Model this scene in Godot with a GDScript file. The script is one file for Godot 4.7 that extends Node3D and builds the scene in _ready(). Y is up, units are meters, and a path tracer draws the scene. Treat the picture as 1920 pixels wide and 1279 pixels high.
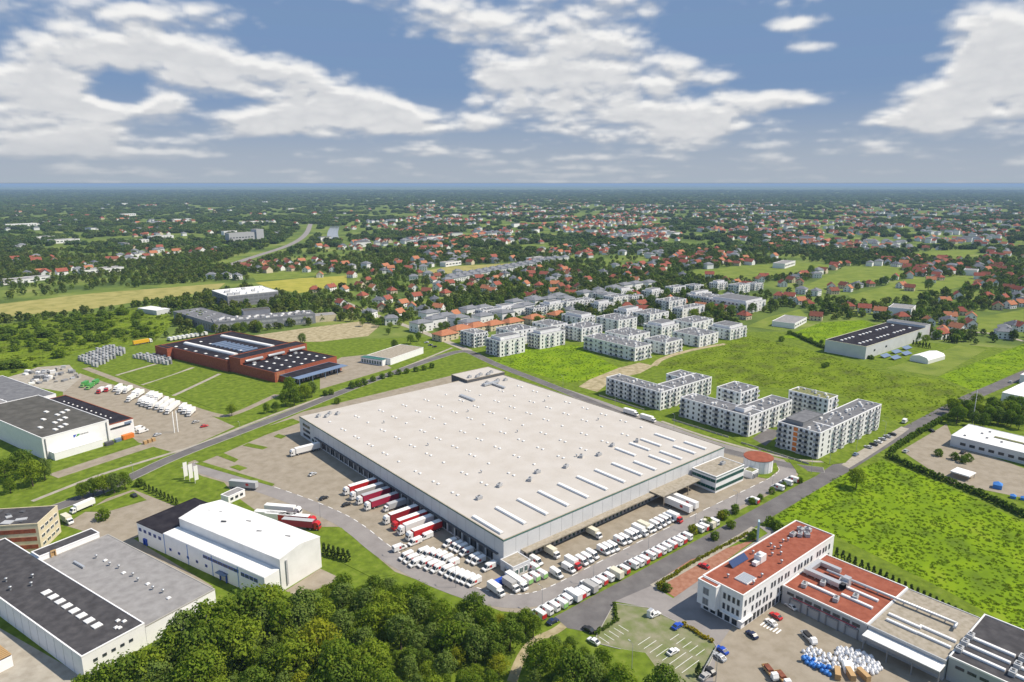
extends Node3D

# outlines of the ground surfaces, x and z in metres
const SHEETS := {
	"right_road": [141, -145, 197.5, -144.6, 251.5, -144.3, 301.9, -144.2, 316.7, -143.7, 336.3, -145.1, 413.9, -144.5, 515, -143.4, 630.7, -136, 600.6, -128.6, 493.3, -136.5, 402.6, -137.3, 333.8, -135.9, 304.4, -135.8, 242, -135.2, 180.1, -135.8, 162.8, -137.9, 155.2, -131.8, 144.6, -131, 140.1, -138],
	"depot_yard": [86.1, -360.1, 107.7, -370.7, 137.7, -387.4, 165.5, -399.6, 217.1, -403, 316.4, -409.8, 315.5, -349.8, 320, -197.6, 322.8, -178.9, 324.2, -164.5, 311.9, -150.2, 297, -147.5, 237.3, -148.1, 171.3, -148.7, 137.2, -150, 129.5, -158.8, 124, -175.6, 114.7, -202.9, 115, -223.6, 115.3, -247, 108.5, -252.8, 98.7, -259.8, 93.4, -284.4, 90.8, -314.8, 85.8, -342.9],
	"meadow_east": [314.6, -137.4, 363.3, -131.4, 353.7, -97.3, 337.5, -62.8, 249.5, -41.4, 257.7, -69.4, 265.8, -111.6, 267.6, -126.2, 252, -133.3],
	"meadow_behind_flats": [421.4, -325.3, 581.3, -343.1, 561.1, -251.9, 539.6, -201, 551.2, -168.5, 527.4, -137.6, 426.4, -143.4, 436, -157.7, 461.9, -199.3, 447.3, -228, 415.6, -265.2, 441, -284.4],
	"meadow_by_junction": [335.1, -419.9, 382.6, -434.9, 429.1, -419.4, 397.3, -341.5, 355.9, -333.5, 337.3, -338.4],
	"meadow_far_right": [560.6, -171.7, 736.8, -162.2, 638.3, -137.9, 537.2, -140.5],
	"playing_field": [555.8, -207.5, 623.8, -199, 693, -199.1, 687.7, -177, 560.6, -171.7],
	"red_terrace": [181.4, -136.1, 205.1, -137.2, 239.3, -129.5, 226.9, -129, 202.7, -127.2, 180.5, -126.2],
	"office_forecourt": [162.8, -137.9, 180.1, -135.8, 179.6, -126.1, 202.7, -127.2, 238.5, -129, 246.6, -129, 249.4, -135.5, 251.6, -130.6, 241.3, -116.9, 211.6, -117.3, 187.4, -74.4, 192.5, -55.6, 145.5, -95.4, 168.6, -101.2, 170.7, -104.5, 168.6, -128.2],
	"staff_car_park": [161.7, -137.2, 168.6, -128.2, 170.7, -104.5, 168.6, -101.2, 147.2, -93.9, 142.6, -100.6, 149.7, -114, 145.4, -119.9, 141.3, -127.6, 145.1, -129.6],
	"recycling_yard": [184.9, -104.9, 217, -103.8, 215.3, -73.8, 215.2, -50.8, 195, -45.6, 144.9, -88, 168.6, -101.2],
	"sand_lot": [205.7, -642.4, 268, -643.1, 335.8, -638.8, 336.9, -605.4, 304.7, -570.6, 259.4, -576.7, 229.9, -601.7],
	"stone_yard": [59.5, -566.1, 74.3, -594.2, 84.4, -552.1, 102.9, -496.3, 116, -446.9, 123.3, -399.6, 85.2, -377.8, 73.7, -407.8, 69.7, -463.4, 54.3, -528.1],
	"pallet_yard": [26.1, -606.7, 45.4, -638.9, 72.3, -628.8, 72.8, -580.1, 57.4, -546],
	"hall_forecourt": [26.9, -323.5, 45.8, -340.4, 57.3, -343.1, 67.7, -311.5, 80.1, -315, 59.5, -296, 46.6, -292.3, 60.3, -236.2, 50.2, -244.8, 34.2, -308.5],
	"hall_side_yard": [78.9, -217.1, 94.5, -222.8, 97.5, -211.5, 80.9, -210.4],
	"factory_yard": [-19.6, -283.3, -2.1, -264.8, 0.1, -256.3, 16.1, -214.9, 12.5, -199.8, -19.8, -227.1],
	"flats_parking": [340.1, -142, 364.6, -145.6, 423, -145.1, 423.7, -141, 411.2, -140, 357.8, -137.9, 338.9, -137.7],
	"flats_court": [335.1, -191.1, 360, -194.8, 363.8, -186.9, 338.6, -181.8, 325.3, -178.8],
	"yellow_field": [-39.4, -1011.2, 56.2, -1011.7, 156.8, -1033.5, 282.8, -1022, 319.8, -1018.6, 291.5, -962.2, 267.4, -946, 183.6, -923.9, 127.1, -900.6, 48.8, -912.2, -37.6, -908],
	"straw_field": [354.6, -996.3, 422, -999.4, 491.9, -980.8, 451, -900.6, 361.9, -860.3, 350.6, -931.4],
	"green_field": [382.4, -1090.2, 440.8, -1084.6, 487.6, -1027.3, 424.5, -1005.2, 362, -1012],
	"field_mid": [588.8, -941.8, 681.4, -977.5, 826.8, -940.8, 779.8, -894.3, 626.2, -884.1],
	"pasture_before_terraces": [907.5, -460.8, 1041, -492.3, 1215.8, -525.8, 1272.1, -478.3, 1165.1, -428.8, 1000.7, -415.3],
	"pasture_below_tall_tree": [888.3, -386.8, 1105.6, -398.6, 1226.6, -351.7, 1139.5, -318.7, 923.1, -330, 842.5, -347.2],
	"narrow_pasture": [918.5, -663.1, 1061.1, -656.6, 1208.5, -618.2, 1211.4, -560.8, 1081.8, -525.1, 923.8, -552.2, 890.4, -603.6],
	"pasture_beside_estate": [617.2, -365, 677.9, -376.6, 750.2, -378.6, 698.5, -339.8, 622.6, -333.6],
	"meadow_behind_hall": [597.7, -317, 693.1, -325.7, 741.4, -303.6, 719.5, -278.5, 605.6, -273],
	"pasture_at_edge": [822.8, -234.8, 945.4, -213.6, 830, -185.1, 763.4, -198.5],
	"distant_pasture": [1492.5, -553.9, 1649.5, -539.1, 1756.1, -480.9, 1503, -452.9],
	"bush_land": [-17.8, -760.6, 44.6, -855.9, 121.3, -867.1, 195, -884.7, 188.6, -770.8, 145.5, -675.8, 91.6, -680.8, 40.4, -622.9, -4.5, -590.3],
	"hall_yard_east": [384, -130.2, 449.6, -129.9, 419.1, -115.9, 405.7, -79.5, 366, -69.8, 358.3, -98.8],
	"store_car_park": [219.7, -491.6, 248, -511.8, 269.2, -505.8, 262.5, -455.4, 194.8, -438.1],
	"sand_track": [355.9, -333.5, 397.3, -341.5, 422.8, -341.4, 423.4, -327.9, 397.9, -320.8, 369.3, -322.2, 338, -308.9, 337.3, -326.1],
}
# centre lines of roads and paths, then their width in metres
const RIBBONS := {
	"near_lawn_path": [[112.5, -488.2, 132.1, -504.8, 154.6, -524.5], 3],
	"middle_lawn_path": [[102.5, -529.8, 122.4, -540.2, 144.8, -557], 3],
	"far_lawn_path": [[94, -569.9, 113.5, -581.3, 134.3, -591.9], 3],
	"back_road": [[339.2, -453.9, 330, -406.8, 325.7, -355.4, 318.7, -295.7, 311.6, -241.6, 309.8, -200, 314.9, -174.2, 319.2, -156, 326.6, -144.6], 7],
	"west_road": [[-7.8, -337.2, 17.7, -341.9, 43.2, -349.8, 60.9, -359.8, 84.1, -373.9, 122.5, -388.5, 165.2, -405.4, 203.3, -422.7, 257.7, -443.2, 308.5, -460.7, 340.9, -467.6, 338.2, -445.1], 7.5],
	"north_street": [[342.1, -461.5, 350.7, -522.8, 357.3, -584.7, 362.1, -663.6, 374.1, -743, 382.1, -809], 7],
	"service_lane": [[85.3, -357.2, 96.4, -328.2, 107.4, -295.6, 115.5, -267.7, 119.4, -245.4, 118.3, -217.1, 121.8, -192.3, 127.4, -173.9, 134, -161.4, 145.2, -154.7, 166.4, -154.6, 196.5, -154.7, 230.8, -154.2, 271, -153.6, 301, -152.9, 315, -156.1, 319.7, -166.4], 8],
	"west_footpath": [[19.5, -359.1, 35, -366.6, 48.7, -372.6, 72.1, -377.5, 98, -383, 107.4, -387.8, 136.3, -400.8, 166.5, -412.6, 230.2, -434.3, 292.7, -460.3, 337.7, -480.6], 2.4],
	"paved_strip": [[30.9, -385.2, 63.5, -396.2, 98.5, -406.6], 9],
	"brick_hall_street": [[80.2, -609.4, 102.3, -508, 120.4, -424.4, 130.5, -421.1, 167.2, -445.1], 5],
	"east_footpath": [[180, -135, 237.9, -134.6, 246.5, -134.9], 3],
	"flats_footpath": [[323.3, -242.8, 320.9, -207.5, 324.5, -173.7, 332.8, -151.7, 345.3, -146.6, 389.5, -146.3, 424, -145.5], 2.2],
	"dirt_path": [[141.8, -140.2, 135.6, -139.3, 127.8, -140.8, 118.8, -136.9, 110.5, -130.8], 3],
	"motorway": [[386, -1227, 494.2, -1370.2, 644.5, -1558.7, 817.3, -1859.6, 1048, -2346.8], 15],
	"canal": [[778.1, -1604.7, 871, -1814.2, 1057.6, -2175], 30],
	"far_lane": [[715.4, -282, 668, -234.2, 739.9, -218.3, 771.8, -200.9, 749.6, -165.3], 5],
	"estate_lane": [[423.4, -327.9, 447, -339, 493.7, -341, 532.7, -334.6], 5],
	"dock_lane_north": [[324.6, -359.9, 323.7, -300.4, 319.3, -243.7, 316.1, -200.8, 319.8, -183.5], 5],
}
# mown grass laid over the paving
const LAWNS := {
	"grass_island_gate": [64.6, -355.1, 80.8, -361.1, 82.4, -348.4, 92.4, -323.5, 91.3, -301.9, 86.7, -298.8, 69.5, -309.9, 63.2, -329.2, 59.1, -346.2],
	"grass_island_north": [89.9, -364.3, 108.5, -373.1, 137.7, -387.4, 155, -391.3, 156.4, -381.3, 132.6, -374.3, 108.1, -363.4, 91, -356.1],
	"grass_strip_gate": [88.5, -356.4, 92, -357, 110.3, -306.1, 108.4, -304.5],
	"grass_corner_hall": [107.3, -251.3, 114.9, -246.2, 114, -221.8, 113.6, -201.1, 106.4, -204, 102.5, -221.4, 99.7, -233.9],
	"yard_grass_strip_near_gate": [100.3, -362.2, 104.1, -363.8, 107.5, -347.6, 104.8, -345.3],
	"yard_grass_strip_middle": [116.1, -365.7, 119.7, -367.8, 125.7, -354.6, 122.3, -353.4],
	"yard_grass_strip_far": [134.4, -368.4, 138.1, -370.8, 140.2, -364.5, 136.3, -362.4],
	"yard_grass_strip_by_lane": [100.6, -340.8, 104.7, -340.9, 107.2, -333.5, 103.1, -332.6],
	"tank_lawn": [292.7, -164, 295.8, -157.2, 309.3, -159.2, 317.1, -165, 311.4, -166.2],
	"depot_verge_lawn": [325.8, -163.1, 320.8, -151.2, 314.3, -144.1, 303.6, -145.1, 313.1, -150.9],
	"hall_lawn": [34.2, -333.1, 56.8, -340.6, 59.3, -326.8, 43.1, -325.6],
	"brick_hall_lawn": [114.9, -484.6, 154.5, -520.6, 178.8, -455, 135.2, -434.9, 123.8, -440.4],
	"brick_hall_lawn_middle": [103.6, -528.8, 145.2, -554.5, 151.9, -524.8, 113, -494.1],
	"brick_hall_lawn_far": [96.4, -569.7, 134.8, -589.2, 143, -560.6, 101.9, -533.7],
	"flats_lawn": [337.9, -152.9, 374.6, -151.4, 426.5, -149.4, 424, -145.5, 361.6, -144.3, 344.3, -142, 335.3, -146],
	"flats_court_lawn": [331.8, -206, 339.2, -192, 332.8, -178.5, 324.8, -183.3],
	"car_park_lawn": [145.4, -119.9, 149.7, -114, 142.6, -97.8, 127.1, -110.9, 135.8, -121],
}
# vans backed up to the docks of the west wall
const VANS_DOCK := [
	[141.2, -205.3],
	[141.6, -201.8],
	[142.1, -199.1],
	[142.1, -195.6],
	[141.4, -190.2],
	[141.9, -187.6],
	[142.4, -181.7],
]
# vans in the pool by the west wall
const VANS_POOL := [
	[129.1, -206.6],
	[130.3, -204.1],
	[131.5, -201.6],
	[132.4, -199],
	[133, -196.1],
	[133.2, -192.4],
	[122.8, -208.1],
	[123, -204.9],
	[123.1, -201.6],
	[125.5, -199.2],
	[126.4, -196.1],
	[127.3, -193.2],
	[129, -190.2],
	[129.4, -187.1],
	[130, -184.6],
	[130.7, -182.2],
	[131.3, -179.9],
	[132.1, -177.4],
	[124.2, -215.1],
	[131.2, -215.1],
	[137, -215.9],
]
# white vans with green tails by the corner office
const VANS_GREEN := [
	[154.7, -171.3],
	[144.4, -166.7],
	[147.4, -166.8],
	[150.7, -166.5],
	[153.9, -166],
]
# vans in the row before the south wall
const VANS_MID := [
	[158.5, -173.3],
	[158.4, -162.2],
	[164.3, -161.9],
	[171.6, -162.2],
	[174.6, -162.2],
	[178, -162.7],
	[183.6, -162.2],
	[186.1, -161.9],
	[188.6, -161.6],
	[194.1, -162.9],
	[196.7, -162.4],
	[200.6, -162.9],
	[203.1, -162.7],
	[211.6, -161.9],
	[215.2, -161.9],
	[218.4, -162],
	[221.6, -162.2],
	[224.6, -162.2],
]
# vans parked along the verge
const VANS_VERGE := [
	[137.2, -148.7],
	[140.5, -148.8],
	[143.7, -148.8],
	[146.9, -148.5],
	[149.9, -149],
	[155.5, -148.4],
	[157.8, -148.5],
	[164.5, -149.1],
	[167.5, -149.1],
	[171.1, -148.9],
	[179.1, -148.6],
	[184.3, -148.7],
	[187.1, -148.5],
	[190, -148.3],
	[194.3, -148.7],
	[197.4, -148.5],
	[200.6, -148.5],
	[203.9, -148.5],
	[207.3, -148.5],
	[210.6, -148.4],
	[213.4, -148.3],
	[217.3, -148.4],
	[226.2, -149],
	[229.1, -148.6],
	[236.1, -148.4],
	[267.3, -148.4],
	[288.7, -148.2],
	[296.8, -148.4],
	[302.4, -148.2],
]
# small box trucks: x, z, heading, colour
const BOX_TRUCKS := [
	[134.7, -168, -90, "white"],
	[140.5, -166.7, -90, "grey"],
	[143.4, -167.1, -90, "long"],
	[167.5, -162.8, -90, "red"],
	[206.1, -162.6, -90, "white"],
	[209.9, -163, -90, "cream"],
	[226.3, -160.4, -90, "red"],
	[166.9, -173.4, -90, "cream"],
	[190.2, -173.2, -90, "cream"],
	[152.7, -148.5, 90, "white"],
	[160.7, -148.5, 90, "grey"],
	[174.2, -148.2, 90, "cream"],
	[231.9, -148.2, 90, "cream"],
]
# front bumpers of trucks at the west docks: x, z, cab, curtain
const TRUCKS_DOCK := [
	[128.2, -273.5, "white", "red"],
	[132.7, -266.9, "white", "grey"],
	[131.6, -260.9, "white", "crimson"],
	[130.7, -253.5, "white", "crimson"],
	[130.6, -237.1, "white", "darkred"],
	[130.3, -230.2, "red", "red"],
	[130.4, -225.3, "white", "white"],
	[129.8, -219, "white", "red"],
]
# cars: x, z, heading, colour
const CARS := [
	[156.1, -108.5, -5, "white"],
	[167.4, -115.3, 0, "blue"],
	[166.8, -123.9, -8, "white"],
	[141.2, -127.6, 95, "white"],
	[144.2, -132.7, 95, "black"],
	[138.3, -143.1, 0, "navy"],
	[168.2, -99.3, 80, "blue"],
	[164.9, -97.9, 80, "silver"],
	[157.5, -96.5, 80, "black"],
	[154.4, -95.9, 0, "grey"],
	[196.7, -97.5, 80, "red"],
	[192.3, -96.7, 75, "white"],
	[181.9, -97.4, 75, "navy"],
	[204.6, -130.9, 95, "red"],
	[205.5, -97, 75, "white"],
	[206.9, -92.3, 80, "silver"],
	[358.6, -143, 0, "steel"],
	[374.4, -143.4, 85, "silver"],
	[380.7, -143.2, 85, "black"],
	[386.8, -143.3, 85, "white"],
	[392.9, -143.5, 85, "silver"],
	[399.3, -143.5, 85, "silver"],
	[405, -143.1, 90, "black"],
	[121.1, -275.9, 10, "black"],
	[128.6, -304.2, 15, "silver"],
	[55.8, -334.6, 100, "black"],
	[107.8, -421.5, 10, "grey"],
	[109.4, -410.4, 0, "red"],
	[84.5, -412.9, 20, "silver"],
	[383.5, -127.7, 0, "silver"],
	[405.1, -107.5, 0, "black"],
	[428.7, -131.1, 60, "black"],
	[582.3, -132.2, 10, "silver"],
	[327.4, -499.3, 150, "navy"],
	[326.8, -491.8, 150, "black"],
	[330.7, -510.3, 150, "silver"],
	[126.1, -263.3, 0, "black"],
]
# flat bed trucks in the recycling yard
const PICKUPS := [
	[193.9, -84.8, 60],
	[170.1, -84.4, 60],
	[170.4, -80.6, 60],
]
# box trucks parked beside the white factory
const LOT_TRUCKS := [
	[76.3, -527.9, "red"],
	[81, -529, "red"],
	[86.7, -526.8, "white"],
	[87.2, -518.6, "white"],
	[91.1, -517.9, "white"],
	[88.5, -495.3, "white"],
	[93.2, -505.9, "white"],
	[94.9, -502, "white"],
	[92.6, -484.8, "white"],
	[93.4, -479.5, "white"],
	[95, -475.8, "white"],
	[95.8, -470.7, "white"],
	[99.1, -493.6, "white"],
	[100.8, -489.7, "white"],
	[102, -483.9, "white"],
	[98.4, -466, "white"],
	[99.6, -459.3, "white"],
	[101.2, -452.4, "white"],
	[103.3, -473.3, "white"],
	[104.8, -466.3, "white"],
	[106.2, -459.4, "white"],
	[108.6, -451.7, "white"],
	[109.4, -445.5, "white"],
	[110.2, -439.4, "white"],
	[70.7, -552.2, "green"],
	[72.6, -543.7, "green"],
	[77.2, -551.9, "green"],
]
# trucks in the row behind the brick hall
const FAR_ROW := [
	[156.6, -669.3],
	[160.4, -669.8],
	[164.3, -670.3],
	[168.2, -670.8],
	[172.2, -671.4],
	[176.2, -671.9],
	[180.2, -672.4],
	[184.3, -673],
	[188.4, -673.5],
]
# single broadleaf trees: x, z, height
const TREES := [
	[12.6, -390.9, 11],
	[19.8, -392.9, 13],
	[21.9, -377.7, 12],
	[27.3, -382.5, 10],
	[13, -375.4, 7],
	[37.5, -347.4, 7],
	[41.7, -347.4, 8],
	[45.7, -345.5, 9],
	[49.8, -344.3, 9],
	[54.5, -345.5, 8],
	[161.3, -417.1, 10],
	[166.6, -415.4, 11],
	[175.7, -419.5, 11],
	[182.7, -424.2, 10],
	[171.7, -433.5, 13],
	[146.9, -411.3, 6],
	[152.7, -410.4, 6],
	[128.6, -420.1, 7],
	[41.4, -199.2, 16],
	[47.1, -197.5, 17],
	[52.6, -196.1, 16],
	[59.4, -196.9, 17],
	[65.3, -197, 15],
	[9.7, -197.2, 9],
	[14.8, -194.8, 11],
	[19.6, -193.3, 13],
	[24.5, -191.7, 14],
	[29.9, -191.5, 14],
	[34.4, -194.8, 12],
	[36.6, -195.9, 14],
	[48, -189.2, 15],
	[42.7, -189.2, 15],
	[53.8, -185.7, 15],
	[30.8, -186.9, 12],
	[128.6, -141.7, 7],
	[127.6, -144.4, 8],
	[124.3, -147.1, 7],
	[318.1, -125, 9],
	[296.2, -507.9, 8],
	[317.6, -516.3, 8],
	[328.9, -520.8, 8],
	[338, -625.9, 9],
	[322.5, -614.1, 8],
	[243.7, -578.9, 9],
	[315.7, -768.5, 10],
	[469.5, -132, 8],
	[480.3, -129.5, 8],
	[479.6, -123.5, 8],
	[473.3, -116, 8],
	[472.7, -110.4, 8],
	[473.3, -103.8, 8],
	[471.5, -99.4, 8],
	[497.4, -128.8, 9],
	[496.6, -119.8, 9],
	[494.7, -110.7, 9],
	[461, -126.4, 8],
	[797, -264.2, 8],
	[643, -426.2, 12],
	[646.5, -415.1, 12],
	[650, -404.2, 12],
	[664.2, -400.2, 11],
	[684.4, -399.5, 11],
	[604.2, -419.5, 11],
	[1015.4, -338, 15],
	[1056, -520.9, 14],
	[1023.7, -395.9, 12],
	[633.9, -499.6, 13],
	[643.6, -540.1, 12],
	[646.3, -563.9, 12],
	[694.6, -523.2, 12],
	[709.8, -510.3, 11],
	[675.4, -228, 8],
	[669.3, -219.1, 8],
	[481.3, -138.2, 7],
	[475.7, -125.5, 8],
	[470.4, -113.5, 9],
	[503.9, -112.3, 10],
	[462.9, -129.9, 7],
	[458, -117.9, 8],
	[490.5, -116.9, 9],
	[484.7, -105.1, 10],
	[483.1, -133.9, 7],
	[477.4, -121.4, 8],
	[472.1, -109.6, 9],
	[505.5, -108.2, 10],
	[464.6, -125.8, 7],
	[459.7, -114.1, 8],
	[492.2, -112.9, 9],
	[486.4, -101.3, 10],
	[484.8, -129.7, 7],
	[479.1, -117.4, 8],
	[473.8, -105.8, 9],
	[471.7, -134.2, 10],
	[466.4, -121.8, 7],
	[500, -121, 8],
	[493.8, -108.9, 9],
	[454, -126.2, 10],
	[486.6, -125.6, 7],
	[480.8, -113.4, 8],
]
# single bushes: x, z, height
const SHRUBS := [
	[191.1, -421.8, 4],
	[195.2, -421.5, 4],
	[213.1, -426, 5],
	[218.4, -426.6, 5],
	[223.5, -427.5, 5],
	[233.1, -431.8, 4],
	[241.7, -433.7, 4],
	[249.1, -434.9, 4],
	[257, -435.9, 4],
	[263.2, -434.6, 4],
	[270.9, -434.1, 4],
	[278.1, -434, 4],
	[286.3, -435.3, 4],
	[189.5, -400.4, 4],
	[225.4, -140.1, 3.5],
	[238.8, -141.4, 3.5],
	[232, -147.1, 4],
	[244.2, -147.9, 4],
	[252, -147.7, 4],
	[265.6, -147.7, 3],
	[271.7, -147.3, 3],
	[282.4, -147.7, 3],
	[292.1, -147, 3],
	[303.6, -145.1, 3],
	[223.2, -148.8, 4],
	[233.3, -149.1, 4],
	[242.7, -148.5, 4],
	[180.9, -132.2, 3],
	[181.5, -130.3, 3],
	[237.6, -130.9, 3],
	[240.4, -131.3, 3],
	[253.7, -131.9, 4],
	[252.4, -128.7, 4],
	[250.8, -125.5, 4],
	[60.7, -344.9, 4],
	[40.7, -318, 5],
	[712.8, -347.1, 5],
	[519.4, -238.4, 4],
	[524.1, -238.5, 4],
	[614.4, -318.2, 4],
	[611, -305.8, 4],
	[601.3, -290.6, 4],
	[598.3, -279.2, 4],
	[580.9, -307.8, 5],
	[584, -244.6, 4],
	[391.1, -114.5, 4],
	[390.3, -103.1, 4],
	[395.6, -102.3, 4],
	[391.9, -107.2, 4],
]
# narrow thujas in rows: x, z, height
const THUJAS := [
	[61.7, -339.4, 3.6],
	[62.6, -335.9, 3.6],
	[63.5, -332.5, 3.6],
	[64.3, -329.2, 3.6],
	[65.2, -325.9, 3.6],
	[66, -322.6, 3.6],
	[66.8, -319.4, 3.6],
	[67.6, -316.2, 3.6],
	[68.4, -313, 3.6],
	[100.1, -231, 5],
	[101.1, -228.8, 5],
	[102, -226.7, 5],
	[103, -224.6, 5],
	[103.9, -222.5, 5],
	[104.8, -220.4, 5],
	[249.5, -102.2, 4.2],
	[249, -99.6, 4.2],
	[248.6, -97.1, 4.2],
	[248.1, -94.6, 4.2],
	[247.7, -92.1, 4.2],
	[247.3, -89.7, 4.2],
	[246.8, -87.4, 4.2],
	[246.4, -85, 4.2],
	[246, -82.7, 4.2],
	[245.6, -80.4, 4.2],
	[245.2, -78.2, 4.2],
	[244.8, -76, 4.2],
	[244.5, -73.9, 4.2],
	[244.1, -71.7, 4.2],
	[243.7, -69.6, 4.2],
	[243.4, -67.6, 4.2],
	[243, -65.5, 4.2],
	[242.6, -63.5, 4.2],
	[242.3, -61.6, 4.2],
	[242, -59.6, 4.2],
	[241.6, -57.7, 4.2],
	[241.3, -55.8, 4.2],
	[241, -53.9, 4.2],
	[240.6, -52.1, 4.2],
	[240.3, -50.3, 4.2],
	[240, -48.5, 4.2],
	[239.7, -46.7, 4.2],
	[239.4, -45, 4.2],
	[239.1, -43.3, 4.2],
	[238.8, -41.6, 4.2],
	[153.5, -97.6, 4.5],
	[654.2, -223.7, 5],
	[653.7, -220.9, 5],
	[653.2, -218.2, 5],
	[652.8, -215.4, 5],
	[652.3, -212.7, 5],
	[651.8, -210, 5],
	[694, -212.3, 6],
	[693.8, -209.6, 6],
	[693.6, -207, 6],
	[693.4, -204.3, 6],
	[693.2, -201.7, 6],
]
# stands of trees in the foreground
const WOODS := {
	"wood": [33.6, -182, 50, -203.1, 66.7, -202.9, 77.1, -201.6, 90.7, -198, 100.6, -193.7, 107.5, -183.8, 113.8, -170.6, 119.9, -158, 124.1, -145.6, 117.2, -139.9, 110.8, -136, 97.6, -127.9],
	"copse": [117.9, -128.6, 130.3, -131.4, 135.9, -128.9, 134.4, -117.6, 134.5, -107.4, 136, -95.5, 105.8, -118.5],
}
# centre lines of hedges
const HEDGES := {
	"field_hedge": [369.3, -132, 363.1, -117.2, 357.7, -98.6, 352.1, -81.6, 343.2, -64.2],
	"roadside_hedge": [375.3, -132.7, 416.8, -134.2, 460.2, -133.4],
	"yellow_hedge": [170.1, -115.6, 169.7, -108.8, 169.8, -102.5],
	"terrace_hedge": [181.1, -134.2, 204.3, -135.4, 228.1, -134.5, 240.7, -133.9],
	"scrub_line": [618.9, -320.6, 584.2, -272.3, 578.7, -246.7, 575.3, -223.7],
	"car_park_hedge": [144.4, -130.1, 154.8, -130.3, 161.7, -137.2],
}
# flat roofed blocks of the estate: x, z of the near corner, length along x, length along -z, height
const ESTATE := [
	[348.2, -427.7, 27.6, 17.9, 13],
	[352.1, -468.1, 15.5, 19.7, 12],
	[381.6, -450.1, 27.3, 23.9, 13],
	[392.1, -426.5, 30.3, 15, 12.5],
	[423.2, -446.6, 21.8, 24.8, 13],
	[440, -423.2, 27.2, 21.5, 12],
	[476, -458.7, 20, 27.5, 12],
	[458.3, -344, 23.3, 23, 10],
	[503.5, -341.9, 28.7, 28.7, 9.5],
	[549, -340.4, 26.8, 24, 9.5],
	[454.6, -380.6, 29, 27.7, 10],
	[422.3, -346.5, 20.5, 56.9, 11],
	[508.7, -387, 26.1, 21.4, 10],
	[545.7, -379.8, 34.9, 22.2, 10],
	[540.4, -426.1, 30.2, 22.5, 12],
	[536, -452.8, 24.9, 17, 12],
	[493.6, -426.4, 27.3, 29, 12],
	[619.6, -462.9, 31.2, 19, 12],
	[688.7, -476.5, 32.4, 13, 11],
	[597, -428.4, 40, 13, 11],
	[681.4, -418.4, 36.6, 32.9, 11],
	[677.9, -403, 40, 48, 11],
	[682.1, -446.5, 27.5, 36, 11],
	[487.6, -541.4, 20, 13, 8.5],
	[513.6, -543.9, 23, 16, 9.5],
	[537.1, -541, 26, 13, 10.5],
	[565.5, -543.6, 20, 16, 8.5],
	[557.3, -511.1, 23, 13, 9.5],
	[600.6, -527.7, 26, 16, 10.5],
	[631.4, -525.6, 20, 13, 8.5],
	[673.9, -530.1, 23, 16, 9.5],
	[717.8, -530.9, 26, 13, 10.5],
	[760.8, -529, 20, 16, 8.5],
	[799.8, -520.2, 23, 13, 9.5],
	[797.2, -486.5, 26, 16, 10.5],
	[838, -487.9, 20, 13, 8.5],
	[457.4, -559, 23, 16, 9.5],
	[431.4, -558, 26, 13, 10.5],
	[615.9, -558.5, 20, 16, 8.5],
	[651.4, -559.7, 23, 13, 9.5],
]
# grey roofed villas of the estate
const VILLAS := [
	[356.2, -558.6],
	[377.7, -567.4],
	[394.4, -574.6],
	[392.1, -598.7],
	[399.3, -556.1],
	[395, -532.4],
	[424.5, -549.1],
	[438.6, -590.8],
	[449.1, -562.2],
	[452.1, -548],
	[480.3, -563.8],
	[499.8, -568.3],
	[531.8, -585.9],
	[551.1, -583.8],
	[573.9, -594],
	[565.5, -571.6],
	[615.9, -589.7],
	[628.6, -579],
	[505.9, -594],
	[536.6, -596],
	[453.5, -586.4],
	[676, -594.8],
	[704.3, -600.9],
	[726.4, -601],
	[748, -595.6],
	[623.8, -556.9],
]
# grey roofed houses along the far lane
const TERRACES := [
	[560.7, -807.9],
	[576.5, -813.1],
	[592.8, -818.4],
	[609.6, -823.9],
	[626.9, -829.5],
	[644.6, -835.3],
	[662.9, -841.3],
	[681.8, -847.4],
	[701.3, -853.8],
	[721.3, -860.3],
	[742, -867.1],
	[763.4, -874.1],
	[785.5, -881.3],
	[808.4, -888.8],
	[832, -896.5],
	[856.4, -904.4],
	[881.8, -912.7],
	[908, -921.3],
	[587.4, -836.5],
	[603.6, -841.3],
	[620.2, -846.3],
	[637.2, -851.4],
	[654.8, -856.6],
	[672.8, -862],
	[691.3, -867.5],
	[710.4, -873.2],
	[730.1, -879.1],
	[750.4, -885.1],
	[771.2, -891.4],
	[792.7, -897.8],
	[814.9, -904.4],
	[837.8, -911.2],
	[861.5, -918.3],
	[885.9, -925.6],
]
# orange roofed houses beside the estate
const ORANGE := [
	[352.5, -512.4],
	[376.2, -522.5],
	[395.7, -522],
	[414.6, -519.2],
	[466.2, -517.5],
	[499, -516.1],
	[437.1, -517.2],
]
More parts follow.
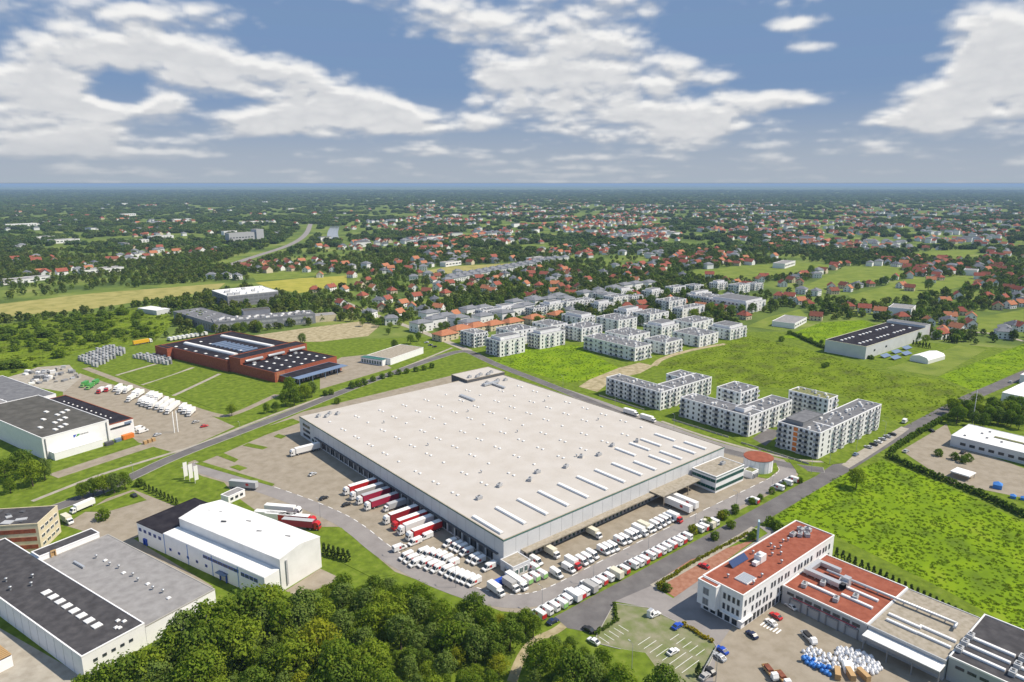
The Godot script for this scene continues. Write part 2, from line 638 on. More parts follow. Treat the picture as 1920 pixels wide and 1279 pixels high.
# single houses one can pick out
const HOUSES := [
	[381.7, -855.3],
	[404.1, -854.6],
	[411.3, -830.3],
	[405.1, -767.8],
	[447.8, -817.7],
	[445.7, -851],
	[400.8, -720.4],
	[358.4, -732.4],
	[349.5, -695.2],
	[411.9, -720.9],
	[413.1, -686.3],
	[455, -781.5],
	[488.7, -783.1],
	[484.8, -744.8],
	[456, -683.6],
	[451.5, -718],
	[479.7, -890.6],
	[489.4, -958.4],
	[452, -990],
	[513.1, -1070.1],
	[463.9, -1065.1],
	[449.8, -1095.3],
	[552.9, -972.1],
	[513.3, -762.4],
	[495.8, -718.5],
	[588.5, -730.4],
	[625.8, -711.9],
	[633.2, -692.6],
	[656.9, -685.6],
	[693.2, -696],
	[805.8, -732.3],
	[721.5, -686.3],
	[772.3, -680.3],
	[810.4, -687.1],
	[774.6, -641.4],
	[802.7, -825.4],
	[835.3, -666.1],
	[892.4, -685.2],
	[875.8, -631.8],
	[907, -605.5],
	[801.2, -433],
	[803.8, -420.3],
	[784.3, -396.4],
	[774, -381.3],
	[862.9, -531.8],
	[874.8, -556.7],
	[775.2, -541],
	[851.5, -508.1],
	[792, -343.2],
	[788.8, -324],
	[1101.9, -364.8],
	[1142, -367.9],
	[1013.8, -370.9],
	[996.3, -354.2],
	[1272.1, -478.3],
	[1336.7, -476.5],
	[1314.3, -442.6],
	[1272.5, -400.1],
	[1450.8, -436.5],
	[1092.2, -304.7],
	[1138.6, -298.8],
	[1097.3, -268.9],
	[1027.2, -242.1],
	[991.1, -246.5],
	[999.3, -265.7],
	[971.4, -289.3],
	[915.3, -285.6],
	[852.6, -249.1],
	[827.1, -231.2],
	[922.2, -233.2],
	[803.4, -187.3],
	[1080.8, -252.7],
	[650.2, -388.3],
	[801.4, -182.4],
	[785.7, -305.6],
	[771.4, -278.3],
	[809.9, -245.7],
	[702.8, -336.2],
]
# large pale buildings far off: x, z, length, depth, height
const FAR_HALLS := [
	[694, -987.5, 40, 14, 7],
	[857.2, -938.1, 45, 25, 7],
	[582.5, -1707.7, 70, 18, 24],
	[254.4, -1985, 60, 30, 8],
	[226, -2114.7, 50, 25, 9],
	[248, -2820.8, 90, 10, 10],
	[392.8, -1868.1, 40, 22, 7],
	[286.1, -1420.7, 45, 14, 6],
	[467.5, -1979, 60, 25, 7],
	[1124.4, -603.1, 60, 20, 8],
	[660.1, -342.8, 42, 22, 5],
	[803.6, -290.6, 30, 22, 9],
	[1248.5, -358.3, 25, 18, 8],
	[90.4, -1219.6, 40, 30, 5],
	[117.7, -1233.4, 30, 20, 5],
	[209.5, -1280.1, 60, 25, 6],
	[651.6, -1999.6, 40, 15, 10],
	[886.3, -2483.5, 80, 20, 9],
	[749.3, -2829.8, 70, 20, 9],
	[695.7, -3449.7, 60, 20, 10],
]
# clouds one can pick out: azimuth and height in degrees, half width, half height, weight
const CLOUDS := [
	[39.8, 11.7, 13.4, 3.6, 1.0], [44.4, 7.5, 9.0, 2.3, 1.0], [14.6, 8.7, 6.0, 1.7, 1.0], [20.5, 7.4, 6.5, 1.8, 1.0], [27.3, 6.2, 6.1, 1.7, 1.0], [30.9, 4.8, 3.8, 1.2, 0.8],
	[7.0, 7.6, 4.0, 1.9, 0.9], [7.8, 5.0, 5.1, 1.5, 0.9], [6.3, 2.7, 7.0, 0.9, 0.6], [14.2, 11.5, 9.2, 1.1, 0.7], [73.3, 8.5, 3.4, 2.8, 1.0], [73.4, 5.6, 4.5, 1.5, 1.0],
	[60.8, 6.1, 6.0, 1.0, 0.9], [53.5, 4.8, 5.9, 1.6, 0.9], [56.5, 7.9, 3.0, 0.8, 0.7], [60.7, 11.1, 3.2, 0.7, 0.8], [62.3, 9.3, 2.5, 0.6, 0.7], [68.9, 4.4, 4.1, 0.8, 0.8],
	[14.6, 5.7, 1.7, 0.6, 1.0], [21.4, 4.6, 5.5, 1.0, 0.8], [37.7, 4.9, 2.1, 0.6, 0.8], [27.2, 11.0, 4.8, 1.8, -1.0], [33.5, 8.6, 3.7, 2.3, -1.0], [11.7, 6.2, 2.0, 0.9, -0.8],
	[18.9, 5.9, 2.2, 0.7, -0.6], [63.9, 7.2, 4.4, 1.4, -0.8], [55.9, 10.9, 3.0, 1.8, -0.8], [66.3, 10.2, 3.9, 1.3, -0.7], [25.7, 11.7, 3.9, 0.9, -0.6], [34.3, 6.7, 2.5, 1.6, -0.8],
]
const EYE := 140.0
const YAW := 40.2
const ORDINAL := ["first", "second", "third", "fourth", "fifth", "sixth", "seventh", "eighth", "ninth", "tenth", "eleventh", "twelfth", "thirteenth", "fourteenth", "fifteenth", "sixteenth", "seventeenth", "eighteenth", "nineteenth", "twentieth", "twenty-first", "twenty-second", "twenty-third", "twenty-fourth", "twenty-fifth", "twenty-sixth", "twenty-seventh", "twenty-eighth", "twenty-ninth", "thirtieth", "thirty-first", "thirty-second", "thirty-third", "thirty-fourth", "thirty-fifth", "thirty-sixth", "thirty-seventh", "thirty-eighth", "thirty-ninth", "fortieth", "forty-first", "forty-second"]

var rng := RandomNumberGenerator.new()
var M := {}
var taken := {}
var proto := {}
var blocked: Array = []
var ahead := Vector2(sin(deg_to_rad(YAW)), -cos(deg_to_rad(YAW)))
var aside := Vector2(cos(deg_to_rad(YAW)), sin(deg_to_rad(YAW)))


func _ready() -> void:
	rng.seed = 7
	var cam := Camera3D.new()
	cam.name = "camera"
	add_child(cam)
	cam.position = Vector3(0, EYE, 0)
	cam.rotation_degrees = Vector3(-12.9, -YAW, 0)
	cam.fov = 52.74
	cam.near = 0.5
	cam.far = 120000.0
	cam.current = true
	var env := Environment.new()
	env.background_mode = Environment.BG_SKY
	env.tonemap_mode = Environment.TONE_MAPPER_LINEAR
	env.tonemap_exposure = 1.35
	env.sdfgi_enabled = true
	env.ssao_enabled = true
	env.ssil_enabled = true
	env.fog_enabled = true
	env.fog_density = 0.000062
	env.fog_light_color = Color(0.72, 0.85, 1.0)
	var sky := Sky.new()
	var pano := PanoramaSkyMaterial.new()
	pano.panorama = ImageTexture.create_from_image(sky_image())
	sky.sky_material = pano
	env.sky = sky
	var we := WorldEnvironment.new()
	we.name = "world_environment"
	we.environment = env
	add_child(we)
	var sun := DirectionalLight3D.new()
	sun.name = "sun"
	sun.light_energy = 1.35
	sun.light_color = Color(1.0, 0.955, 0.89)
	sun.light_angular_distance = 0.55
	sun.shadow_enabled = true
	add_child(sun)
	var el := deg_to_rad(52.0)
	sun.look_at_from_position(Vector3(aside.x * cos(el), sin(el), aside.y * cos(el)) * 100.0, Vector3.ZERO)
	make_materials()
	make_ground()
	plan_town()
	make_depot()
	make_red_office()
	make_west_side()
	make_flats()
	make_estate()
	make_east_side()
	make_vehicles()
	make_plants()
	make_town()
	make_details()


# ---------------------------------------------------------------- sky
func sky_image() -> Image:
	var w := 4096
	var h := 2048
	var im := Image.create(w, h, false, Image.FORMAT_RGB8)
	var big := FastNoiseLite.new()
	big.seed = 11
	big.noise_type = FastNoiseLite.TYPE_SIMPLEX_SMOOTH
	big.frequency = 1.0
	big.fractal_octaves = 5
	big.fractal_gain = 0.5
	var fine := FastNoiseLite.new()
	fine.seed = 5
	fine.noise_type = FastNoiseLite.TYPE_SIMPLEX
	fine.frequency = 1.0
	fine.fractal_octaves = 4
	fine.fractal_gain = 0.5
	fine.fractal_type = FastNoiseLite.FRACTAL_RIDGED
	im.fill(Color(0.30, 0.36, 0.40))
	var k := 0.76
	for y in h / 2:
		var up := PI * (0.5 - (y + 0.5) / h)
		var step := 2 if up < deg_to_rad(17.0) else 4 if up < deg_to_rad(40.0) else 8
		if up > deg_to_rad(17.0) and y % step:
			continue
		var t := pow(1.0 - sin(up), 5.0)
		var base := Color(0.175, 0.285, 0.490).lerp(Color(0.225, 0.330, 0.505), t)
		base = base.lerp(Color(0.395, 0.450, 0.525), smoothstep(0.13, 0.005, up))
		for x in range(0, w, step):
			var az := TAU * (x + 0.5) / w
			var dense := cover(az, up, big, fine)
			var c := base
			if dense > 0.0:
				var above := cover(az, up + 0.006 + 0.03 * up, big, fine)
				var lit := clampf(0.45 + (dense - above) * 1.4 - fine.get_noise_3d(sin(az) * 13.0, up * 30.0, cos(az) * 13.0) * 0.22, 0.0, 1.0)
				var white := Color(0.545, 0.565, 0.60).lerp(Color(0.92, 0.91, 0.89), lit)
				white = white.lerp(Color(0.52, 0.545, 0.585), smoothstep(0.08, 0.005, up) * 0.75)
				c = base.lerp(white, clampf(dense, 0.0, 1.0) * (0.95 - 0.35 * smoothstep(0.06, 0.0, up)))
			c = Color(c.r * k, c.g * k, c.b * k).linear_to_srgb()
			if step == 2 and y % 2 == 0:
				im.fill_rect(Rect2i(x, y, 2, 1), c)
			elif step == 2:
				im.fill_rect(Rect2i(x, y, 2, 1), c)
			else:
				im.fill_rect(Rect2i(x, y, step, step), c)
	return im


func cover(az: float, up: float, big: FastNoiseLite, fine: FastNoiseLite) -> float:
	var r := 0.85 / (maxf(up, 0.0) + 0.09)
	var v := big.get_noise_2d(sin(az) * r, cos(az) * r) * 0.34
	v += big.get_noise_3d(sin(az) * 5.5, up * 15.0, cos(az) * 5.5) * 0.36
	v -= fine.get_noise_3d(sin(az) * 11.0, up * 27.0, cos(az) * 11.0) * 0.19
	var d := rad_to_deg(az)
	var e := rad_to_deg(up)
	if d < 90.0 and e < 20.0:
		var mark := 0.0
		for b in CLOUDS:
			var q: float = ((d - b[0]) / b[2]) ** 2 + ((e - b[1]) / b[3]) ** 2
			if q < 3.0:
				mark += b[4] * exp(-q * 1.1)
		v = v * 0.8 + clampf(mark, -1.0, 1.0) * 0.5 - 0.10
	v += 0.15 * smoothstep(0.13, 0.06, up)
	return smoothstep(0.0, 0.36, v + 0.03)


# ---------------------------------------------------------------- materials
func paint(key: String, r: float, g: float, b: float, rough := 0.8, metal := 0.0) -> StandardMaterial3D:
	var m := StandardMaterial3D.new()
	m.resource_name = key
	m.albedo_color = Color(r, g, b).linear_to_srgb()
	m.roughness = rough
	m.metallic = metal
	M[key] = m
	return m


# a surface whose colour wanders between the given linear colours; tile in metres
func mottle(key: String, tints: Array, tile: float, freq: float, rough := 0.95, size := 1024, warp := 0.0, gain := 0.55) -> StandardMaterial3D:
	var m := paint(key, 1, 1, 1, rough)
	var n := FastNoiseLite.new()
	n.seed = key.hash() % 9973
	n.noise_type = FastNoiseLite.TYPE_SIMPLEX_SMOOTH
	n.frequency = freq
	n.fractal_octaves = 7
	n.fractal_gain = gain
	if warp > 0.0:
		n.domain_warp_enabled = true
		n.domain_warp_amplitude = warp
		n.domain_warp_frequency = freq * 1.5
	var t := NoiseTexture2D.new()
	t.width = size
	t.height = size
	t.seamless = true
	t.noise = n
	var ramp := Gradient.new()
	ramp.offsets = PackedFloat32Array()
	ramp.colors = PackedColorArray()
	var offs := PackedFloat32Array()
	var cols := PackedColorArray()
	for i in tints.size():
		offs.append(lerpf(0.12, 0.88, i / float(tints.size() - 1)))
		cols.append(Color(tints[i][0], tints[i][1], tints[i][2]).linear_to_srgb())
	ramp.offsets = offs
	ramp.colors = cols
	t.color_ramp = ramp
	m.albedo_texture = t
	m.metallic_specular = 0.12 if rough > 0.84 else 0.35
	m.uv1_triplanar = true
	m.uv1_world_triplanar = true
	m.uv1_scale = Vector3.ONE / tile
	m.uv1_offset = Vector3(0.37, 0.11, 0.71) * (key.length() % 5)
	return m


func make_materials() -> void:
	mottle("country", [[0.070, 0.105, 0.030], [0.095, 0.140, 0.034], [0.130, 0.180, 0.038], [0.175, 0.220, 0.050], [0.240, 0.255, 0.090]], 2600.0, 0.012, 1.0, 2048, 30.0)
	mottle("lawn", [[0.085, 0.120, 0.018], [0.115, 0.165, 0.020], [0.140, 0.200, 0.022], [0.180, 0.225, 0.040]], 110.0, 0.02)
	mottle("meadow", [[0.105, 0.165, 0.016], [0.132, 0.212, 0.013], [0.158, 0.250, 0.011], [0.180, 0.275, 0.011], [0.205, 0.280, 0.022]], 240.0, 0.0045, 1.0, 2048, 0.0, 0.5).uv1_scale = Vector3(1.0 / 240.0, 1.0, 1.0 / 150.0)
	mottle("wild_meadow", [[0.095, 0.120, 0.024], [0.112, 0.150, 0.019], [0.135, 0.190, 0.016], [0.158, 0.222, 0.016], [0.185, 0.232, 0.034]], 260.0, 0.005, 1.0, 2048, 20.0, 0.6).uv1_scale = Vector3(1.0 / 320.0, 1.0, 1.0 / 200.0)
	mottle("pasture", [[0.125, 0.170, 0.035], [0.165, 0.215, 0.038], [0.205, 0.240, 0.055]], 300.0, 0.012, 1.0, 1024, 20.0)
	mottle("ripe_field", [[0.230, 0.225, 0.070], [0.315, 0.290, 0.100], [0.370, 0.330, 0.125]], 260.0, 0.012, 1.0, 1024, 30.0)
	mottle("straw", [[0.270, 0.270, 0.050], [0.340, 0.320, 0.060], [0.390, 0.350, 0.080]], 260.0, 0.012, 1.0, 1024, 30.0)
	mottle("sand", [[0.250, 0.215, 0.120], [0.370, 0.315, 0.195], [0.440, 0.385, 0.255]], 90.0, 0.014, 1.0, 1024, 20.0)
	mottle("asphalt", [[0.125, 0.118, 0.118], [0.150, 0.143, 0.141], [0.180, 0.172, 0.168]], 130.0, 0.012, 0.92, 1024, 10.0, 0.62)
	mottle("lane_asphalt", [[0.235, 0.218, 0.208], [0.268, 0.250, 0.240], [0.295, 0.277, 0.263]], 130.0, 0.012, 0.92, 1024, 10.0, 0.62)
	mottle("yard_paving", [[0.255, 0.220, 0.165], [0.300, 0.262, 0.205], [0.335, 0.295, 0.235]], 140.0, 0.010, 0.95, 2048, 18.0, 0.6)
	mottle("pale_paving", [[0.300, 0.270, 0.220], [0.360, 0.330, 0.275], [0.410, 0.380, 0.320]], 70.0, 0.014, 0.95, 1024, 10.0)
	mottle("red_paving", [[0.270, 0.125, 0.080], [0.330, 0.165, 0.110], [0.370, 0.200, 0.140]], 40.0, 0.03, 0.95, 512)
	mottle("grass_pavers", [[0.150, 0.185, 0.065], [0.205, 0.215, 0.115], [0.270, 0.255, 0.175]], 70.0, 0.010, 0.95, 1024, 20.0)
	mottle("white_roof", [[0.470, 0.438, 0.395], [0.497, 0.467, 0.427], [0.522, 0.495, 0.458]], 230.0, 0.008, 0.85, 2048, 30.0, 0.55)
	mottle("bitumen", [[0.055, 0.053, 0.056], [0.072, 0.070, 0.074], [0.095, 0.092, 0.095]], 60.0, 0.014, 0.95, 1024, 12.0)
	mottle("black_bitumen", [[0.022, 0.020, 0.026], [0.030, 0.028, 0.034], [0.046, 0.043, 0.050]], 60.0, 0.014, 0.95, 512, 12.0)
	mottle("felt_grey", [[0.235, 0.228, 0.225], [0.275, 0.268, 0.264], [0.310, 0.304, 0.300]], 60.0, 0.012, 0.95, 1024, 12.0)
	mottle("dark_felt", [[0.080, 0.078, 0.070], [0.100, 0.097, 0.088], [0.125, 0.121, 0.110]], 80.0, 0.010, 0.95, 1024, 12.0)
	mottle("roof_grey", [[0.135, 0.138, 0.148], [0.170, 0.174, 0.184], [0.210, 0.213, 0.220]], 50.0, 0.02, 0.95, 512)
	mottle("red_roof", [[0.235, 0.075, 0.048], [0.285, 0.094, 0.060], [0.325, 0.116, 0.076]], 50.0, 0.014, 0.9, 1024, 16.0)
	mottle("beige_roof", [[0.260, 0.230, 0.175], [0.330, 0.295, 0.235], [0.390, 0.350, 0.290]], 40.0, 0.016, 0.95, 1024, 16.0)
	mottle("white_metal", [[0.680, 0.680, 0.665], [0.760, 0.760, 0.745], [0.820, 0.820, 0.810]], 50.0, 0.012, 0.6, 512)
	mottle("white_wall", [[0.780, 0.782, 0.788], [0.825, 0.827, 0.830], [0.855, 0.856, 0.858]], 40.0, 0.02, 0.85, 512)
	mottle("cladding", [[0.570, 0.585, 0.600], [0.615, 0.630, 0.645], [0.650, 0.665, 0.680]], 70.0, 0.012, 0.55, 512)
	mottle("dark_cladding", [[0.230, 0.240, 0.265], [0.260, 0.270, 0.295], [0.290, 0.300, 0.325]], 70.0, 0.012, 0.6, 512)
	mottle("brick_red", [[0.265, 0.078, 0.045], [0.330, 0.100, 0.056], [0.380, 0.125, 0.072]], 30.0, 0.03, 0.9, 512)
	mottle("cream_wall", [[0.560, 0.480, 0.330], [0.620, 0.545, 0.390], [0.670, 0.600, 0.450]], 40.0, 0.02, 0.85, 512)
	mottle("moss_roof", [[0.120, 0.150, 0.050], [0.190, 0.195, 0.090], [0.270, 0.265, 0.200]], 14.0, 0.02, 1.0, 512, 10.0)
	mottle("tile_red", [[0.235, 0.072, 0.050], [0.290, 0.095, 0.064], [0.335, 0.122, 0.088]], 30.0, 0.03, 0.85, 512)
	mottle("tile_orange", [[0.330, 0.130, 0.070], [0.400, 0.168, 0.092], [0.450, 0.210, 0.122]], 30.0, 0.03, 0.85, 512)
	mottle("tile_brown", [[0.170, 0.060, 0.040], [0.220, 0.085, 0.055], [0.270, 0.110, 0.075]], 30.0, 0.03, 0.85, 512)
	mottle("slate", [[0.095, 0.105, 0.125], [0.125, 0.135, 0.155], [0.160, 0.170, 0.190]], 30.0, 0.03, 0.8, 512)
	mottle("water", [[0.180, 0.205, 0.225], [0.200, 0.225, 0.245]], 200.0, 0.02, 0.12, 256)
	mottle("villa_slate", [[0.165, 0.175, 0.195], [0.205, 0.215, 0.235], [0.250, 0.260, 0.278]], 30.0, 0.03, 0.85, 512)
	paint("pale_rail", 0.58, 0.59, 0.60, 0.5)
	paint("rail_grey", 0.30, 0.305, 0.315, 0.6)
	paint("white", 0.78, 0.78, 0.77, 0.35)
	paint("bright", 0.80, 0.80, 0.78, 0.6)
	paint("glass", 0.035, 0.045, 0.055, 0.12)
	paint("blue_glass", 0.05, 0.075, 0.10, 0.1)
	paint("green_glass", 0.015, 0.085, 0.070, 0.12)
	paint("solar", 0.045, 0.07, 0.16, 0.15)
	paint("black", 0.018, 0.018, 0.020, 0.6)
	paint("rubber", 0.020, 0.020, 0.021, 0.85)
	paint("dark_grey", 0.085, 0.088, 0.095, 0.7)
	paint("mid_grey", 0.22, 0.225, 0.235, 0.7)
	paint("light_grey", 0.42, 0.43, 0.44, 0.65)
	paint("steel", 0.52, 0.54, 0.56, 0.4, 0.4)
	paint("green_trim", 0.045, 0.16, 0.13, 0.5)
	paint("red", 0.52, 0.022, 0.025, 0.4)
	paint("crimson", 0.36, 0.022, 0.060, 0.5)
	paint("darkred", 0.30, 0.016, 0.025, 0.5)
	paint("grey", 0.40, 0.395, 0.38, 0.55)
	paint("silver", 0.50, 0.515, 0.53, 0.35, 0.2)
	paint("navy", 0.018, 0.03, 0.085, 0.25)
	paint("blue", 0.018, 0.075, 0.45, 0.3)
	paint("blue_plastic", 0.045, 0.22, 0.62, 0.5)
	paint("steel_blue", 0.16, 0.22, 0.33, 0.3)
	paint("lime", 0.26, 0.52, 0.16, 0.5)
	paint("green_paint", 0.07, 0.30, 0.07, 0.5)
	paint("cream", 0.66, 0.63, 0.50, 0.5)
	paint("yellow", 0.72, 0.42, 0.02, 0.5)
	paint("orange", 0.72, 0.20, 0.03, 0.5)
	paint("wood", 0.45, 0.29, 0.13, 0.8)
	paint("bark", 0.085, 0.065, 0.048, 0.95)
	paint("concrete", 0.36, 0.345, 0.315, 0.9)
	paint("bag_white", 0.70, 0.71, 0.73, 0.7)
	paint("lamp_red", 0.4, 0.03, 0.02, 0.3)
	for l in [["leaf_mid", 0.205, 0.290, 0.032], ["leaf_dark", 0.145, 0.220, 0.030], ["leaf_light", 0.265, 0.350, 0.036], ["leaf_yellow", 0.310, 0.345, 0.030], ["leaf_blue", 0.175, 0.245, 0.054], ["needle", 0.075, 0.115, 0.026], ["weed", 0.190, 0.285, 0.016], ["dull_weed", 0.150, 0.215, 0.016], ["golden", 0.520, 0.440, 0.026], ["suburb_mid", 0.175, 0.240, 0.040], ["suburb_dark", 0.122, 0.175, 0.036], ["suburb_blue", 0.148, 0.195, 0.052], ["grove_mid", 0.130, 0.190, 0.042], ["grove_dark", 0.088, 0.138, 0.038], ["grove_blue", 0.110, 0.158, 0.055]]:
		var m := paint(l[0], l[1], l[2], l[3], 0.75)
		m.vertex_color_use_as_albedo = true
		m.backlight_enabled = true
		m.backlight = Color(minf(l[1] * 3.2, 0.95), minf(l[2] * 3.2, 0.95), l[3] * 3.2).linear_to_srgb()
		m.metallic_specular = 0.12


# ---------------------------------------------------------------- shapes
func tool() -> SurfaceTool:
	var st := SurfaceTool.new()
	st.begin(Mesh.PRIMITIVE_TRIANGLES)
	st.set_smooth_group(-1)
	return st


func tri(st: SurfaceTool, a: Vector3, b: Vector3, c: Vector3) -> void:
	st.add_vertex(a)
	st.add_vertex(b)
	st.add_vertex(c)


func quad(st: SurfaceTool, a: Vector3, b: Vector3, c: Vector3, d: Vector3) -> void:
	tri(st, a, b, c)
	tri(st, a, c, d)


# a box from corner a to corner b
func box(st: SurfaceTool, a: Vector3, b: Vector3) -> void:
	var p := [Vector3(a.x, a.y, a.z), Vector3(b.x, a.y, a.z), Vector3(b.x, a.y, b.z), Vector3(a.x, a.y, b.z), Vector3(a.x, b.y, a.z), Vector3(b.x, b.y, a.z), Vector3(b.x, b.y, b.z), Vector3(a.x, b.y, b.z)]
	for f in [[4, 5, 6, 7], [3, 2, 1, 0], [7, 6, 2, 3], [5, 4, 0, 1], [6, 5, 1, 2], [4, 7, 3, 0]]:
		quad(st, p[f[0]], p[f[1]], p[f[2]], p[f[3]])


func cbox(st: SurfaceTool, c: Vector3, s: Vector3) -> void:
	box(st, c - s / 2.0, c + s / 2.0)


# an outline in x and y carried from z0 to z1, edges drawn in by bevel at both ends
func prism(st: SurfaceTool, pts: Array, z0: float, z1: float, bevel := 0.0) -> void:
	var poly := PackedVector2Array()
	for p in pts:
		poly.append(Vector2(p[0], p[1]))
	var inner := poly
	if bevel > 0.0:
		var o := Geometry2D.offset_polygon(poly, -bevel, Geometry2D.JOIN_MITER)
		if o.size() == 1 and o[0].size() == poly.size():
			inner = nearest_order(poly, o[0])
		else:
			bevel = 0.0
	var za := z0 + bevel
	var zb := z1 - bevel
	for i in poly.size():
		var j := (i + 1) % poly.size()
		quad(st, Vector3(poly[i].x, poly[i].y, za), Vector3(poly[i].x, poly[i].y, zb), Vector3(poly[j].x, poly[j].y, zb), Vector3(poly[j].x, poly[j].y, za))
		if bevel > 0.0:
			quad(st, Vector3(inner[i].x, inner[i].y, z0), Vector3(poly[i].x, poly[i].y, za), Vector3(poly[j].x, poly[j].y, za), Vector3(inner[j].x, inner[j].y, z0))
			quad(st, Vector3(poly[i].x, poly[i].y, zb), Vector3(inner[i].x, inner[i].y, z1), Vector3(inner[j].x, inner[j].y, z1), Vector3(poly[j].x, poly[j].y, zb))
	var ix := Geometry2D.triangulate_polygon(inner)
	for i in range(0, ix.size(), 3):
		var a := inner[ix[i]]
		var b := inner[ix[i + 1]]
		var c := inner[ix[i + 2]]
		tri(st, Vector3(a.x, a.y, z1), Vector3(b.x, b.y, z1), Vector3(c.x, c.y, z1))
		tri(st, Vector3(a.x, a.y, z0), Vector3(c.x, c.y, z0), Vector3(b.x, b.y, z0))


func nearest_order(a: PackedVector2Array, b: PackedVector2Array) -> PackedVector2Array:
	var out := PackedVector2Array()
	for p in a:
		var best := b[0]
		for q in b:
			if p.distance_squared_to(q) < p.distance_squared_to(best):
				best = q
		out.append(best)
	return out


# an upright round shape: rows of [radius, height]
func lathe(st: SurfaceTool, at: Vector3, rows: Array, sides := 10, smooth := true) -> void:
	st.set_smooth_group(1 if smooth else -1)
	for i in rows.size() - 1:
		for s in sides:
			var a0 := TAU * s / sides
			var a1 := TAU * (s + 1) / sides
			var p0 := at + Vector3(cos(a0) * rows[i][0], rows[i][1], sin(a0) * rows[i][0])
			var p1 := at + Vector3(cos(a1) * rows[i][0], rows[i][1], sin(a1) * rows[i][0])
			var q0 := at + Vector3(cos(a0) * rows[i + 1][0], rows[i + 1][1], sin(a0) * rows[i + 1][0])
			var q1 := at + Vector3(cos(a1) * rows[i + 1][0], rows[i + 1][1], sin(a1) * rows[i + 1][0])
			if rows[i][0] > 0.0001:
				tri(st, p0, q0, p1)
			if rows[i + 1][0] > 0.0001:
				tri(st, p1, q0, q1)
	st.set_smooth_group(-1)


# a round bar from a to b
func bar(st: SurfaceTool, a: Vector3, b: Vector3, ra: float, rb: float, sides := 6) -> void:
	var d := (b - a).normalized()
	var u := d.cross(Vector3.UP if absf(d.y) < 0.9 else Vector3.RIGHT).normalized()
	var v := d.cross(u)
	st.set_smooth_group(1)
	for s in sides:
		var c0 := cos(TAU * s / sides) * u + sin(TAU * s / sides) * v
		var c1 := cos(TAU * (s + 1) / sides) * u + sin(TAU * (s + 1) / sides) * v
		quad(st, a + c0 * ra, b + c0 * rb, b + c1 * rb, a + c1 * ra)
		tri(st, b, b + c1 * rb, b + c0 * rb)
	st.set_smooth_group(-1)


func done(st: SurfaceTool, m: Material, into: ArrayMesh = null) -> ArrayMesh:
	st.generate_normals()
	st.set_material(m)
	return st.commit(into)


func numbered(called: String) -> String:
	var n: int = taken.get(called, 0)
	taken[called] = n + 1
	return called if n == 0 else "%s_%03d" % [called, n]


func part(parent: Node, called: String, mesh: Mesh, at := Vector3.ZERO, turn := 0.0) -> MeshInstance3D:
	var o := MeshInstance3D.new()
	o.name = called
	o.mesh = mesh
	o.position = at
	o.rotation.y = turn
	parent.add_child(o, true)
	return o


func tag(o: Node, label: String, category: String, group := "", kind := "") -> void:
	o.set_meta("label", label)
	if category:
		o.set_meta("category", category)
	if group:
		o.set_meta("group", group)
	if kind:
		o.set_meta("kind", kind)


func thing(called: String, label: String, category: String, at := Vector3.ZERO, turn := 0.0, group := "") -> Node3D:
	var o := Node3D.new()
	o.name = numbered(called)
	add_child(o)
	o.position = at
	o.rotation.y = turn
	tag(o, label, category, group)
	return o


func single(called: String, mesh: Mesh, label: String, category: String, at := Vector3.ZERO, turn := 0.0, group := "", kind := "") -> MeshInstance3D:
	var o := MeshInstance3D.new()
	o.name = numbered(called)
	o.mesh = mesh
	add_child(o)
	o.position = at
	o.rotation.y = turn
	tag(o, label, category, group, kind)
	return o


func copy_of(key: String, label: String, at: Vector3, turn: float, group := "") -> Node3D:
	var p: Node3D = proto[key]
	var o: Node3D
	if p.get_parent() == null:
		o = p.duplicate()
	else:
		o = p.duplicate()
	o.name = numbered(str(p.name))
	add_child(o)
	o.position = at
	o.rotation.y = turn
	o.set_meta("label", label)
	if group:
		o.set_meta("group", group)
	return o


func boxmesh(key: String, s: Vector3, m: String) -> ArrayMesh:
	var k := "box" + key + str(s) + m
	if not proto.has(k):
		var st := tool()
		box(st, Vector3(-s.x / 2, 0, -s.z / 2), Vector3(s.x / 2, s.y, s.z / 2))
		proto[k] = done(st, M[m])
	return proto[k]


# ---------------------------------------------------------------- ground
func outline(a: Array) -> PackedVector2Array:
	var p := PackedVector2Array()
	for i in range(0, a.size(), 2):
		p.append(Vector2(a[i], a[i + 1]))
	return p


func band(a: Array, width: float) -> PackedVector2Array:
	var p := outline(a)
	var q := PackedVector2Array()
	for k in 3:
		q = PackedVector2Array([p[0]])
		for i in p.size() - 1:
			q.append(p[i].lerp(p[i + 1], 0.25))
			q.append(p[i].lerp(p[i + 1], 0.75))
		q.append(p[p.size() - 1])
		p = q
	var l := PackedVector2Array()
	var r := PackedVector2Array()
	for i in p.size():
		var d := (p[mini(i + 1, p.size() - 1)] - p[maxi(i - 1, 0)]).normalized()
		l.append(p[i] + d.orthogonal() * width / 2.0)
		r.append(p[i] - d.orthogonal() * width / 2.0)
	r.reverse()
	l.append_array(r)
	return l


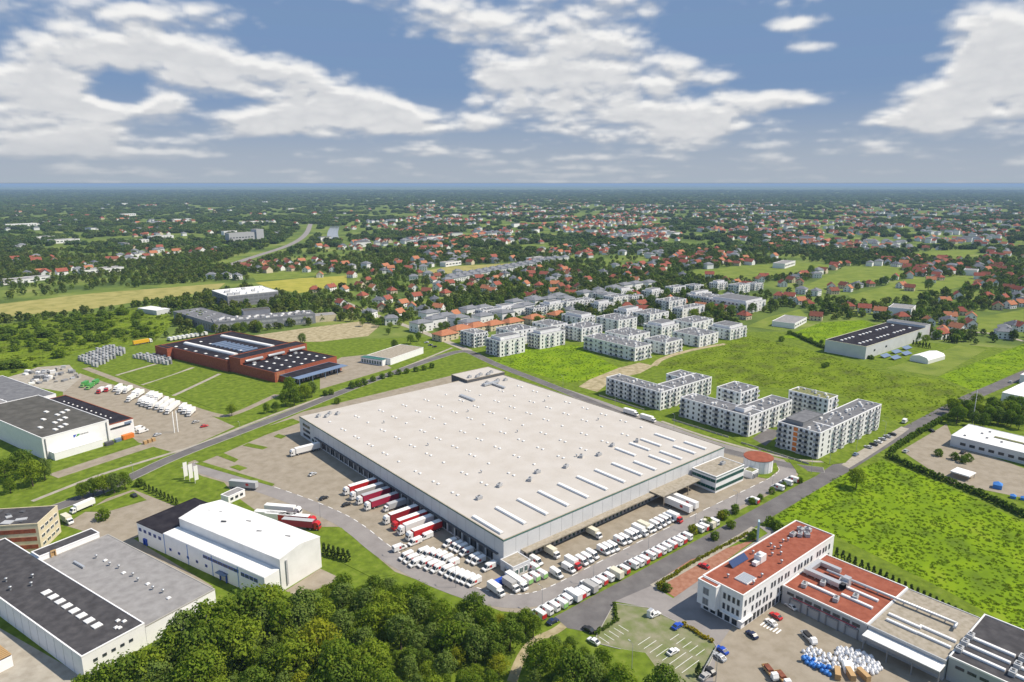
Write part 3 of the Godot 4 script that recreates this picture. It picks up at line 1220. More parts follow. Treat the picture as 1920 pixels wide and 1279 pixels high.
func sheet(called: String, poly: PackedVector2Array, y: float, m: String, label: String, rim := 0.0, rim_mat := "concrete") -> MeshInstance3D:
	var st := tool()
	var ix := Geometry2D.triangulate_polygon(poly)
	if ix.is_empty():
		print("no sheet ", called)
		var merged := Geometry2D.offset_polygon(poly, 0.01)
		poly = merged[0]
		ix = Geometry2D.triangulate_polygon(poly)
	for i in range(0, ix.size(), 3):
		tri(st, Vector3(poly[ix[i]].x, y, poly[ix[i]].y), Vector3(poly[ix[i + 1]].x, y, poly[ix[i + 1]].y), Vector3(poly[ix[i + 2]].x, y, poly[ix[i + 2]].y))
	for i in poly.size():
		var a := poly[i]
		var b := poly[(i + 1) % poly.size()]
		quad(st, Vector3(a.x, -0.3, a.y), Vector3(a.x, y, a.y), Vector3(b.x, y, b.y), Vector3(b.x, -0.3, b.y))
	var o := single(called, done(st, M[m]), label, "", Vector3.ZERO, 0.0, "", "structure")
	if rim > 0.0:
		var ks := tool()
		for i in poly.size():
			var a := poly[i]
			var b := poly[(i + 1) % poly.size()]
			if a.distance_to(b) < 0.3:
				continue
			var n := (b - a).normalized().orthogonal() * 0.12
			var q := [Vector3(a.x + n.x, y - 0.2, a.y + n.y), Vector3(b.x + n.x, y - 0.2, b.y + n.y), Vector3(b.x - n.x, y - 0.2, b.y - n.y), Vector3(a.x - n.x, y - 0.2, a.y - n.y)]
			var up := Vector3(0, 0.2 + rim, 0)
			quad(ks, q[0] + up, q[1] + up, q[2] + up, q[3] + up)
			for k in 4:
				quad(ks, q[k], q[k] + up, q[(k + 1) % 4] + up, q[(k + 1) % 4])
		part(o, "kerb", done(ks, M[rim_mat]))
	return o


func make_ground() -> void:
	var st := tool()
	var r := 60000.0
	quad(st, Vector3(-r, 0, -r), Vector3(r, 0, -r), Vector3(r, 0, r), Vector3(-r, 0, r))
	single("ground", done(st, M.country), "green country reaching to the horizon", "", Vector3(0, -0.05, 0), 0.0, "", "structure")
	# grass of the built-up quarter round the depot
	var near := PackedVector2Array([Vector2(-90, -120), Vector2(60, -60), Vector2(420, 40), Vector2(640, -60), Vector2(720, -140), Vector2(620, -330), Vector2(420, -480), Vector2(300, -560), Vector2(120, -700), Vector2(-120, -600), Vector2(-160, -300)])
	sheet("lawn", near, 0.0, "lawn", "mown and rough grass round the depot")
	var skin := {
		"right_road": ["asphalt", 0.05, "grey asphalt road along the depot verge", 0.0], "depot_yard": ["yard_paving", 0.03, "beige paved yard round the big warehouse", 0.0],
		"meadow_east": ["meadow", 0.02, "bright green meadow beside the red roofed office", 0.0], "meadow_behind_flats": ["wild_meadow", 0.02, "rough green meadow behind the white flats", 0.0],
		"meadow_by_junction": ["meadow", 0.02, "green meadow between the junction and the estate", 0.0], "meadow_far_right": ["meadow", 0.03, "bright green meadow beside the far end of the road", 0.0],
		"playing_field": ["pasture", 0.035, "mown playing field by the grey hall", 0.0], "red_terrace": ["red_paving", 0.07, "red paved strip along the hedge", 0.0],
		"office_forecourt": ["lane_asphalt", 0.045, "grey forecourt of the red roofed office", 0.0], "staff_car_park": ["grass_pavers", 0.06, "car park paved with grass pavers", 0.1],
		"recycling_yard": ["yard_paving", 0.055, "paved yard of the recycling works", 0.0], "sand_lot": ["sand", 0.04, "bare sandy lot", 0.0], "stone_yard": ["yard_paving", 0.03, "paved yard of the stone dealer", 0.0],
		"pallet_yard": ["pale_paving", 0.035, "pale yard full of stone pallets", 0.0], "factory_yard": ["pale_paving", 0.04, "pale paved yard left of the dark roofed factory", 0.0], "flats_parking": ["pale_paving", 0.06, "pale parking strip beside the orange panelled flats", 0.0], "flats_court": ["asphalt", 0.06, "grey court between the middle and the orange panelled flats", 0.0], "hall_forecourt": ["yard_paving", 0.04, "paved forecourt of the white hall", 0.0], "hall_side_yard": ["yard_paving", 0.04, "paved strip beside the white hall", 0.0],
		"yellow_field": ["ripe_field", 0.1, "long yellow field", 0.0], "straw_field": ["straw", 0.1, "yellow straw field", 0.0], "green_field": ["pasture", 0.1, "green field beside the straw field", 0.0],
		"field_mid": ["ripe_field", 0.1, "small yellow green field among the houses", 0.0], "pasture_before_terraces": ["pasture", 0.1, "pasture before the white terraces", 0.0], "pasture_below_tall_tree": ["pasture", 0.1, "pasture below the tall tree", 0.0],
		"narrow_pasture": ["pasture", 0.1, "long narrow pasture", 0.0], "pasture_beside_estate": ["pasture", 0.1, "pasture beside the last estate block", 0.0], "meadow_behind_hall": ["meadow", 0.1, "bright meadow behind the grey hall", 0.0],
		"pasture_at_edge": ["pasture", 0.1, "pasture at the far right", 0.0], "distant_pasture": ["pasture", 0.1, "far pasture among trees", 0.0], "bush_land": ["wild_meadow", 0.05, "green land overgrown with bushes", 0.0],
		"hall_yard_east": ["yard_paving", 0.04, "paved yard before the low white hall", 0.0], "store_car_park": ["yard_paving", 0.04, "car park of the small shop", 0.0], "sand_track": ["sand", 0.05, "sandy building track", 0.0],
	}
	for k in SHEETS:
		var s: Array = skin[k]
		sheet(k, outline(SHEETS[k]), s[1], s[0], s[2], s[3])
		var wide := outline(SHEETS[k])
		blocked.append(Geometry2D.offset_polygon(wide, 26.0 if k == "yellow_field" or k == "straw_field" else 8.0)[0] if s[1] == 0.1 else wide)
	var lay := {
		"near_lawn_path": ["pale_paving", 0.05, "pale path between the first and second lawn of the brick hall", 0.0], "middle_lawn_path": ["pale_paving", 0.05, "pale path between the second and third lawn of the brick hall", 0.0], "far_lawn_path": ["pale_paving", 0.05, "pale path beyond the third lawn of the brick hall", 0.0], "back_road": ["asphalt", 0.065, "grey road behind the warehouse", 0.1], "west_road": ["asphalt", 0.065, "grey road passing the depot gate", 0.1], "north_street": ["pale_paving", 0.055, "pale street towards the villas", 0.0],
		"service_lane": ["lane_asphalt", 0.06, "grey lane round the depot yard", 0.0], "west_footpath": ["pale_paving", 0.04, "pale footpath beside the road", 0.0], "paved_strip": ["yard_paving", 0.035, "paved strip before the white factory", 0.0],
		"brick_hall_street": ["yard_paving", 0.05, "paved street beside the brick hall lawns", 0.0], "east_footpath": ["pale_paving", 0.075, "pale footpath along the road", 0.0], "flats_footpath": ["pale_paving", 0.08, "pale footpath before the white flats", 0.0],
		"dirt_path": ["sand", 0.045, "trodden dirt path through the grass", 0.0], "motorway": ["lane_asphalt", 0.15, "wide motorway through the woods", 0.0], "canal": ["water", 0.12, "pale canal far off", 0.0],
		"far_lane": ["pale_paving", 0.12, "lane among the houses", 0.0], "estate_lane": ["sand", 0.09, "sandy lane at the estate", 0.0], "dock_lane_north": ["lane_asphalt", 0.055, "lane along the back of the warehouse", 0.0],
	}
	for k in RIBBONS:
		var s: Array = lay[k]
		var b := band(RIBBONS[k][0], RIBBONS[k][1])
		sheet(k, b, s[1], s[0], s[2], s[3])
		blocked.append(band(RIBBONS[k][0], 70.0) if k == "motorway" or k == "canal" else b)
	var n := 0
	for k in LAWNS:
		sheet(k, outline(LAWNS[k]), 0.14 + 0.004 * n, "lawn", "patch of mown grass, the " + k.replace("_", " "), 0.0)
		n += 1
	# painted lines
	var ps := tool()
	for i in 8:
		box(ps, Vector3(151.0, 0.05, -118.0 + i * 2.35), Vector3(157.0 + (2.5 if i > 4 else 0.0), 0.068, -117.86 + i * 2.35))
	for i in 5:
		box(ps, Vector3(144.6 + i * 2.3, 0.05, -128.4), Vector3(144.74 + i * 2.3, 0.068, -124.2))
		box(ps, Vector3(160.5, 0.05, -113.0 + i * 2.4), Vector3(165.0, 0.068, -112.86 + i * 2.4))
	single("parking_bay_lines", done(ps, M.bright), "white bay lines painted on the car park", "", Vector3.ZERO, 0.0, "", "structure")
	var zs := tool()
	for i in 6:
		box(zs, Vector3(189.0, 0.05, -98.8 + i * 1.1), Vector3(192.0, 0.066, -98.3 + i * 1.1))
	single("crossing_stripes", done(zs, M.bright), "white crossing stripes beside the office door", "", Vector3.ZERO, 0.0, "", "structure")
	var ls := tool()
	var line := band(RIBBONS.service_lane[0], 8.0)
	for i in range(0, line.size() / 2 - 1):
		if i % 2 == 0:
			var a := line[i]
			var b2 := line[i + 1]
			var nn := (b2 - a).normalized().orthogonal() * 0.15
			quad(ls, Vector3(a.x + nn.x, 0.066, a.y + nn.y), Vector3(b2.x + nn.x, 0.066, b2.y + nn.y), Vector3(b2.x - nn.x, 0.066, b2.y - nn.y), Vector3(a.x - nn.x, 0.066, a.y - nn.y))
	single("lane_edge_line", done(ls, M.bright), "broken white line edging the depot lane", "", Vector3.ZERO, 0.0, "", "structure")


# ---------------------------------------------------------------- buildings
# walls, roof and parapet of a block: local x along its front, -z into its depth
func shell(o: Node3D, x0: float, z0: float, lu: float, lv: float, y0: float, y1: float, wall: String, roof: String, parapet := 0.4, cap := "") -> void:
	var st := tool()
	box(st, Vector3(x0, y0, z0 - lv), Vector3(x0 + lu, y1, z0))
	part(o, "wall", done(st, M[wall]))
	var rt := tool()
	box(rt, Vector3(x0 + 0.12, y1 + 0.003, z0 - lv + 0.12), Vector3(x0 + lu - 0.12, y1 + 0.12, z0 - 0.12))
	part(o, "roof", done(rt, M[roof]))
	if parapet > 0.0:
		var pt := tool()
		ring(pt, x0 - 0.08, z0 + 0.08, lu + 0.16, lv + 0.16, y1 - 0.1, y1 + parapet, 0.4)
		part(o, "parapet", done(pt, M[cap if cap else wall]))


func ring(st: SurfaceTool, x0: float, z0: float, lu: float, lv: float, y0: float, y1: float, t: float) -> void:
	box(st, Vector3(x0, y0, z0 - t), Vector3(x0 + lu, y1, z0))
	box(st, Vector3(x0, y0, z0 - lv), Vector3(x0 + lu, y1, z0 - lv + t))
	box(st, Vector3(x0, y0, z0 - lv + t), Vector3(x0 + t, y1, z0 - t))
	box(st, Vector3(x0 + lu - t, y0, z0 - lv + t), Vector3(x0 + lu, y1, z0 - t))


# a window: frame round a pane set back in it; its own z points out of the wall
func window_mesh(w: float, h: float, frame: String, pane: String, deep := 0.14) -> ArrayMesh:
	var k := "win%.2f_%.2f_%s_%s" % [w, h, frame, pane]
	if not proto.has(k):
		var st := tool()
		var t := minf(0.09, w * 0.12)
		box(st, Vector3(-w / 2, -h / 2, 0), Vector3(w / 2, -h / 2 + t, deep))
		box(st, Vector3(-w / 2, h / 2 - t, 0), Vector3(w / 2, h / 2, deep))
		box(st, Vector3(-w / 2, -h / 2 + t, 0), Vector3(-w / 2 + t, h / 2 - t, deep))
		box(st, Vector3(w / 2 - t, -h / 2 + t, 0), Vector3(w / 2, h / 2 - t, deep))
		if w > 1.2:
			box(st, Vector3(-t / 2, -h / 2 + t, 0), Vector3(t / 2, h / 2 - t, deep - 0.02))
		var m := done(st, M[frame])
		var gt := tool()
		box(gt, Vector3(-w / 2 + t, -h / 2 + t, 0), Vector3(w / 2 - t, h / 2 - t, deep * 0.35))
		proto[k] = done(gt, M[pane], m)
	return proto[k]


func balcony_mesh(w: float, depth: float, rail: String, slab: String) -> ArrayMesh:
	var k := "bal%.2f_%.2f_%s_%s" % [w, depth, rail, slab]
	if not proto.has(k):
		var st := tool()
		box(st, Vector3(-w / 2, -0.1, 0), Vector3(w / 2, 0.1, depth))
		var m := done(st, M[slab])
		var r := tool()
		box(r, Vector3(-w / 2, 0.15, depth - 0.08), Vector3(w / 2, 1.1, depth))
		box(r, Vector3(-w / 2, 0.15, 0), Vector3(-w / 2 + 0.08, 1.1, depth - 0.08))
		box(r, Vector3(w / 2 - 0.08, 0.15, 0), Vector3(w / 2, 1.1, depth - 0.08))
		m = done(r, M[rail], m)
		var g := tool()
		box(g, Vector3(-w * 0.28, 0.1, 0.0), Vector3(w * 0.28, 2.2, 0.06))
		proto[k] = done(g, M.glass, m)
	return proto[k]


# put a mesh on a side of a block: f front, l left, r right, b back; s runs along that side
func hang(o: Node3D, called: String, mesh: Mesh, side: String, x0: float, z0: float, lu: float, lv: float, s: float, y: float, off := 0.0) -> MeshInstance3D:
	var at: Vector3
	var turn := 0.0
	match side:
		"f":
			at = Vector3(x0 + s, y, z0 + off)
		"l":
			at = Vector3(x0 - off, y, z0 - lv + s)
			turn = -PI / 2
		"r":
			at = Vector3(x0 + lu + off, y, z0 - s)
			turn = PI / 2
		_:
			at = Vector3(x0 + lu - s, y, z0 - lv - off)
			turn = PI
	return part(o, called, mesh, at, turn)


func hvac_mesh() -> ArrayMesh:
	if not proto.has("hvac"):
		var st := tool()
		cbox(st, Vector3(0, 0.75, 0), Vector3(2.6, 1.3, 1.6))
		cbox(st, Vector3(0, 1.55, 0.1), Vector3(1.3, 0.3, 1.1))
		for s in [-1, 1]:
			cbox(st, Vector3(1.1 * s, 0.06, 0), Vector3(0.12, 0.14, 1.5))
		var m := done(st, M.light_grey)
		var g := tool()
		lathe(g, Vector3(0.0, 1.7, 0.1), [[0.45, 0.0], [0.45, 0.12], [0.0, 0.12]], 10)
		proto["hvac"] = done(g, M.dark_grey, m)
	return proto["hvac"]


func dome_mesh(w: float, mat := "bright") -> ArrayMesh:
	var k := "dome%.2f%s" % [w, mat]
	if not proto.has(k):
		var st := tool()
		box(st, Vector3(-w / 2, 0, -w / 2), Vector3(w / 2, 0.3, w / 2))
		var m := done(st, M.light_grey)
		var g := tool()
		var q := w * 0.48
		for i in 4:
			var a := PI / 4 + PI / 2 * i
			var b := a + PI / 2
			var r := q * 1.4142
			quad(g, Vector3(cos(a) * r, 0.3, sin(a) * r), Vector3(cos(a) * r * 0.55, 0.55, sin(a) * r * 0.55), Vector3(cos(b) * r * 0.55, 0.55, sin(b) * r * 0.55), Vector3(cos(b) * r, 0.3, sin(b) * r))
			tri(g, Vector3(0, 0.62, 0), Vector3(cos(b) * r * 0.55, 0.55, sin(b) * r * 0.55), Vector3(cos(a) * r * 0.55, 0.55, sin(a) * r * 0.55))
		proto[k] = done(g, M[mat], m)
	return proto[k]


func pipe_mesh() -> ArrayMesh:
	if not proto.has("vent"):
		var st := tool()
		lathe(st, Vector3.ZERO, [[0.28, 0.0], [0.28, 1.0], [0.5, 1.05], [0.5, 1.3], [0.0, 1.5]], 8)
		proto["vent"] = done(st, M.steel)
	return proto["vent"]


# a raised strip of roof glazing along z
func strip_mesh(l: float, w := 2.0, h := 0.9) -> ArrayMesh:
	var k := "strip%.1f_%.1f" % [l, w]
	if not proto.has(k):
		var st := tool()
		box(st, Vector3(-w / 2, 0, -l / 2), Vector3(w / 2, h * 0.4, l / 2))
		var m := done(st, M.light_grey)
		var g := tool()
		prism(g, [[-w / 2 + 0.03, h * 0.4], [w / 2 - 0.03, h * 0.4], [w * 0.36, h * 0.85], [0, h], [-w * 0.36, h * 0.85]], -l / 2 + 0.03, l / 2 - 0.03)
		proto[k] = done(g, M.bright, m)
	return proto[k]


func door_mesh(w: float, h: float, leaf: String, frame: String) -> ArrayMesh:
	var k := "door%.1f_%.1f_%s_%s" % [w, h, leaf, frame]
	if not proto.has(k):
		var st := tool()
		box(st, Vector3(-w / 2 - 0.3, 0, 0), Vector3(-w / 2, h + 0.4, 0.55))
		box(st, Vector3(w / 2, 0, 0), Vector3(w / 2 + 0.3, h + 0.4, 0.55))
		box(st, Vector3(-w / 2, h, 0), Vector3(w / 2, h + 0.4, 0.55))
		var m := done(st, M[frame])
		var g := tool()
		for i in 5:
			box(g, Vector3(-w / 2, h * i / 5.0 + 0.02, 0), Vector3(w / 2, h * (i + 1) / 5.0 - 0.02, 0.08))
		proto[k] = done(g, M[leaf], m)
	return proto[k]


func make_depot() -> void:
	var X := 147.0
	var Z := -178.8
	var LU := 143.4
	var LV := 182.0
	var H := 11.2
	var o := thing("parcel_warehouse", "huge pale flat roofed warehouse in the middle of the paved depot", "warehouse", Vector3(X, 0, Z))
	shell(o, 0, 0, LU, LV, 0, H, "cladding", "white_roof", 0.35, "beige_roof")
	var tr := tool()
	box(tr, Vector3(-0.13, H - 0.25, 0.085), Vector3(LU + 0.13, H + 0.2, 0.135))
	box(tr, Vector3(-0.135, H - 0.25, -LV), Vector3(-0.085, H + 0.2, 0.08))
	part(o, "green_edge_trim", done(tr, M.green_trim))
	# cladding joints on both long sides
	for i in 23:
		var s := tool()
		box(s, Vector3(-0.03, 4.9, 0), Vector3(0.03, H - 0.3, 0.03))
		if not proto.has("joint"):
			proto["joint"] = done(s, M.mid_grey)
		hang(o, "cladding_joint", proto["joint"], "f", 0, 0, LU, LV, 6.0 + i * 6.0, 0.0, 0.0)
	for i in 29:
		hang(o, "cladding_joint", proto["joint"], "l", 0, 0, LU, LV, 6.0 + i * 6.1, 0.0, 0.0)
	# dock ledge and doors, south side
	var led := tool()
	box(led, Vector3(8.5, 4.1, 0.0), Vector3(86.0, 4.6, 3.2))
	part(o, "dock_canopy", done(led, M.beige_roof))
	for i in 32:
		hang(o, "dock_door", door_mesh(1.5, 2.9, "green_glass" if i % 3 else "dark_grey", "light_grey"), "f", 0, 0, LU, LV, 10.2 + i * 2.4, 0.35, 0.0)
	var can := tool()
	box(can, Vector3(85.0, 4.9, 0.0), Vector3(113.0, 5.3, 7.6))
	for i in 3:
		box(can, Vector3(86.0 + i * 9.0, 0.0, 7.0), Vector3(86.35 + i * 9.0, 4.9, 7.35))
	part(o, "loading_canopy", done(can, M.beige_roof))
	for i in 6:
		hang(o, "dock_door", door_mesh(3.0, 3.4, "dark_grey", "light_grey"), "f", 0, 0, LU, LV, 89.0 + i * 4.2, 0.9, 0.0)
	# west side docks
	var lw := tool()
	box(lw, Vector3(-0.9, 4.5, -LV + 20.0), Vector3(0.0, 4.85, -3.0))
	part(o, "dock_canopy", done(lw, M.dark_grey))
	for i in 30:
		hang(o, "dock_door", door_mesh(2.6, 3.2, "dark_grey", "black" if i % 2 else "mid_grey"), "l", 0, 0, LU, LV, 26.0 + i * 5.1, 0.8, 0.0)
	for i in 3:
		hang(o, "office_window", window_mesh(9.0, 1.5, "dark_grey", "glass"), "l", 0, 0, LU, LV, 9.0 + i * 0.0, 2.2 + i * 2.9, 0.0)
		hang(o, "office_window", window_mesh(3.0, 1.8, "light_grey", "green_glass"), "l", 0, 0, LU, LV, 17.0 + i * 4.0, 2.0, 0.0)
	# roof lights
	for i in 8:
		part(o, "roof_light", strip_mesh(17.8), Vector3(2.6 + i * 11.7, H + 0.12, -13.0))
	for x in [94.0, 105.3, 113.6, 124.3, 133.3]:
		part(o, "roof_light", strip_mesh(12.8), Vector3(x, H + 0.12, -10.2))
	for x in [100.0, 110.8, 119.6, 131.0]:
		part(o, "roof_light", strip_mesh(12.6), Vector3(x, H + 0.12, -27.2))
	for j in 9:
		for i in 9:
			var x := 9.0 + i * 15.6
			var z := -45.0 - j * 14.6
			if z < -150.0 and x > 108.0:
				continue
			part(o, "smoke_vent", dome_mesh(1.25), Vector3(x, H + 0.12, z))
			if (i + j) % 5 != 3:
				part(o, "smoke_vent", dome_mesh(1.25), Vector3(x + 0.2, H + 0.12, z + 3.4))
			if (i * 7 + j * 3) % 9 == 1:
				part(o, "vent_pipe", pipe_mesh(), Vector3(x + 6.5, H + 0.12, z + 6.0))
	for i in 9:
		part(o, "roof_unit", hvac_mesh(), Vector3(14.0 + i * 12.2 + (i % 3) * 2.0, H + 0.12, -33.0 - (i % 2) * 4.0), 0.3 * (i % 3))
	# raised plant corner at the far end
	shell(o, LU - 31.0, -LV + 8.0, 32.0, 18.0, 8.0, 13.2, "dark_grey", "white_roof", 0.3, "beige_roof")
	for i in 10:
		part(o, "roof_unit", hvac_mesh(), Vector3(LU - 26.0 + (i % 5) * 4.6, (13.35 if i < 5 else H + 0.12), -LV + 12.0 - (8.0 if i < 5 else -5.0) + (i % 2) * 2.5))
	var duct := tool()
	box(duct, Vector3(LU - 27.0, 11.8, -LV + 20.0), Vector3(LU - 15.0, 13.0, -LV + 22.0))
	box(duct, Vector3(LU - 21.0, 11.8, -LV + 22.0), Vector3(LU - 19.5, 12.6, -LV + 34.0))
	box(duct, Vector3(LU - 52.0, 11.5, -LV + 28.0), Vector3(LU - 50.0, 12.5, -LV + 42.0))
	part(o, "air_duct", done(duct, M.steel))
	for i in 4:
		part(o, "roof_unit", hvac_mesh(), Vector3(8.0 + i * 3.4, H + 0.12, -LV + 8.0 + (i % 2) * 3.0), 0.5)
	# corner office
	var a := thing("corner_office", "low grey annex at the near corner of the warehouse", "annex", Vector3(145.4, 0, -171.4))
	shell(a, 0, 0, 8.4, 7.3, 0, 4.1, "cladding", "beige_roof", 0.25)
	for i in 3:
		hang(a, "window", window_mesh(1.5, 2.2, "white", "green_glass"), "f", 0, 0, 8.4, 7.3, 1.6 + i * 2.3, 1.7)
	hang(a, "door", door_mesh(1.2, 2.2, "dark_grey", "light_grey"), "l", 0, 0, 8.4, 7.3, 3.6, 0.05)
	# two storey office at the east end
	var b := thing("depot_office", "two storey white office with green glass bands at the warehouse corner", "office", Vector3(262.4, 0, -164.6), deg_to_rad(-1.5))
	shell(b, 0, 0, 22.5, 13.4, 0, 7.9, "white_wall", "beige_roof", 0.35, "white_wall")
	for y in [1.9, 5.7]:
		for i in 9:
			hang(b, "window", window_mesh(2.3, 1.5, "green_trim", "green_glass"), "f", 0, 0, 22.5, 13.4, 1.4 + i * 2.45, y)
		for i in 5:
			hang(b, "window", window_mesh(2.5, 1.5, "green_trim", "green_glass"), "l", 0, 0, 22.5, 13.4, 1.4 + i * 2.62, y)
	var gt := tool()
	ring(gt, -0.11, 0.11, 22.72, 13.62, 7.45, 7.75, 0.3)
	part(b, "green_edge_trim", done(gt, M.green_trim))
	part(b, "roof_unit", hvac_mesh(), Vector3(15.0, 8.0, -7.0))
	var t := thing("water_tank", "round white tank with a red lid beside the depot office", "tank", Vector3(303.0, 0, -167.0))
	var st := tool()
	lathe(st, Vector3.ZERO, [[7.0, 0.0], [7.0, 6.5]], 40)
	part(t, "tank_wall", done(st, M.white_wall))
	for i in 20:
		var s := tool()
		box(s, Vector3(-0.05, 0.1, 6.985), Vector3(0.05, 6.4, 7.06))
		if not proto.has("seam"):
			proto["seam"] = done(s, M.light_grey)
		part(t, "seam", proto["seam"], Vector3.ZERO, TAU * i / 20.0)
	st = tool()
	lathe(st, Vector3.ZERO, [[7.18, 6.4], [7.18, 6.75], [6.9, 6.78], [0.0, 7.0]], 40, false)
	part(t, "lid", done(st, M.red_roof))
	var hut := thing("pump_house", "small white hut with a mossy roof beside the round tank", "hut", Vector3(289.6, 0, -162.2))
	shell(hut, 0, 0, 5.6, 5.0, 0, 3.3, "white_wall", "moss_roof", 0.2)
	hang(hut, "door", door_mesh(1.1, 2.1, "mid_grey", "light_grey"), "f", 0, 0, 5.6, 5, 1.6, 0.04)
	hang(hut, "door", door_mesh(1.1, 2.1, "mid_grey", "light_grey"), "f", 0, 0, 5.6, 5, 3.8, 0.04)


func make_red_office() -> void:
	var o := thing("red_roofed_office", "long white three storey office under a red flat roof", "office", Vector3(179.6, 0, -101.6), deg_to_rad(-0.6))
	var LU := 63.0
	var LV := 15.2
	shell(o, 2.6, 0, LU - 2.6, LV, 0, 11.9, "white_wall", "red_roof", 0.45, "bright")
	shell(o, 0, -8.2, 2.5, 7.0, 3.4, 11.7, "white_wall", "red_roof", 0.4, "bright")
	for y in [5.2, 8.9]:
		for i in 26:
			if (i * 5 + int(y)) % 7 == 3:
				continue
			hang(o, "window", window_mesh(0.95, 2.1, "mid_grey", "glass"), "f", 2.6, 0, LU - 2.6, LV, 1.7 + i * 2.2 + (0.35 if i % 2 else 0.0), y)
		for i in 4:
			hang(o, "window", window_mesh(0.95, 2.1, "mid_grey", "glass"), "l", 2.6, 0, LU - 2.6, LV, 8.6 + i * 1.7, y)
		hang(o, "tall_panel", window_mesh(2.2, 2.4, "light_grey", "mid_grey"), "l", 0, -8.2, 2.5, 7.0, 3.3, y)
	for i in 12:
		hang(o, "ground_floor_window", window_mesh(1.5, 2.4, "dark_grey", "glass"), "f", 2.6, 0, LU - 2.6, LV, 3.0 + i * 2.35, 1.6)
	for i in 5:
		hang(o, "ground_floor_window", window_mesh(1.8, 2.3, "dark_grey", "glass"), "l", 2.6, 0, LU - 2.6, LV, 2.0 + i * 2.7, 1.6)
	var can := tool()
	box(can, Vector3(1.6, 3.15, -7.5), Vector3(2.6, 3.4, 0.9))
	box(can, Vector3(2.6, 3.15, 0.0), Vector3(8.0, 3.4, 0.9))
	part(o, "entrance_canopy", done(can, M.bright))
	var y0 := 12.03
	# glazed hatch, solar panel, plant
	var sk := tool()
	box(sk, Vector3(9.0, y0, -7.4), Vector3(14.6, y0 + 0.45, -2.6))
	part(o, "roof_light", done(sk, M.bright))
	for i in 6:
		var bs := tool()
		box(bs, Vector3(9.15 + i * 0.92, y0 + 0.45, -7.25), Vector3(9.93 + i * 0.92, y0 + 0.52, -2.75))
		part(o, "pane", done(bs, M.steel))
	var sp := tool()
	quad(sp, Vector3(14.0, y0 + 0.3, -11.2), Vector3(14.0, y0 + 1.9, -13.1), Vector3(23.5, y0 + 1.9, -13.1), Vector3(23.5, y0 + 0.3, -11.2))
	quad(sp, Vector3(14.0, y0 + 0.22, -11.2), Vector3(23.5, y0 + 0.22, -11.2), Vector3(23.5, y0 + 1.82, -13.1), Vector3(14.0, y0 + 1.82, -13.1))
	for i in 4:
		bar(sp, Vector3(14.4 + i * 2.9, y0, -13.0), Vector3(14.4 + i * 2.9, y0 + 1.8, -13.0), 0.05, 0.05, 4)
		bar(sp, Vector3(14.4 + i * 2.9, y0, -11.2), Vector3(14.4 + i * 2.9, y0 + 0.26, -11.2), 0.05, 0.05, 4)
	part(o, "solar_panel", done(sp, M.solar))
	var pl := tool()
	cbox(pl, Vector3(25.5, y0 + 1.5, -8.0), Vector3(3.6, 2.6, 2.6))
	cbox(pl, Vector3(22.2, y0 + 0.8, -7.6), Vector3(2.4, 1.2, 1.6))
	lathe(pl, Vector3(25.0, y0 + 2.8, -8.0), [[0.9, 0.0], [0.9, 0.6], [0.0, 0.6]], 12)
	part(o, "cooling_unit", done(pl, M.white))
	for i in 5:
		part(o, "roof_unit", hvac_mesh(), Vector3(51.0 + i * 1.9, y0, -9.8 + (i % 3) * 1.7), 0.4 * i)
	for p in [[8.0, -9.2], [11.0, -1.6], [17.0, -2.2], [32.0, -7.2], [35.0, -5.6], [36.5, -9.0], [39.0, -8.0], [37.6, -11.0], [43.5, -9.6], [46.0, -9.0], [28.0, -12.2], [30.0, -2.5]]:
		part(o, "vent_pipe", pipe_mesh(), Vector3(p[0], y0, p[1]))
	# works behind it
	var e := thing("red_roofed_workshop", "low workshop with a red roof and big air ducts joined to the office", "workshop", Vector3(205.6, 0, -72.6))
	shell(e, 0, 0, 31.0, 28.0, 0, 6.6, "light_grey", "red_roof", 0.35, "bright")
	var y1 := 6.72
	for p in [[7.0, -18.0, 11.0], [9.5, -7.5, 10.0], [15.0, -9.0, 12.0]]:
		part(e, "roof_light", strip_mesh(p[2], 1.3, 0.8), Vector3(p[0], y1, p[1]))
	var d := tool()
	box(d, Vector3(12.0, y1 + 0.6, -27.0), Vector3(14.0, y1 + 2.2, -13.0))
	box(d, Vector3(14.0, y1 + 0.6, -27.0), Vector3(21.0, y1 + 2.2, -25.2))
	box(d, Vector3(21.0, y1 + 0.6, -27.0), Vector3(22.6, y1 + 2.0, -18.5))
	box(d, Vector3(12.0, y1 + 0.6, -14.6), Vector3(16.0, y1 + 2.2, -13.0))
	box(d, Vector3(15.0, y1 + 0.3, -15.0), Vector3(17.2, y1 + 3.4, -12.8))
	for i in 5:
		box(d, Vector3(12.3, y1, -26.0 + i * 2.8), Vector3(12.6, y1 + 0.6, -25.6 + i * 2.8))
	part(e, "air_duct", done(d, M.steel))
	var d2 := tool()
	bar(d2, Vector3(19.0, y1 + 1.0, -22.0), Vector3(20.2, y1 + 1.0, 18.0), 0.5, 0.5, 10)
	bar(d2, Vector3(20.2, y1 + 1.0, 18.0), Vector3(17.2, y1 + 1.0, 18.3), 0.5, 0.5, 8)
	for i in 10:
		cbox(d2, Vector3(19.1 + i * 0.11, y1 + 0.28, -21.0 + i * 4.0), Vector3(0.9, 0.5, 0.2))
	part(e, "long_duct", done(d2, M.steel))
	for i in 5:
		part(e, "roof_unit", hvac_mesh(), Vector3(5.0 + (i % 3) * 6.0, y1, -23.0 + i * 3.6), 0.2)
	for i in 8:
		hang(e, "window", window_mesh(2.4, 1.0, "dark_grey", "glass"), "l", 0, 0, 31, 28, 3.0 + i * 3.1, 4.9)
	for i in 4:
		hang(e, "gate", door_mesh(3.6, 3.2, "light_grey", "mid_grey"), "l", 0, 0, 31, 28, 5.0 + i * 6.2, 0.06)
	var rs := tool()
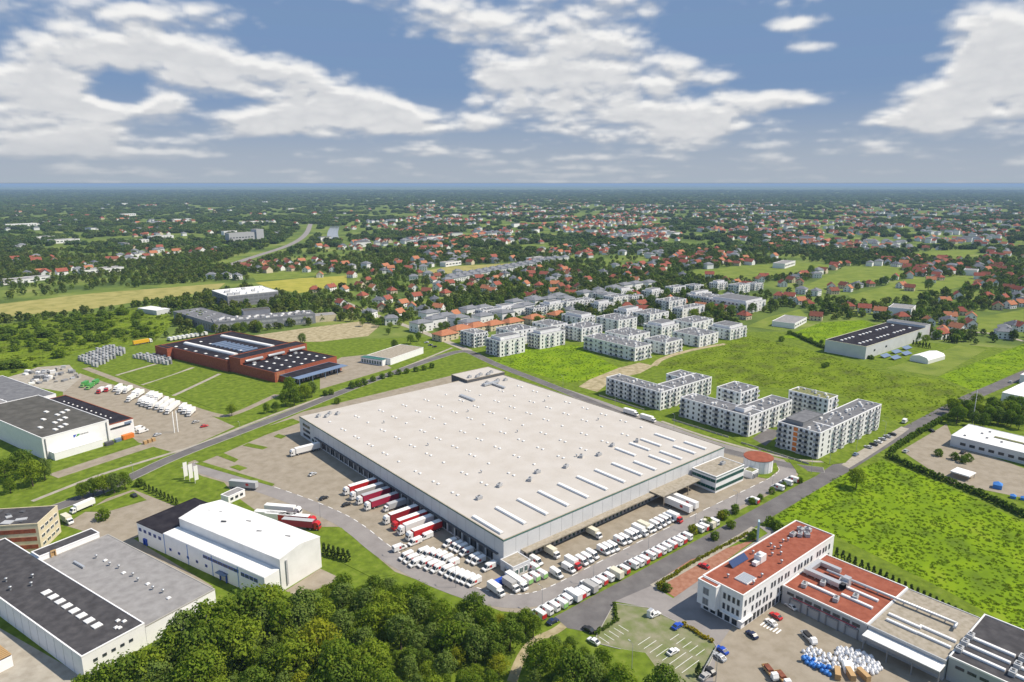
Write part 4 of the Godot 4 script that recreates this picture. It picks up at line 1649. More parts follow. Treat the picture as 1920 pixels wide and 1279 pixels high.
	box(rs, Vector3(-0.25, 3.95, -24.0), Vector3(0.0, 4.2, -3.0))
	part(e, "red_rail", done(rs, M.crimson))
	var g := thing("grey_roofed_workshop", "low workshop with a weathered grey roof between the red and dark roofs", "workshop", Vector3(205.8, 0, -50.9))
	shell(g, 0, 0, 30.6, 21.5, 0, 6.4, "light_grey", "beige_roof", 0.3)
	for p in [[7.0, -14.5, 9.0], [10.5, -15.0, 9.5], [7.2, -5.5, 9.0], [11.5, -6.0, 10.0]]:
		part(g, "roof_light", strip_mesh(p[2], 1.2, 0.8), Vector3(p[0], 6.52, p[1]))
	var cn := tool()
	for i in 12:
		box(cn, Vector3(-4.6, 5.2, -21.3 + i * 1.79), Vector3(-0.1, 5.45, -19.56 + i * 1.79))
	part(g, "canopy_roof", done(cn, M.white_metal))
	var cf := tool()
	for i in 4:
		box(cf, Vector3(-4.5, 0, -20.9 + i * 6.9), Vector3(-4.2, 5.2, -20.6 + i * 6.9))
	box(cf, Vector3(-4.6, 4.2, -21.3), Vector3(-4.45, 5.2, 0.1))
	part(g, "canopy_frame", done(cf, M.mid_grey))
	var k := thing("dark_roofed_workshop", "workshop with a dark grey roof and white roof lights at the frame edge", "workshop", Vector3(207.2, 0, -20.0))
	shell(k, 0, 0, 30.6, 30.6, 0, 7.4, "light_grey", "bitumen", 0.4, "bright")
	for j in 3:
		for i in 2:
			part(k, "roof_light", strip_mesh(10.5, 1.3, 0.8), Vector3(5.0 + j * 4.6, 7.52, -23.5 + i * 13.0))
			part(k, "roof_unit", hvac_mesh(), Vector3(5.0 + j * 4.6, 7.52, -29.6 + i * 13.0), 0.0)
	for i in 6:
		hang(k, "window", window_mesh(2.2, 0.9, "dark_grey", "glass"), "l", 0, 0, 30.6, 30.6, 3.0 + i * 3.0, 5.3)


func make_west_side() -> void:
	var t := deg_to_rad(17.5)
	# bottom left: dark and grey flat roofs
	var o := thing("flat_roofed_factory", "factory with a dark roof, white roof domes and a pale grey roof beside the trees", "factory", Vector3(16.7, 0, -211.0), deg_to_rad(16.8))
	shell(o, 0, 0, 18.4, 96.0, 0, 7.6, "white_wall", "bitumen", 0.3, "white_wall")
	shell(o, 18.5, 0.0, 24.0, 68.5, 0, 6.4, "white_wall", "felt_grey", 0.25, "concrete")
	shell(o, 18.5, -68.6, 21.0, 6.0, 0, 8.4, "white_wall", "bitumen", 0.3, "white_wall")
	for i in 8:
		part(o, "roof_dome", dome_mesh(2.6), Vector3(9.8, 7.72, -11.0 - i * 4.6))
	for p in [[12.5, -5.0], [14.6, -8.0], [13.0, -4.0], [15.5, -6.0], [9.0, -52.0], [4.0, -55.0], [11.5, -57.0], [5.5, -62.0]]:
		part(o, "roof_unit" if p[0] > 12.0 else "vent_pipe", pipe_mesh() if p[0] < 12.0 else dome_mesh(1.2), Vector3(p[0], 7.72, p[1]))
	for i in 11:
		part(o, "vent_pipe" if i % 3 else "smoke_vent", pipe_mesh() if i % 3 else dome_mesh(1.3), Vector3(31.0 + (i % 2) * 0.8, 6.52, -8.0 - i * 4.6))
	part(o, "air_duct", boxmesh("duct", Vector3(0.7, 0.8, 7.0), "steel"), Vector3(25.0, 6.52, -54.0), 0.0)
	for i in 5:
		hang(o, "window", window_mesh(1.2, 0.9, "dark_grey", "glass"), "f", 0, 0, 18.4, 96, 3.5 + i * 2.6, 4.6)
	for i in 14:
		hang(o, "wall_rib", boxmesh("rib", Vector3(0.12, 7.0, 0.1), "light_grey"), "l", 0, 0, 18.4, 96, 20.0 + i * 5.4, 0.2)
	hang(o, "door", door_mesh(1.2, 2.1, "wood", "wood"), "f", 18.5, -68.6, 21, 6, 4.5, 6.55)
	var sh := thing("timber_shed", "small shed with a slatted wooden roof beside the dark roofed factory", "shed", Vector3(-5.6, 0, -229.5), deg_to_rad(16.8))
	shell(sh, 0, 0, 7.5, 9.0, 0, 3.6, "white_wall", "black_bitumen", 0.0)
	for i in 9:
		part(sh, "roof_slat", boxmesh("slat", Vector3(7.7, 0.25, 0.55), "wood"), Vector3(3.75, 3.75, -0.6 - i * 0.98))
	var ax := thing("factory_annex", "little white annex with a grey roof half hidden by trees", "annex", Vector3(46.0, 0, -209.0), deg_to_rad(16.8))
	shell(ax, 0, 0, 9.0, 7.0, 0, 4.4, "white_wall", "dark_felt", 0.3)
	part(ax, "roof_dome", dome_mesh(2.0, "cream"), Vector3(5.0, 4.52, -3.4))
	# cream office
	var c := thing("cream_office", "four storey cream office with brown window bands at the left edge", "office", Vector3(17.0, 0, -304.5), deg_to_rad(58.0))
	shell(c, 0, 0, 15.5, 34.0, 0, 11.6, "cream_wall", "bitumen", 0.3, "cream_wall")
	for y in [2.2, 5.5, 8.8]:
		hang(c, "brown_band", boxmesh("bb", Vector3(26.0, 1.7, 0.1), "brick_red"), "l", 0, 0, 15.5, 34, 20.0, y - 0.85, 0.03)
		for i in 7:
			hang(c, "window", window_mesh(1.8, 1.5, "tile_brown", "blue_glass"), "l", 0, 0, 15.5, 34, 9.0 + i * 3.5, y)
			if i < 4:
				hang(c, "window", window_mesh(2.4, 1.4, "white", "glass"), "f", 0, 0, 15.5, 34, 2.6 + i * 3.4, y)
	for i in 14:
		part(c, "roof_unit", boxmesh("felt%d" % (i % 4), Vector3(1.2 + (i % 4) * 0.9, 0.35, 1.0 + (i % 3)), "light_grey" if i % 2 else "dark_grey"), Vector3(2.5 + (i * 5) % 11, 11.7, -7.0 - (i * 7) % 24), i * 0.7)
	# white hall
	var h := thing("white_storage_hall", "big white gabled hall with a lower front wing and a black roofed end", "hall", Vector3(72.0, 0, -216.0), deg_to_rad(18.2))
	shell(h, -0.5, 0, 6.5, 58.5, 0, 8.6, "white_wall", "white_metal", 0.0)
	shell(h, -0.5, -58.6, 25.5, 17.5, 0, 8.4, "white_wall", "black_bitumen", 0.25, "black_bitumen")
	var st := tool()
	box(st, Vector3(6.05, 0, -57.5), Vector3(24.6, 12.2, 0.4))
	part(h, "wall", done(st, M.white_metal))
	st = tool()
	prism(st, [[5.9, 12.2], [24.75, 12.2], [24.75, 12.5], [15.3, 14.1], [5.9, 12.5]], -57.6, 0.45)
	part(h, "roof", done(st, M.white_metal))
	for p in [[15.0, -50.0], [16.0, -46.0], [12.0, -38.0], [17.0, -30.0], [14.0, -20.0], [17.0, -8.0]]:
		part(h, "roof_vent", boxmesh("rv", Vector3(0.5, 0.5, 2.0), "dark_grey"), Vector3(p[0], 13.5, p[1]), 0.4)
	for i in 7:
		hang(h, "window", window_mesh(2.6, 1.2, "blue", "blue_glass"), "l", -0.5, 0, 6.5, 58.5, 26.0 + i * 2.9, 6.6)
	for i in 5:
		hang(h, "window", window_mesh(1.6, 1.3, "blue", "glass"), "l", -0.5, -58.6, 25.5, 17.5, 2.0 + i * 3.3, 5.9)
		hang(h, "window", window_mesh(1.2, 1.0, "blue", "glass"), "l", -0.5, 0, 6.5, 58.5, 4.0 + i * 5.5, 3.0)
	for i in 4:
		hang(h, "window", window_mesh(1.9, 1.4, "blue", "blue_glass"), "l", -0.5, 0, 6.5, 58.5, 47.0 + i * 2.3, 6.2)
		hang(h, "drainpipe", boxmesh("pipe", Vector3(0.18, 8.2, 0.18), "blue_plastic"), "l", -0.5, 0, 6.5, 58.5, 0.5 + i * 14.6, 0.1, 0.05)
	hang(h, "door_canopy", boxmesh("dc", Vector3(5.0, 0.25, 1.8), "steel_blue"), "l", -0.5, 0, 6.5, 58.5, 36.0, 3.4, 0.9)
	hang(h, "door", door_mesh(1.6, 2.3, "blue", "blue"), "l", -0.5, -58.6, 25.5, 17.5, 5.0, 0.05)
	hang(h, "gate", door_mesh(3.2, 3.2, "light_grey", "blue"), "l", -0.5, 0, 6.5, 58.5, 36.0, 0.05)
	part(h, "ladder", boxmesh("lad", Vector3(0.7, 9.5, 0.4), "light_grey"), Vector3(8.6, 1.5, 0.62))
	# white factory with dark roof
	var w := thing("white_factory", "white factory with a dark green grey roof and a lower wing", "factory", Vector3(31.6, 0, -412.2), deg_to_rad(16.3))
	shell(w, -1.0, 0, 33.5, 84.0, 0, 11.8, "white_wall", "dark_felt", 0.35, "white_wall")
	shell(w, 32.6, -0.6, 13.5, 80.0, 0, 8.8, "white_wall", "black_bitumen", 0.35, "brick_red")
	shell(w, 1.5, 5.4, 24.0, 5.3, 0, 3.9, "white_wall", "white_metal", 0.2)
	for p in [[9.0, -8.0], [12.5, -10.0], [15.8, -12.0], [6.0, -18.0], [14.0, -20.0], [17.5, -22.0], [21.0, -24.0], [13.0, -31.0], [21.0, -33.0], [24.5, -35.0], [28.0, -37.0], [20.0, -44.0]]:
		part(w, "roof_light", boxmesh("rl", Vector3(1.6, 0.5, 3.0), "bright"), Vector3(p[0], 11.92, p[1]), 0.1)
	for i in 12:
		hang(w, "window", window_mesh(2.0, 0.9, "dark_grey", "glass"), "f", 32.6, -0.6, 13.5, 80, 1.5, 6.2) if i == 0 else hang(w, "roof_vent", dome_mesh(0.9), "f", 32.6, -6.0 - i * 5.5, 13.5, 80, 6.5, 8.92)
	for i in 4:
		hang(w, "window", window_mesh(2.4, 1.1, "dark_grey", "glass"), "f", 32.6, -0.6, 13.5, 80, 3.0 + i * 2.5, 6.2)
	hang(w, "blue_panel", boxmesh("bp", Vector3(4.0, 1.4, 0.1), "steel_blue"), "f", 32.6, -0.6, 13.5, 80, 10.4, 6.6, 0.05)
	var mark := tool()
	prism(mark, [[0.0, 0.0], [1.6, 1.6], [-0.2, 1.6]], 0.05, 0.12)
	var mm := done(mark, M.blue)
	mark = tool()
	prism(mark, [[1.0, 0.2], [3.0, 0.9], [3.0, 1.5], [1.9, 1.6]], 0.05, 0.12)
	mm = done(mark, M.green_paint, mm)
	mark = tool()
	for i in 5:
		box(mark, Vector3(3.4 + i * 0.85, 0.7, 0.05), Vector3(4.0 + i * 0.85, 1.3, 0.1))
	mm = done(mark, M.mid_grey, mm)
	hang(w, "wall_sign", mm, "f", -1, 0, 33.5, 84, 15.0, 7.4, 0.0)
	part(w, "drainpipe", boxmesh("pipe2", Vector3(0.4, 11.0, 0.35), "mid_grey"), Vector3(0.3, 0.2, 0.3))
	part(w, "drainpipe", boxmesh("pipe2", Vector3(0.4, 11.0, 0.35), "mid_grey"), Vector3(31.0, 0.2, 0.3))
	var w2 := thing("blue_roofed_factory", "long factory with pale grey and slate blue roofs behind the white one", "factory", Vector3(6.4, 0, -494.0), deg_to_rad(16.3))
	shell(w2, -40.0, 0, 58.0, 75.0, 0, 11.0, "white_wall", "felt_grey", 0.4, "white_wall")
	shell(w2, 18.1, 0, 26.0, 78.0, 0, 9.5, "white_wall", "roof_grey", 0.3, "white_wall")
	for i in 12:
		part(w2, "roof_light", dome_mesh(1.6), Vector3(19.5, 9.62, -4.0 - i * 5.0))
	# brick hall
	var k := thing("brick_hall", "long red brick factory hall with black roofs behind the lawns", "factory", Vector3(177.4, 0, -474.3), deg_to_rad(15.5))
	shell(k, 0, 0, 58.0, 40.0, 0, 7.0, "brick_red", "black_bitumen", 0.5, "brick_red")
	shell(k, 0, -40.1, 62.0, 14.0, 0, 11.5, "brick_red", "black_bitumen", 0.5, "brick_red")
	shell(k, -2.0, -54.2, 66.0, 92.0, 0, 8.6, "brick_red", "black_bitumen", 0.5, "brick_red")
	shell(k, -7.0, -128.0, 5.0, 18.0, 0, 9.0, "brick_red", "black_bitumen", 0.3, "brick_red")
	shell(k, 4.0, 14.0, 46.0, 13.9, 0, 4.5, "brick_red", "black_bitumen", 0.3, "steel_blue")
	for j in 4:
		for i in 5:
			part(k, "roof_vent", dome_mesh(2.0), Vector3(6.0 + i * 11.0, 7.12, -5.0 - j * 9.0))
	for i in 18:
		part(k, "roof_vent", dome_mesh(2.2), Vector3(2.0 + (i % 3) * 22.0, 8.72, -60.0 - floorf(i / 3.0) * 14.0))
	for i in 2:
		part(k, "ridge_light", strip_mesh(70.0, 4.0, 2.0), Vector3(12.0 + i * 34.0, 8.72, -98.0))
	for i in 8:
		part(k, "roof_light", boxmesh("kl", Vector3(14.0, 0.9, 2.2), "steel_blue"), Vector3(29.0, 8.72, -70.0 - i * 6.0))
	for i in 3:
		var dd := tool()
		bar(dd, Vector3(3.0 + i * 20.0, 9.6, -38.0), Vector3(18.0 + i * 20.0, 9.6, -38.0), 1.1, 1.1, 10)
		part(k, "air_duct", done(dd, M.steel))
		part(k, "roof_unit", hvac_mesh(), Vector3(8.0 + i * 19.0, 7.12, -34.5))
	var cp := tool()
	for i in 4:
		box(cp, Vector3(4.0 + i * 11.6, 4.7, 14.2), Vector3(15.4 + i * 11.6, 5.0, 21.0))
		box(cp, Vector3(5.0 + i * 11.6, 0.0, 20.3), Vector3(5.4 + i * 11.6, 4.7, 20.7))
	part(k, "loading_canopy", done(cp, M.steel_blue))
	for i in 10:
		hang(k, "dock_door", door_mesh(2.6, 3.0, "dark_grey", "bright"), "f", 4, 14, 46, 13.9, 3.0 + i * 4.4, 0.3)
	hang(k, "light_brick_corner", boxmesh("lbc", Vector3(7.0, 7.0, 0.2), "tile_orange"), "f", 0, 0, 58, 40, 5.0, 0.0, 0.0)
	# small shop
	var s := thing("small_shop", "low white shop with a green glazed corner beside its car park", "shop", Vector3(266.0, 0, -463.5), deg_to_rad(21.0))
	shell(s, 0, 0, 44.0, 24.0, 0, 5.0, "white_wall", "beige_roof", 0.3, "white_wall")
	shell(s, -5.0, -4.0, 4.9, 22.0, 0, 4.6, "white_wall", "green_trim", 0.2, "green_trim")
	for i in 8:
		hang(s, "window", window_mesh(1.9, 2.8, "white", "green_glass"), "l", -5, -4, 4.9, 22, 1.8 + i * 2.6, 2.0)
	# dark office complex
	var q := thing("dark_office_complex", "long dark grey office with white window bands and a cluttered roof", "office", Vector3(199.5, 0, -679.5), deg_to_rad(-12.0))
	shell(q, 0, 0, 96.0, 24.0, 0, 9.6, "dark_cladding", "roof_grey", 0.4)
	shell(q, 30.0, -24.1, 26.0, 14.0, 0, 14.0, "dark_cladding", "dark_felt", 0.4)
	for y in [2.6, 6.8]:
		for i in 18:
			if i != 11:
				hang(q, "window", window_mesh(4.4, 1.7, "white", "light_grey"), "f", 0, 0, 96, 24, 6.0 + i * 5.0, y)
	for i in 34:
		part(q, "roof_unit", boxmesh("qu%d" % (i % 3), Vector3(2.0 + (i % 3), 1.0 + 0.4 * (i % 2), 1.6), "bright" if i % 3 else "mid_grey"), Vector3(4.0 + i * 2.7, 9.72, -4.0 - (i * 7) % 17), 0.3 * (i % 4))
	shell(q, 96.2, -3.0, 22.0, 16.0, 0, 6.5, "cream_wall", "felt_grey", 0.3)
	var q2 := thing("dark_office_wing", "dark grey wing with a plain grey roof left of the dark office", "office", Vector3(199.0, 0, -681.0), deg_to_rad(7.5))
	shell(q2, 0.0, 0.0, 30.0, 92.0, 0, 9.0, "dark_cladding", "roof_grey", 0.4)
	for i in 14:
		hang(q2, "window", window_mesh(2.2, 5.4, "light_grey", "glass"), "l", 0, 0, 30, 92, 8.0 + i * 5.8, 4.0)
	for i in 16:
		part(q2, "roof_unit", boxmesh("qw%d" % (i % 2), Vector3(2.4, 0.8, 1.4 + (i % 2)), "light_grey"), Vector3(6.0 + (i * 5) % 20, 9.12, -8.0 - i * 5.0), 0.2 * i)
	var q3 := thing("slab_office", "tall dark slab office with a white plant roof behind the dark office", "office", Vector3(256.0, 0, -812.0), deg_to_rad(0.0))
	shell(q3, 0, 0, 60.0, 56.0, 0, 13.0, "dark_cladding", "white_metal", 0.6, "bright")
	for y in [3.0, 6.6, 10.2]:
		for i in 10:
			hang(q3, "window", window_mesh(4.2, 1.6, "dark_grey", "mid_grey"), "f", 0, 0, 60, 56, 4.0 + i * 5.8, y)
		for i in 8:
			hang(q3, "window", window_mesh(4.2, 1.6, "light_grey", "glass"), "l", 0, 0, 60, 56, 5.0 + i * 6.4, y)
	for i in 14:
		part(q3, "roof_unit", boxmesh("qv%d" % (i % 2), Vector3(6.0 - 2.0 * (i % 2), 2.4, 4.0), "bright" if i % 3 else "light_grey"), Vector3(5.0 + (i * 9) % 50, 13.12, -6.0 - (i * 11) % 44))
	var q4 := thing("white_roofed_shed", "low shed with a white roof beside the dark office wing", "shed", Vector3(180.0, 0, -812.0), deg_to_rad(20.0))
	shell(q4, 0, 0, 16.0, 34.0, 0, 5.0, "cladding", "white_metal", 0.2)


func apartment(o: Node3D, x0: float, z0: float, lu: float, lv: float, h: float, floors: int, roof: String, left: String, front: String) -> void:
	shell(o, x0, z0, lu, lv, 0, h, "white_wall", roof, 0.45, "white_wall")
	var fh := h / floors
	for side in ["f", "l"]:
		var run := lu if side == "f" else lv
		var plan: String = front if side == "f" else left
		if plan.is_empty():
			continue
		var bay := run / plan.length()
		for i in plan.length():
			for f in floors:
				var y := fh * f
				match plan[i]:
					"w":
						hang(o, "window", window_mesh(1.2, 1.5, "dark_grey", "glass"), side, x0, z0, lu, lv, bay * (i + 0.5), y + fh * 0.55)
					"b":
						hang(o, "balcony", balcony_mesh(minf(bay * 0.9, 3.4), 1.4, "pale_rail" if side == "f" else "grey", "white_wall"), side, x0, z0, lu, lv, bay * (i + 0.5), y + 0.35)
					"d":
						hang(o, "balcony", balcony_mesh(minf(bay * 0.9, 3.6), 1.4, "rail_grey", "grey"), side, x0, z0, lu, lv, bay * (i + 0.5), y + 0.35)
					"o":
						hang(o, "orange_panel", boxmesh("op", Vector3(bay * 0.8, fh * 0.75, 0.12), "orange"), side, x0, z0, lu, lv, bay * (i + 0.5), y + 0.5, 0.06)
	var k := 0
	for i in int(lu * lv / 34.0):
		k += 1
		var px := x0 + 2.0 + fmod(i * 7.3 + 1.0, lu - 4.0)
		var pz := z0 - 2.0 - fmod(i * 4.7 + i * i * 0.37, lv - 4.0)
		part(o, "chimney" if k % 3 else "roof_hatch", boxmesh("ch%d" % (k % 3), Vector3(0.8 + 0.5 * (k % 3), 0.9 + 0.3 * (k % 2), 1.0), "bright" if k % 2 else "light_grey"), Vector3(px, h + 0.12, pz))


func make_flats() -> void:
	var a := thing("white_flats", "white L shaped block of flats nearest the back road, farthest left", "flats", Vector3(339.0, 0, -256.0))
	apartment(a, 0, 0, 13.0, 46.0, 11.6, 4, "roof_grey", "wdwbwdwdbwdw", "wwbw")
	apartment(a, 13.1, 0, 42.0, 13.0, 11.6, 4, "roof_grey", "", "bwwbwbwwbwbw")
	apartment(a, 38.0, -13.1, 16.0, 12.0, 11.6, 4, "roof_grey", "bb", "")
	var b := thing("white_flats", "white L shaped block of flats in the middle of the three", "flats", Vector3(339.5, 0, -194.5))
	apartment(b, 0, 0, 13.5, 47.0, 11.9, 4, "roof_grey", "dwwwdwdwdwwd", "www")
	apartment(b, 13.6, 0, 33.5, 13.5, 11.9, 4, "roof_grey", "", "bwwbwwbww")
	shell(b, 4.0, -6.0, 8.0, 6.0, 11.9, 14.2, "white_wall", "roof_grey", 0.2)
	var b2 := thing("white_flats", "separate square white block of flats in the courtyard behind the middle one", "flats", Vector3(368.0, 0, -218.0))
	apartment(b2, 0, 0, 20.0, 17.0, 14.5, 5, "roof_grey", "wbbw", "wbbwb")
	var c := thing("white_flats", "white L shaped block of flats with orange panels nearest the road corner", "flats", Vector3(338.3, 0, -153.5))
	apartment(c, 0, 0, 14.0, 23.5, 14.0, 5, "roof_grey", "dbwobdwd", "ww")
	apartment(c, 14.1, 0, 60.0, 13.5, 14.0, 5, "roof_grey", "", "bwbwwbwbwwbwbw")
	shell(c, 3.0, -11.0, 22.0, 10.0, 14.0, 16.2, "mid_grey", "roof_grey", 0.3, "roof_grey")
	var d := thing("white_flats", "white block of flats with a mossy green roof behind the orange panelled one", "flats", Vector3(396.0, 0, -177.0))
	apartment(d, 0, 0, 12.0, 25.0, 14.5, 5, "moss_roof", "wbbwbbww", "wb")
	# fence panels before the flats
	for i in 3:
		var f := thing("garden_wall", "low white garden wall before the " + ["leftmost", "middle", "orange panelled"][i] + " block of flats", "wall", Vector3(332.0 - i * 2.0, 0, [-300.0, -238.0, -190.0][i]))
		for j in 10:
			part(f, "panel", boxmesh("gp", Vector3(0.2, 0.9, 3.6), "concrete"), Vector3(0, 0, j * 3.9))


func make_estate() -> void:
	var where := ["near the junction", "facing the green meadow", "in the middle of the estate", "at the far side of the estate"]
	var n := 0
	for e in ESTATE:
		var o := thing("estate_block", "", "flats", Vector3(e[0], 0, e[1]), deg_to_rad(0.0), "flat roofed white blocks of the estate")
		var depth: float = e[3]
		o.set_meta("label", "%s white flat roofed block of the estate beyond the junction, counted from the left" % ORDINAL[rank_of(ESTATE, n)])
		var fl := 4 if e[4] > 11.5 else 3
		apartment(o, 0, 0, e[2], depth, e[4], fl, "roof_grey", "dbwd" if depth < 30 else "dbwdwbdbwd", "wbbwb" if n % 2 else "wbwbw")
		if n % 3 == 0:
			shell(o, 3.0, -3.0, e[2] - 6.0, depth - 6.0, e[4], e[4] + 2.6, "white_wall", "roof_grey", 0.2)
		n += 1
	make_house_protos()
	n = 0
	for v in VILLAS:
		copy_of("villa", "%s grey roofed white villa from the left, behind the orange roofs" % ORDINAL[rank_of(VILLAS, n)], Vector3(v[0], 0, v[1]), deg_to_rad(4.0), "grey roofed villas")
		n += 1
	n = 0
	for v in TERRACES:
		copy_of("terrace", "grey roofed terrace house in the rows below the yellow field", Vector3(v[0], 0, v[1]), deg_to_rad(2.0), "grey roofed terrace houses")
	n = 0
	for v in ORANGE:
		copy_of("orange_house", "%s orange roofed house from the left, between the villas and the estate" % ORDINAL[rank_of(ORANGE, n)], Vector3(v[0], 0, v[1]), deg_to_rad(5.0), "orange roofed houses")
		n += 1


# how many of the things in the list stand further left in the picture's view
func rank_of(list: Array, n: int) -> int:
	var me := Vector2(list[n][0], list[n][1])
	var r := 0
	for e in list:
		var p := Vector2(e[0], e[1])
		if p.dot(aside) / p.dot(ahead) < me.dot(aside) / me.dot(ahead) - 0.000001:
			r += 1
	return mini(r, ORDINAL.size() - 1)


func house_proto(key: String, called: String, w: float, d: float, eave: float, ridge: float, wall: String, roof: String, hip: bool) -> void:
	var o := Node3D.new()
	o.name = called
	o.set_meta("category", "house")
	var st := tool()
	box(st, Vector3(-w / 2, 0, -d / 2), Vector3(w / 2, eave, d / 2))
	if not hip:
		prism_x(st, d / 2, eave, ridge, -w / 2, w / 2)
	part(o, "wall", done(st, M[wall]))
	st = tool()
	roof_shape(st, w, d, eave, ridge, hip)
	var rf := part(o, "roof", done(st, M[roof]))
	st = tool()
	cbox(st, Vector3(w * 0.2, ridge + 0.2, 0.4), Vector3(0.9, 1.6, 0.9))
	part(rf, "chimney", done(st, M.concrete if roof != "slate" else M.white_wall))
	st = tool()
	for s in [-1, 1]:
		for i in 3:
			for y in ([1.5, 4.2] if eave > 4.5 else [1.5]):
				cbox(st, Vector3(w * (i - 1) * 0.3, y, s * (d / 2 + 0.03)), Vector3(1.3, 1.4, 0.12))
				if i < 2:
					cbox(st, Vector3(s * (w / 2 + 0.03), y, d * (i - 0.5) * 0.5), Vector3(0.12, 1.4, 1.3))
	var wn := part(o, "windows", done(st, M.glass))
	wn.set_meta("kind", "stuff")
	proto[key] = o


func prism_x(st: SurfaceTool, hd: float, eave: float, ridge: float, x0: float, x1: float) -> void:
	tri(st, Vector3(x0, eave, hd), Vector3(x0, ridge, 0), Vector3(x0, eave, -hd))
	tri(st, Vector3(x1, eave, -hd), Vector3(x1, ridge, 0), Vector3(x1, eave, hd))


func roof_shape(st: SurfaceTool, w: float, d: float, eave: float, ridge: float, hip: bool) -> void:
	var ox := w / 2 + 0.55
	var oz := d / 2 + 0.55
	var rx := ox - (oz * 0.85 if hip else 0.0)
	var y := eave - 0.15
	for t in [0.0, 0.22]:
		quad(st, Vector3(-ox, y + t, oz), Vector3(-rx, ridge + t, 0), Vector3(rx, ridge + t, 0), Vector3(ox, y + t, oz))
		quad(st, Vector3(ox, y + t, -oz), Vector3(rx, ridge + t, 0), Vector3(-rx, ridge + t, 0), Vector3(-ox, y + t, -oz))
		if hip:
			tri(st, Vector3(ox, y + t, oz), Vector3(rx, ridge + t, 0), Vector3(ox, y + t, -oz))
			tri(st, Vector3(-ox, y + t, -oz), Vector3(-rx, ridge + t, 0), Vector3(-ox, y + t, oz))
	for s in [-1, 1]:
		quad(st, Vector3(-ox, y, oz * s), Vector3(-ox, y + 0.22, oz * s), Vector3(ox, y + 0.22, oz * s), Vector3(ox, y, oz * s))


func make_house_protos() -> void:
	house_proto("villa", "grey_roofed_villa", 18.0, 14.0, 9.0, 11.4, "white_wall", "villa_slate", true)
	house_proto("terrace", "terrace_house", 13.0, 10.0, 7.0, 9.8, "white_wall", "villa_slate", true)
	house_proto("orange_house", "orange_roofed_house", 20.0, 14.0, 5.6, 9.0, "cream_wall", "tile_orange", true)
	house_proto("red_house", "red_roofed_house", 12.0, 10.0, 4.6, 8.8, "cream_wall", "tile_red", true)
	house_proto("red_gable", "red_gabled_house", 13.0, 9.5, 5.2, 9.4, "white_wall", "tile_red", false)
	house_proto("orange_gable", "orange_gabled_house", 12.0, 9.5, 4.8, 9.0, "white_wall", "tile_orange", false)
	house_proto("brown_gable", "brown_gabled_house", 12.0, 10.0, 4.8, 9.0, "cream_wall", "tile_brown", false)
	house_proto("slate_house", "slate_roofed_house", 13.0, 10.5, 5.4, 8.8, "white_wall", "slate", true)


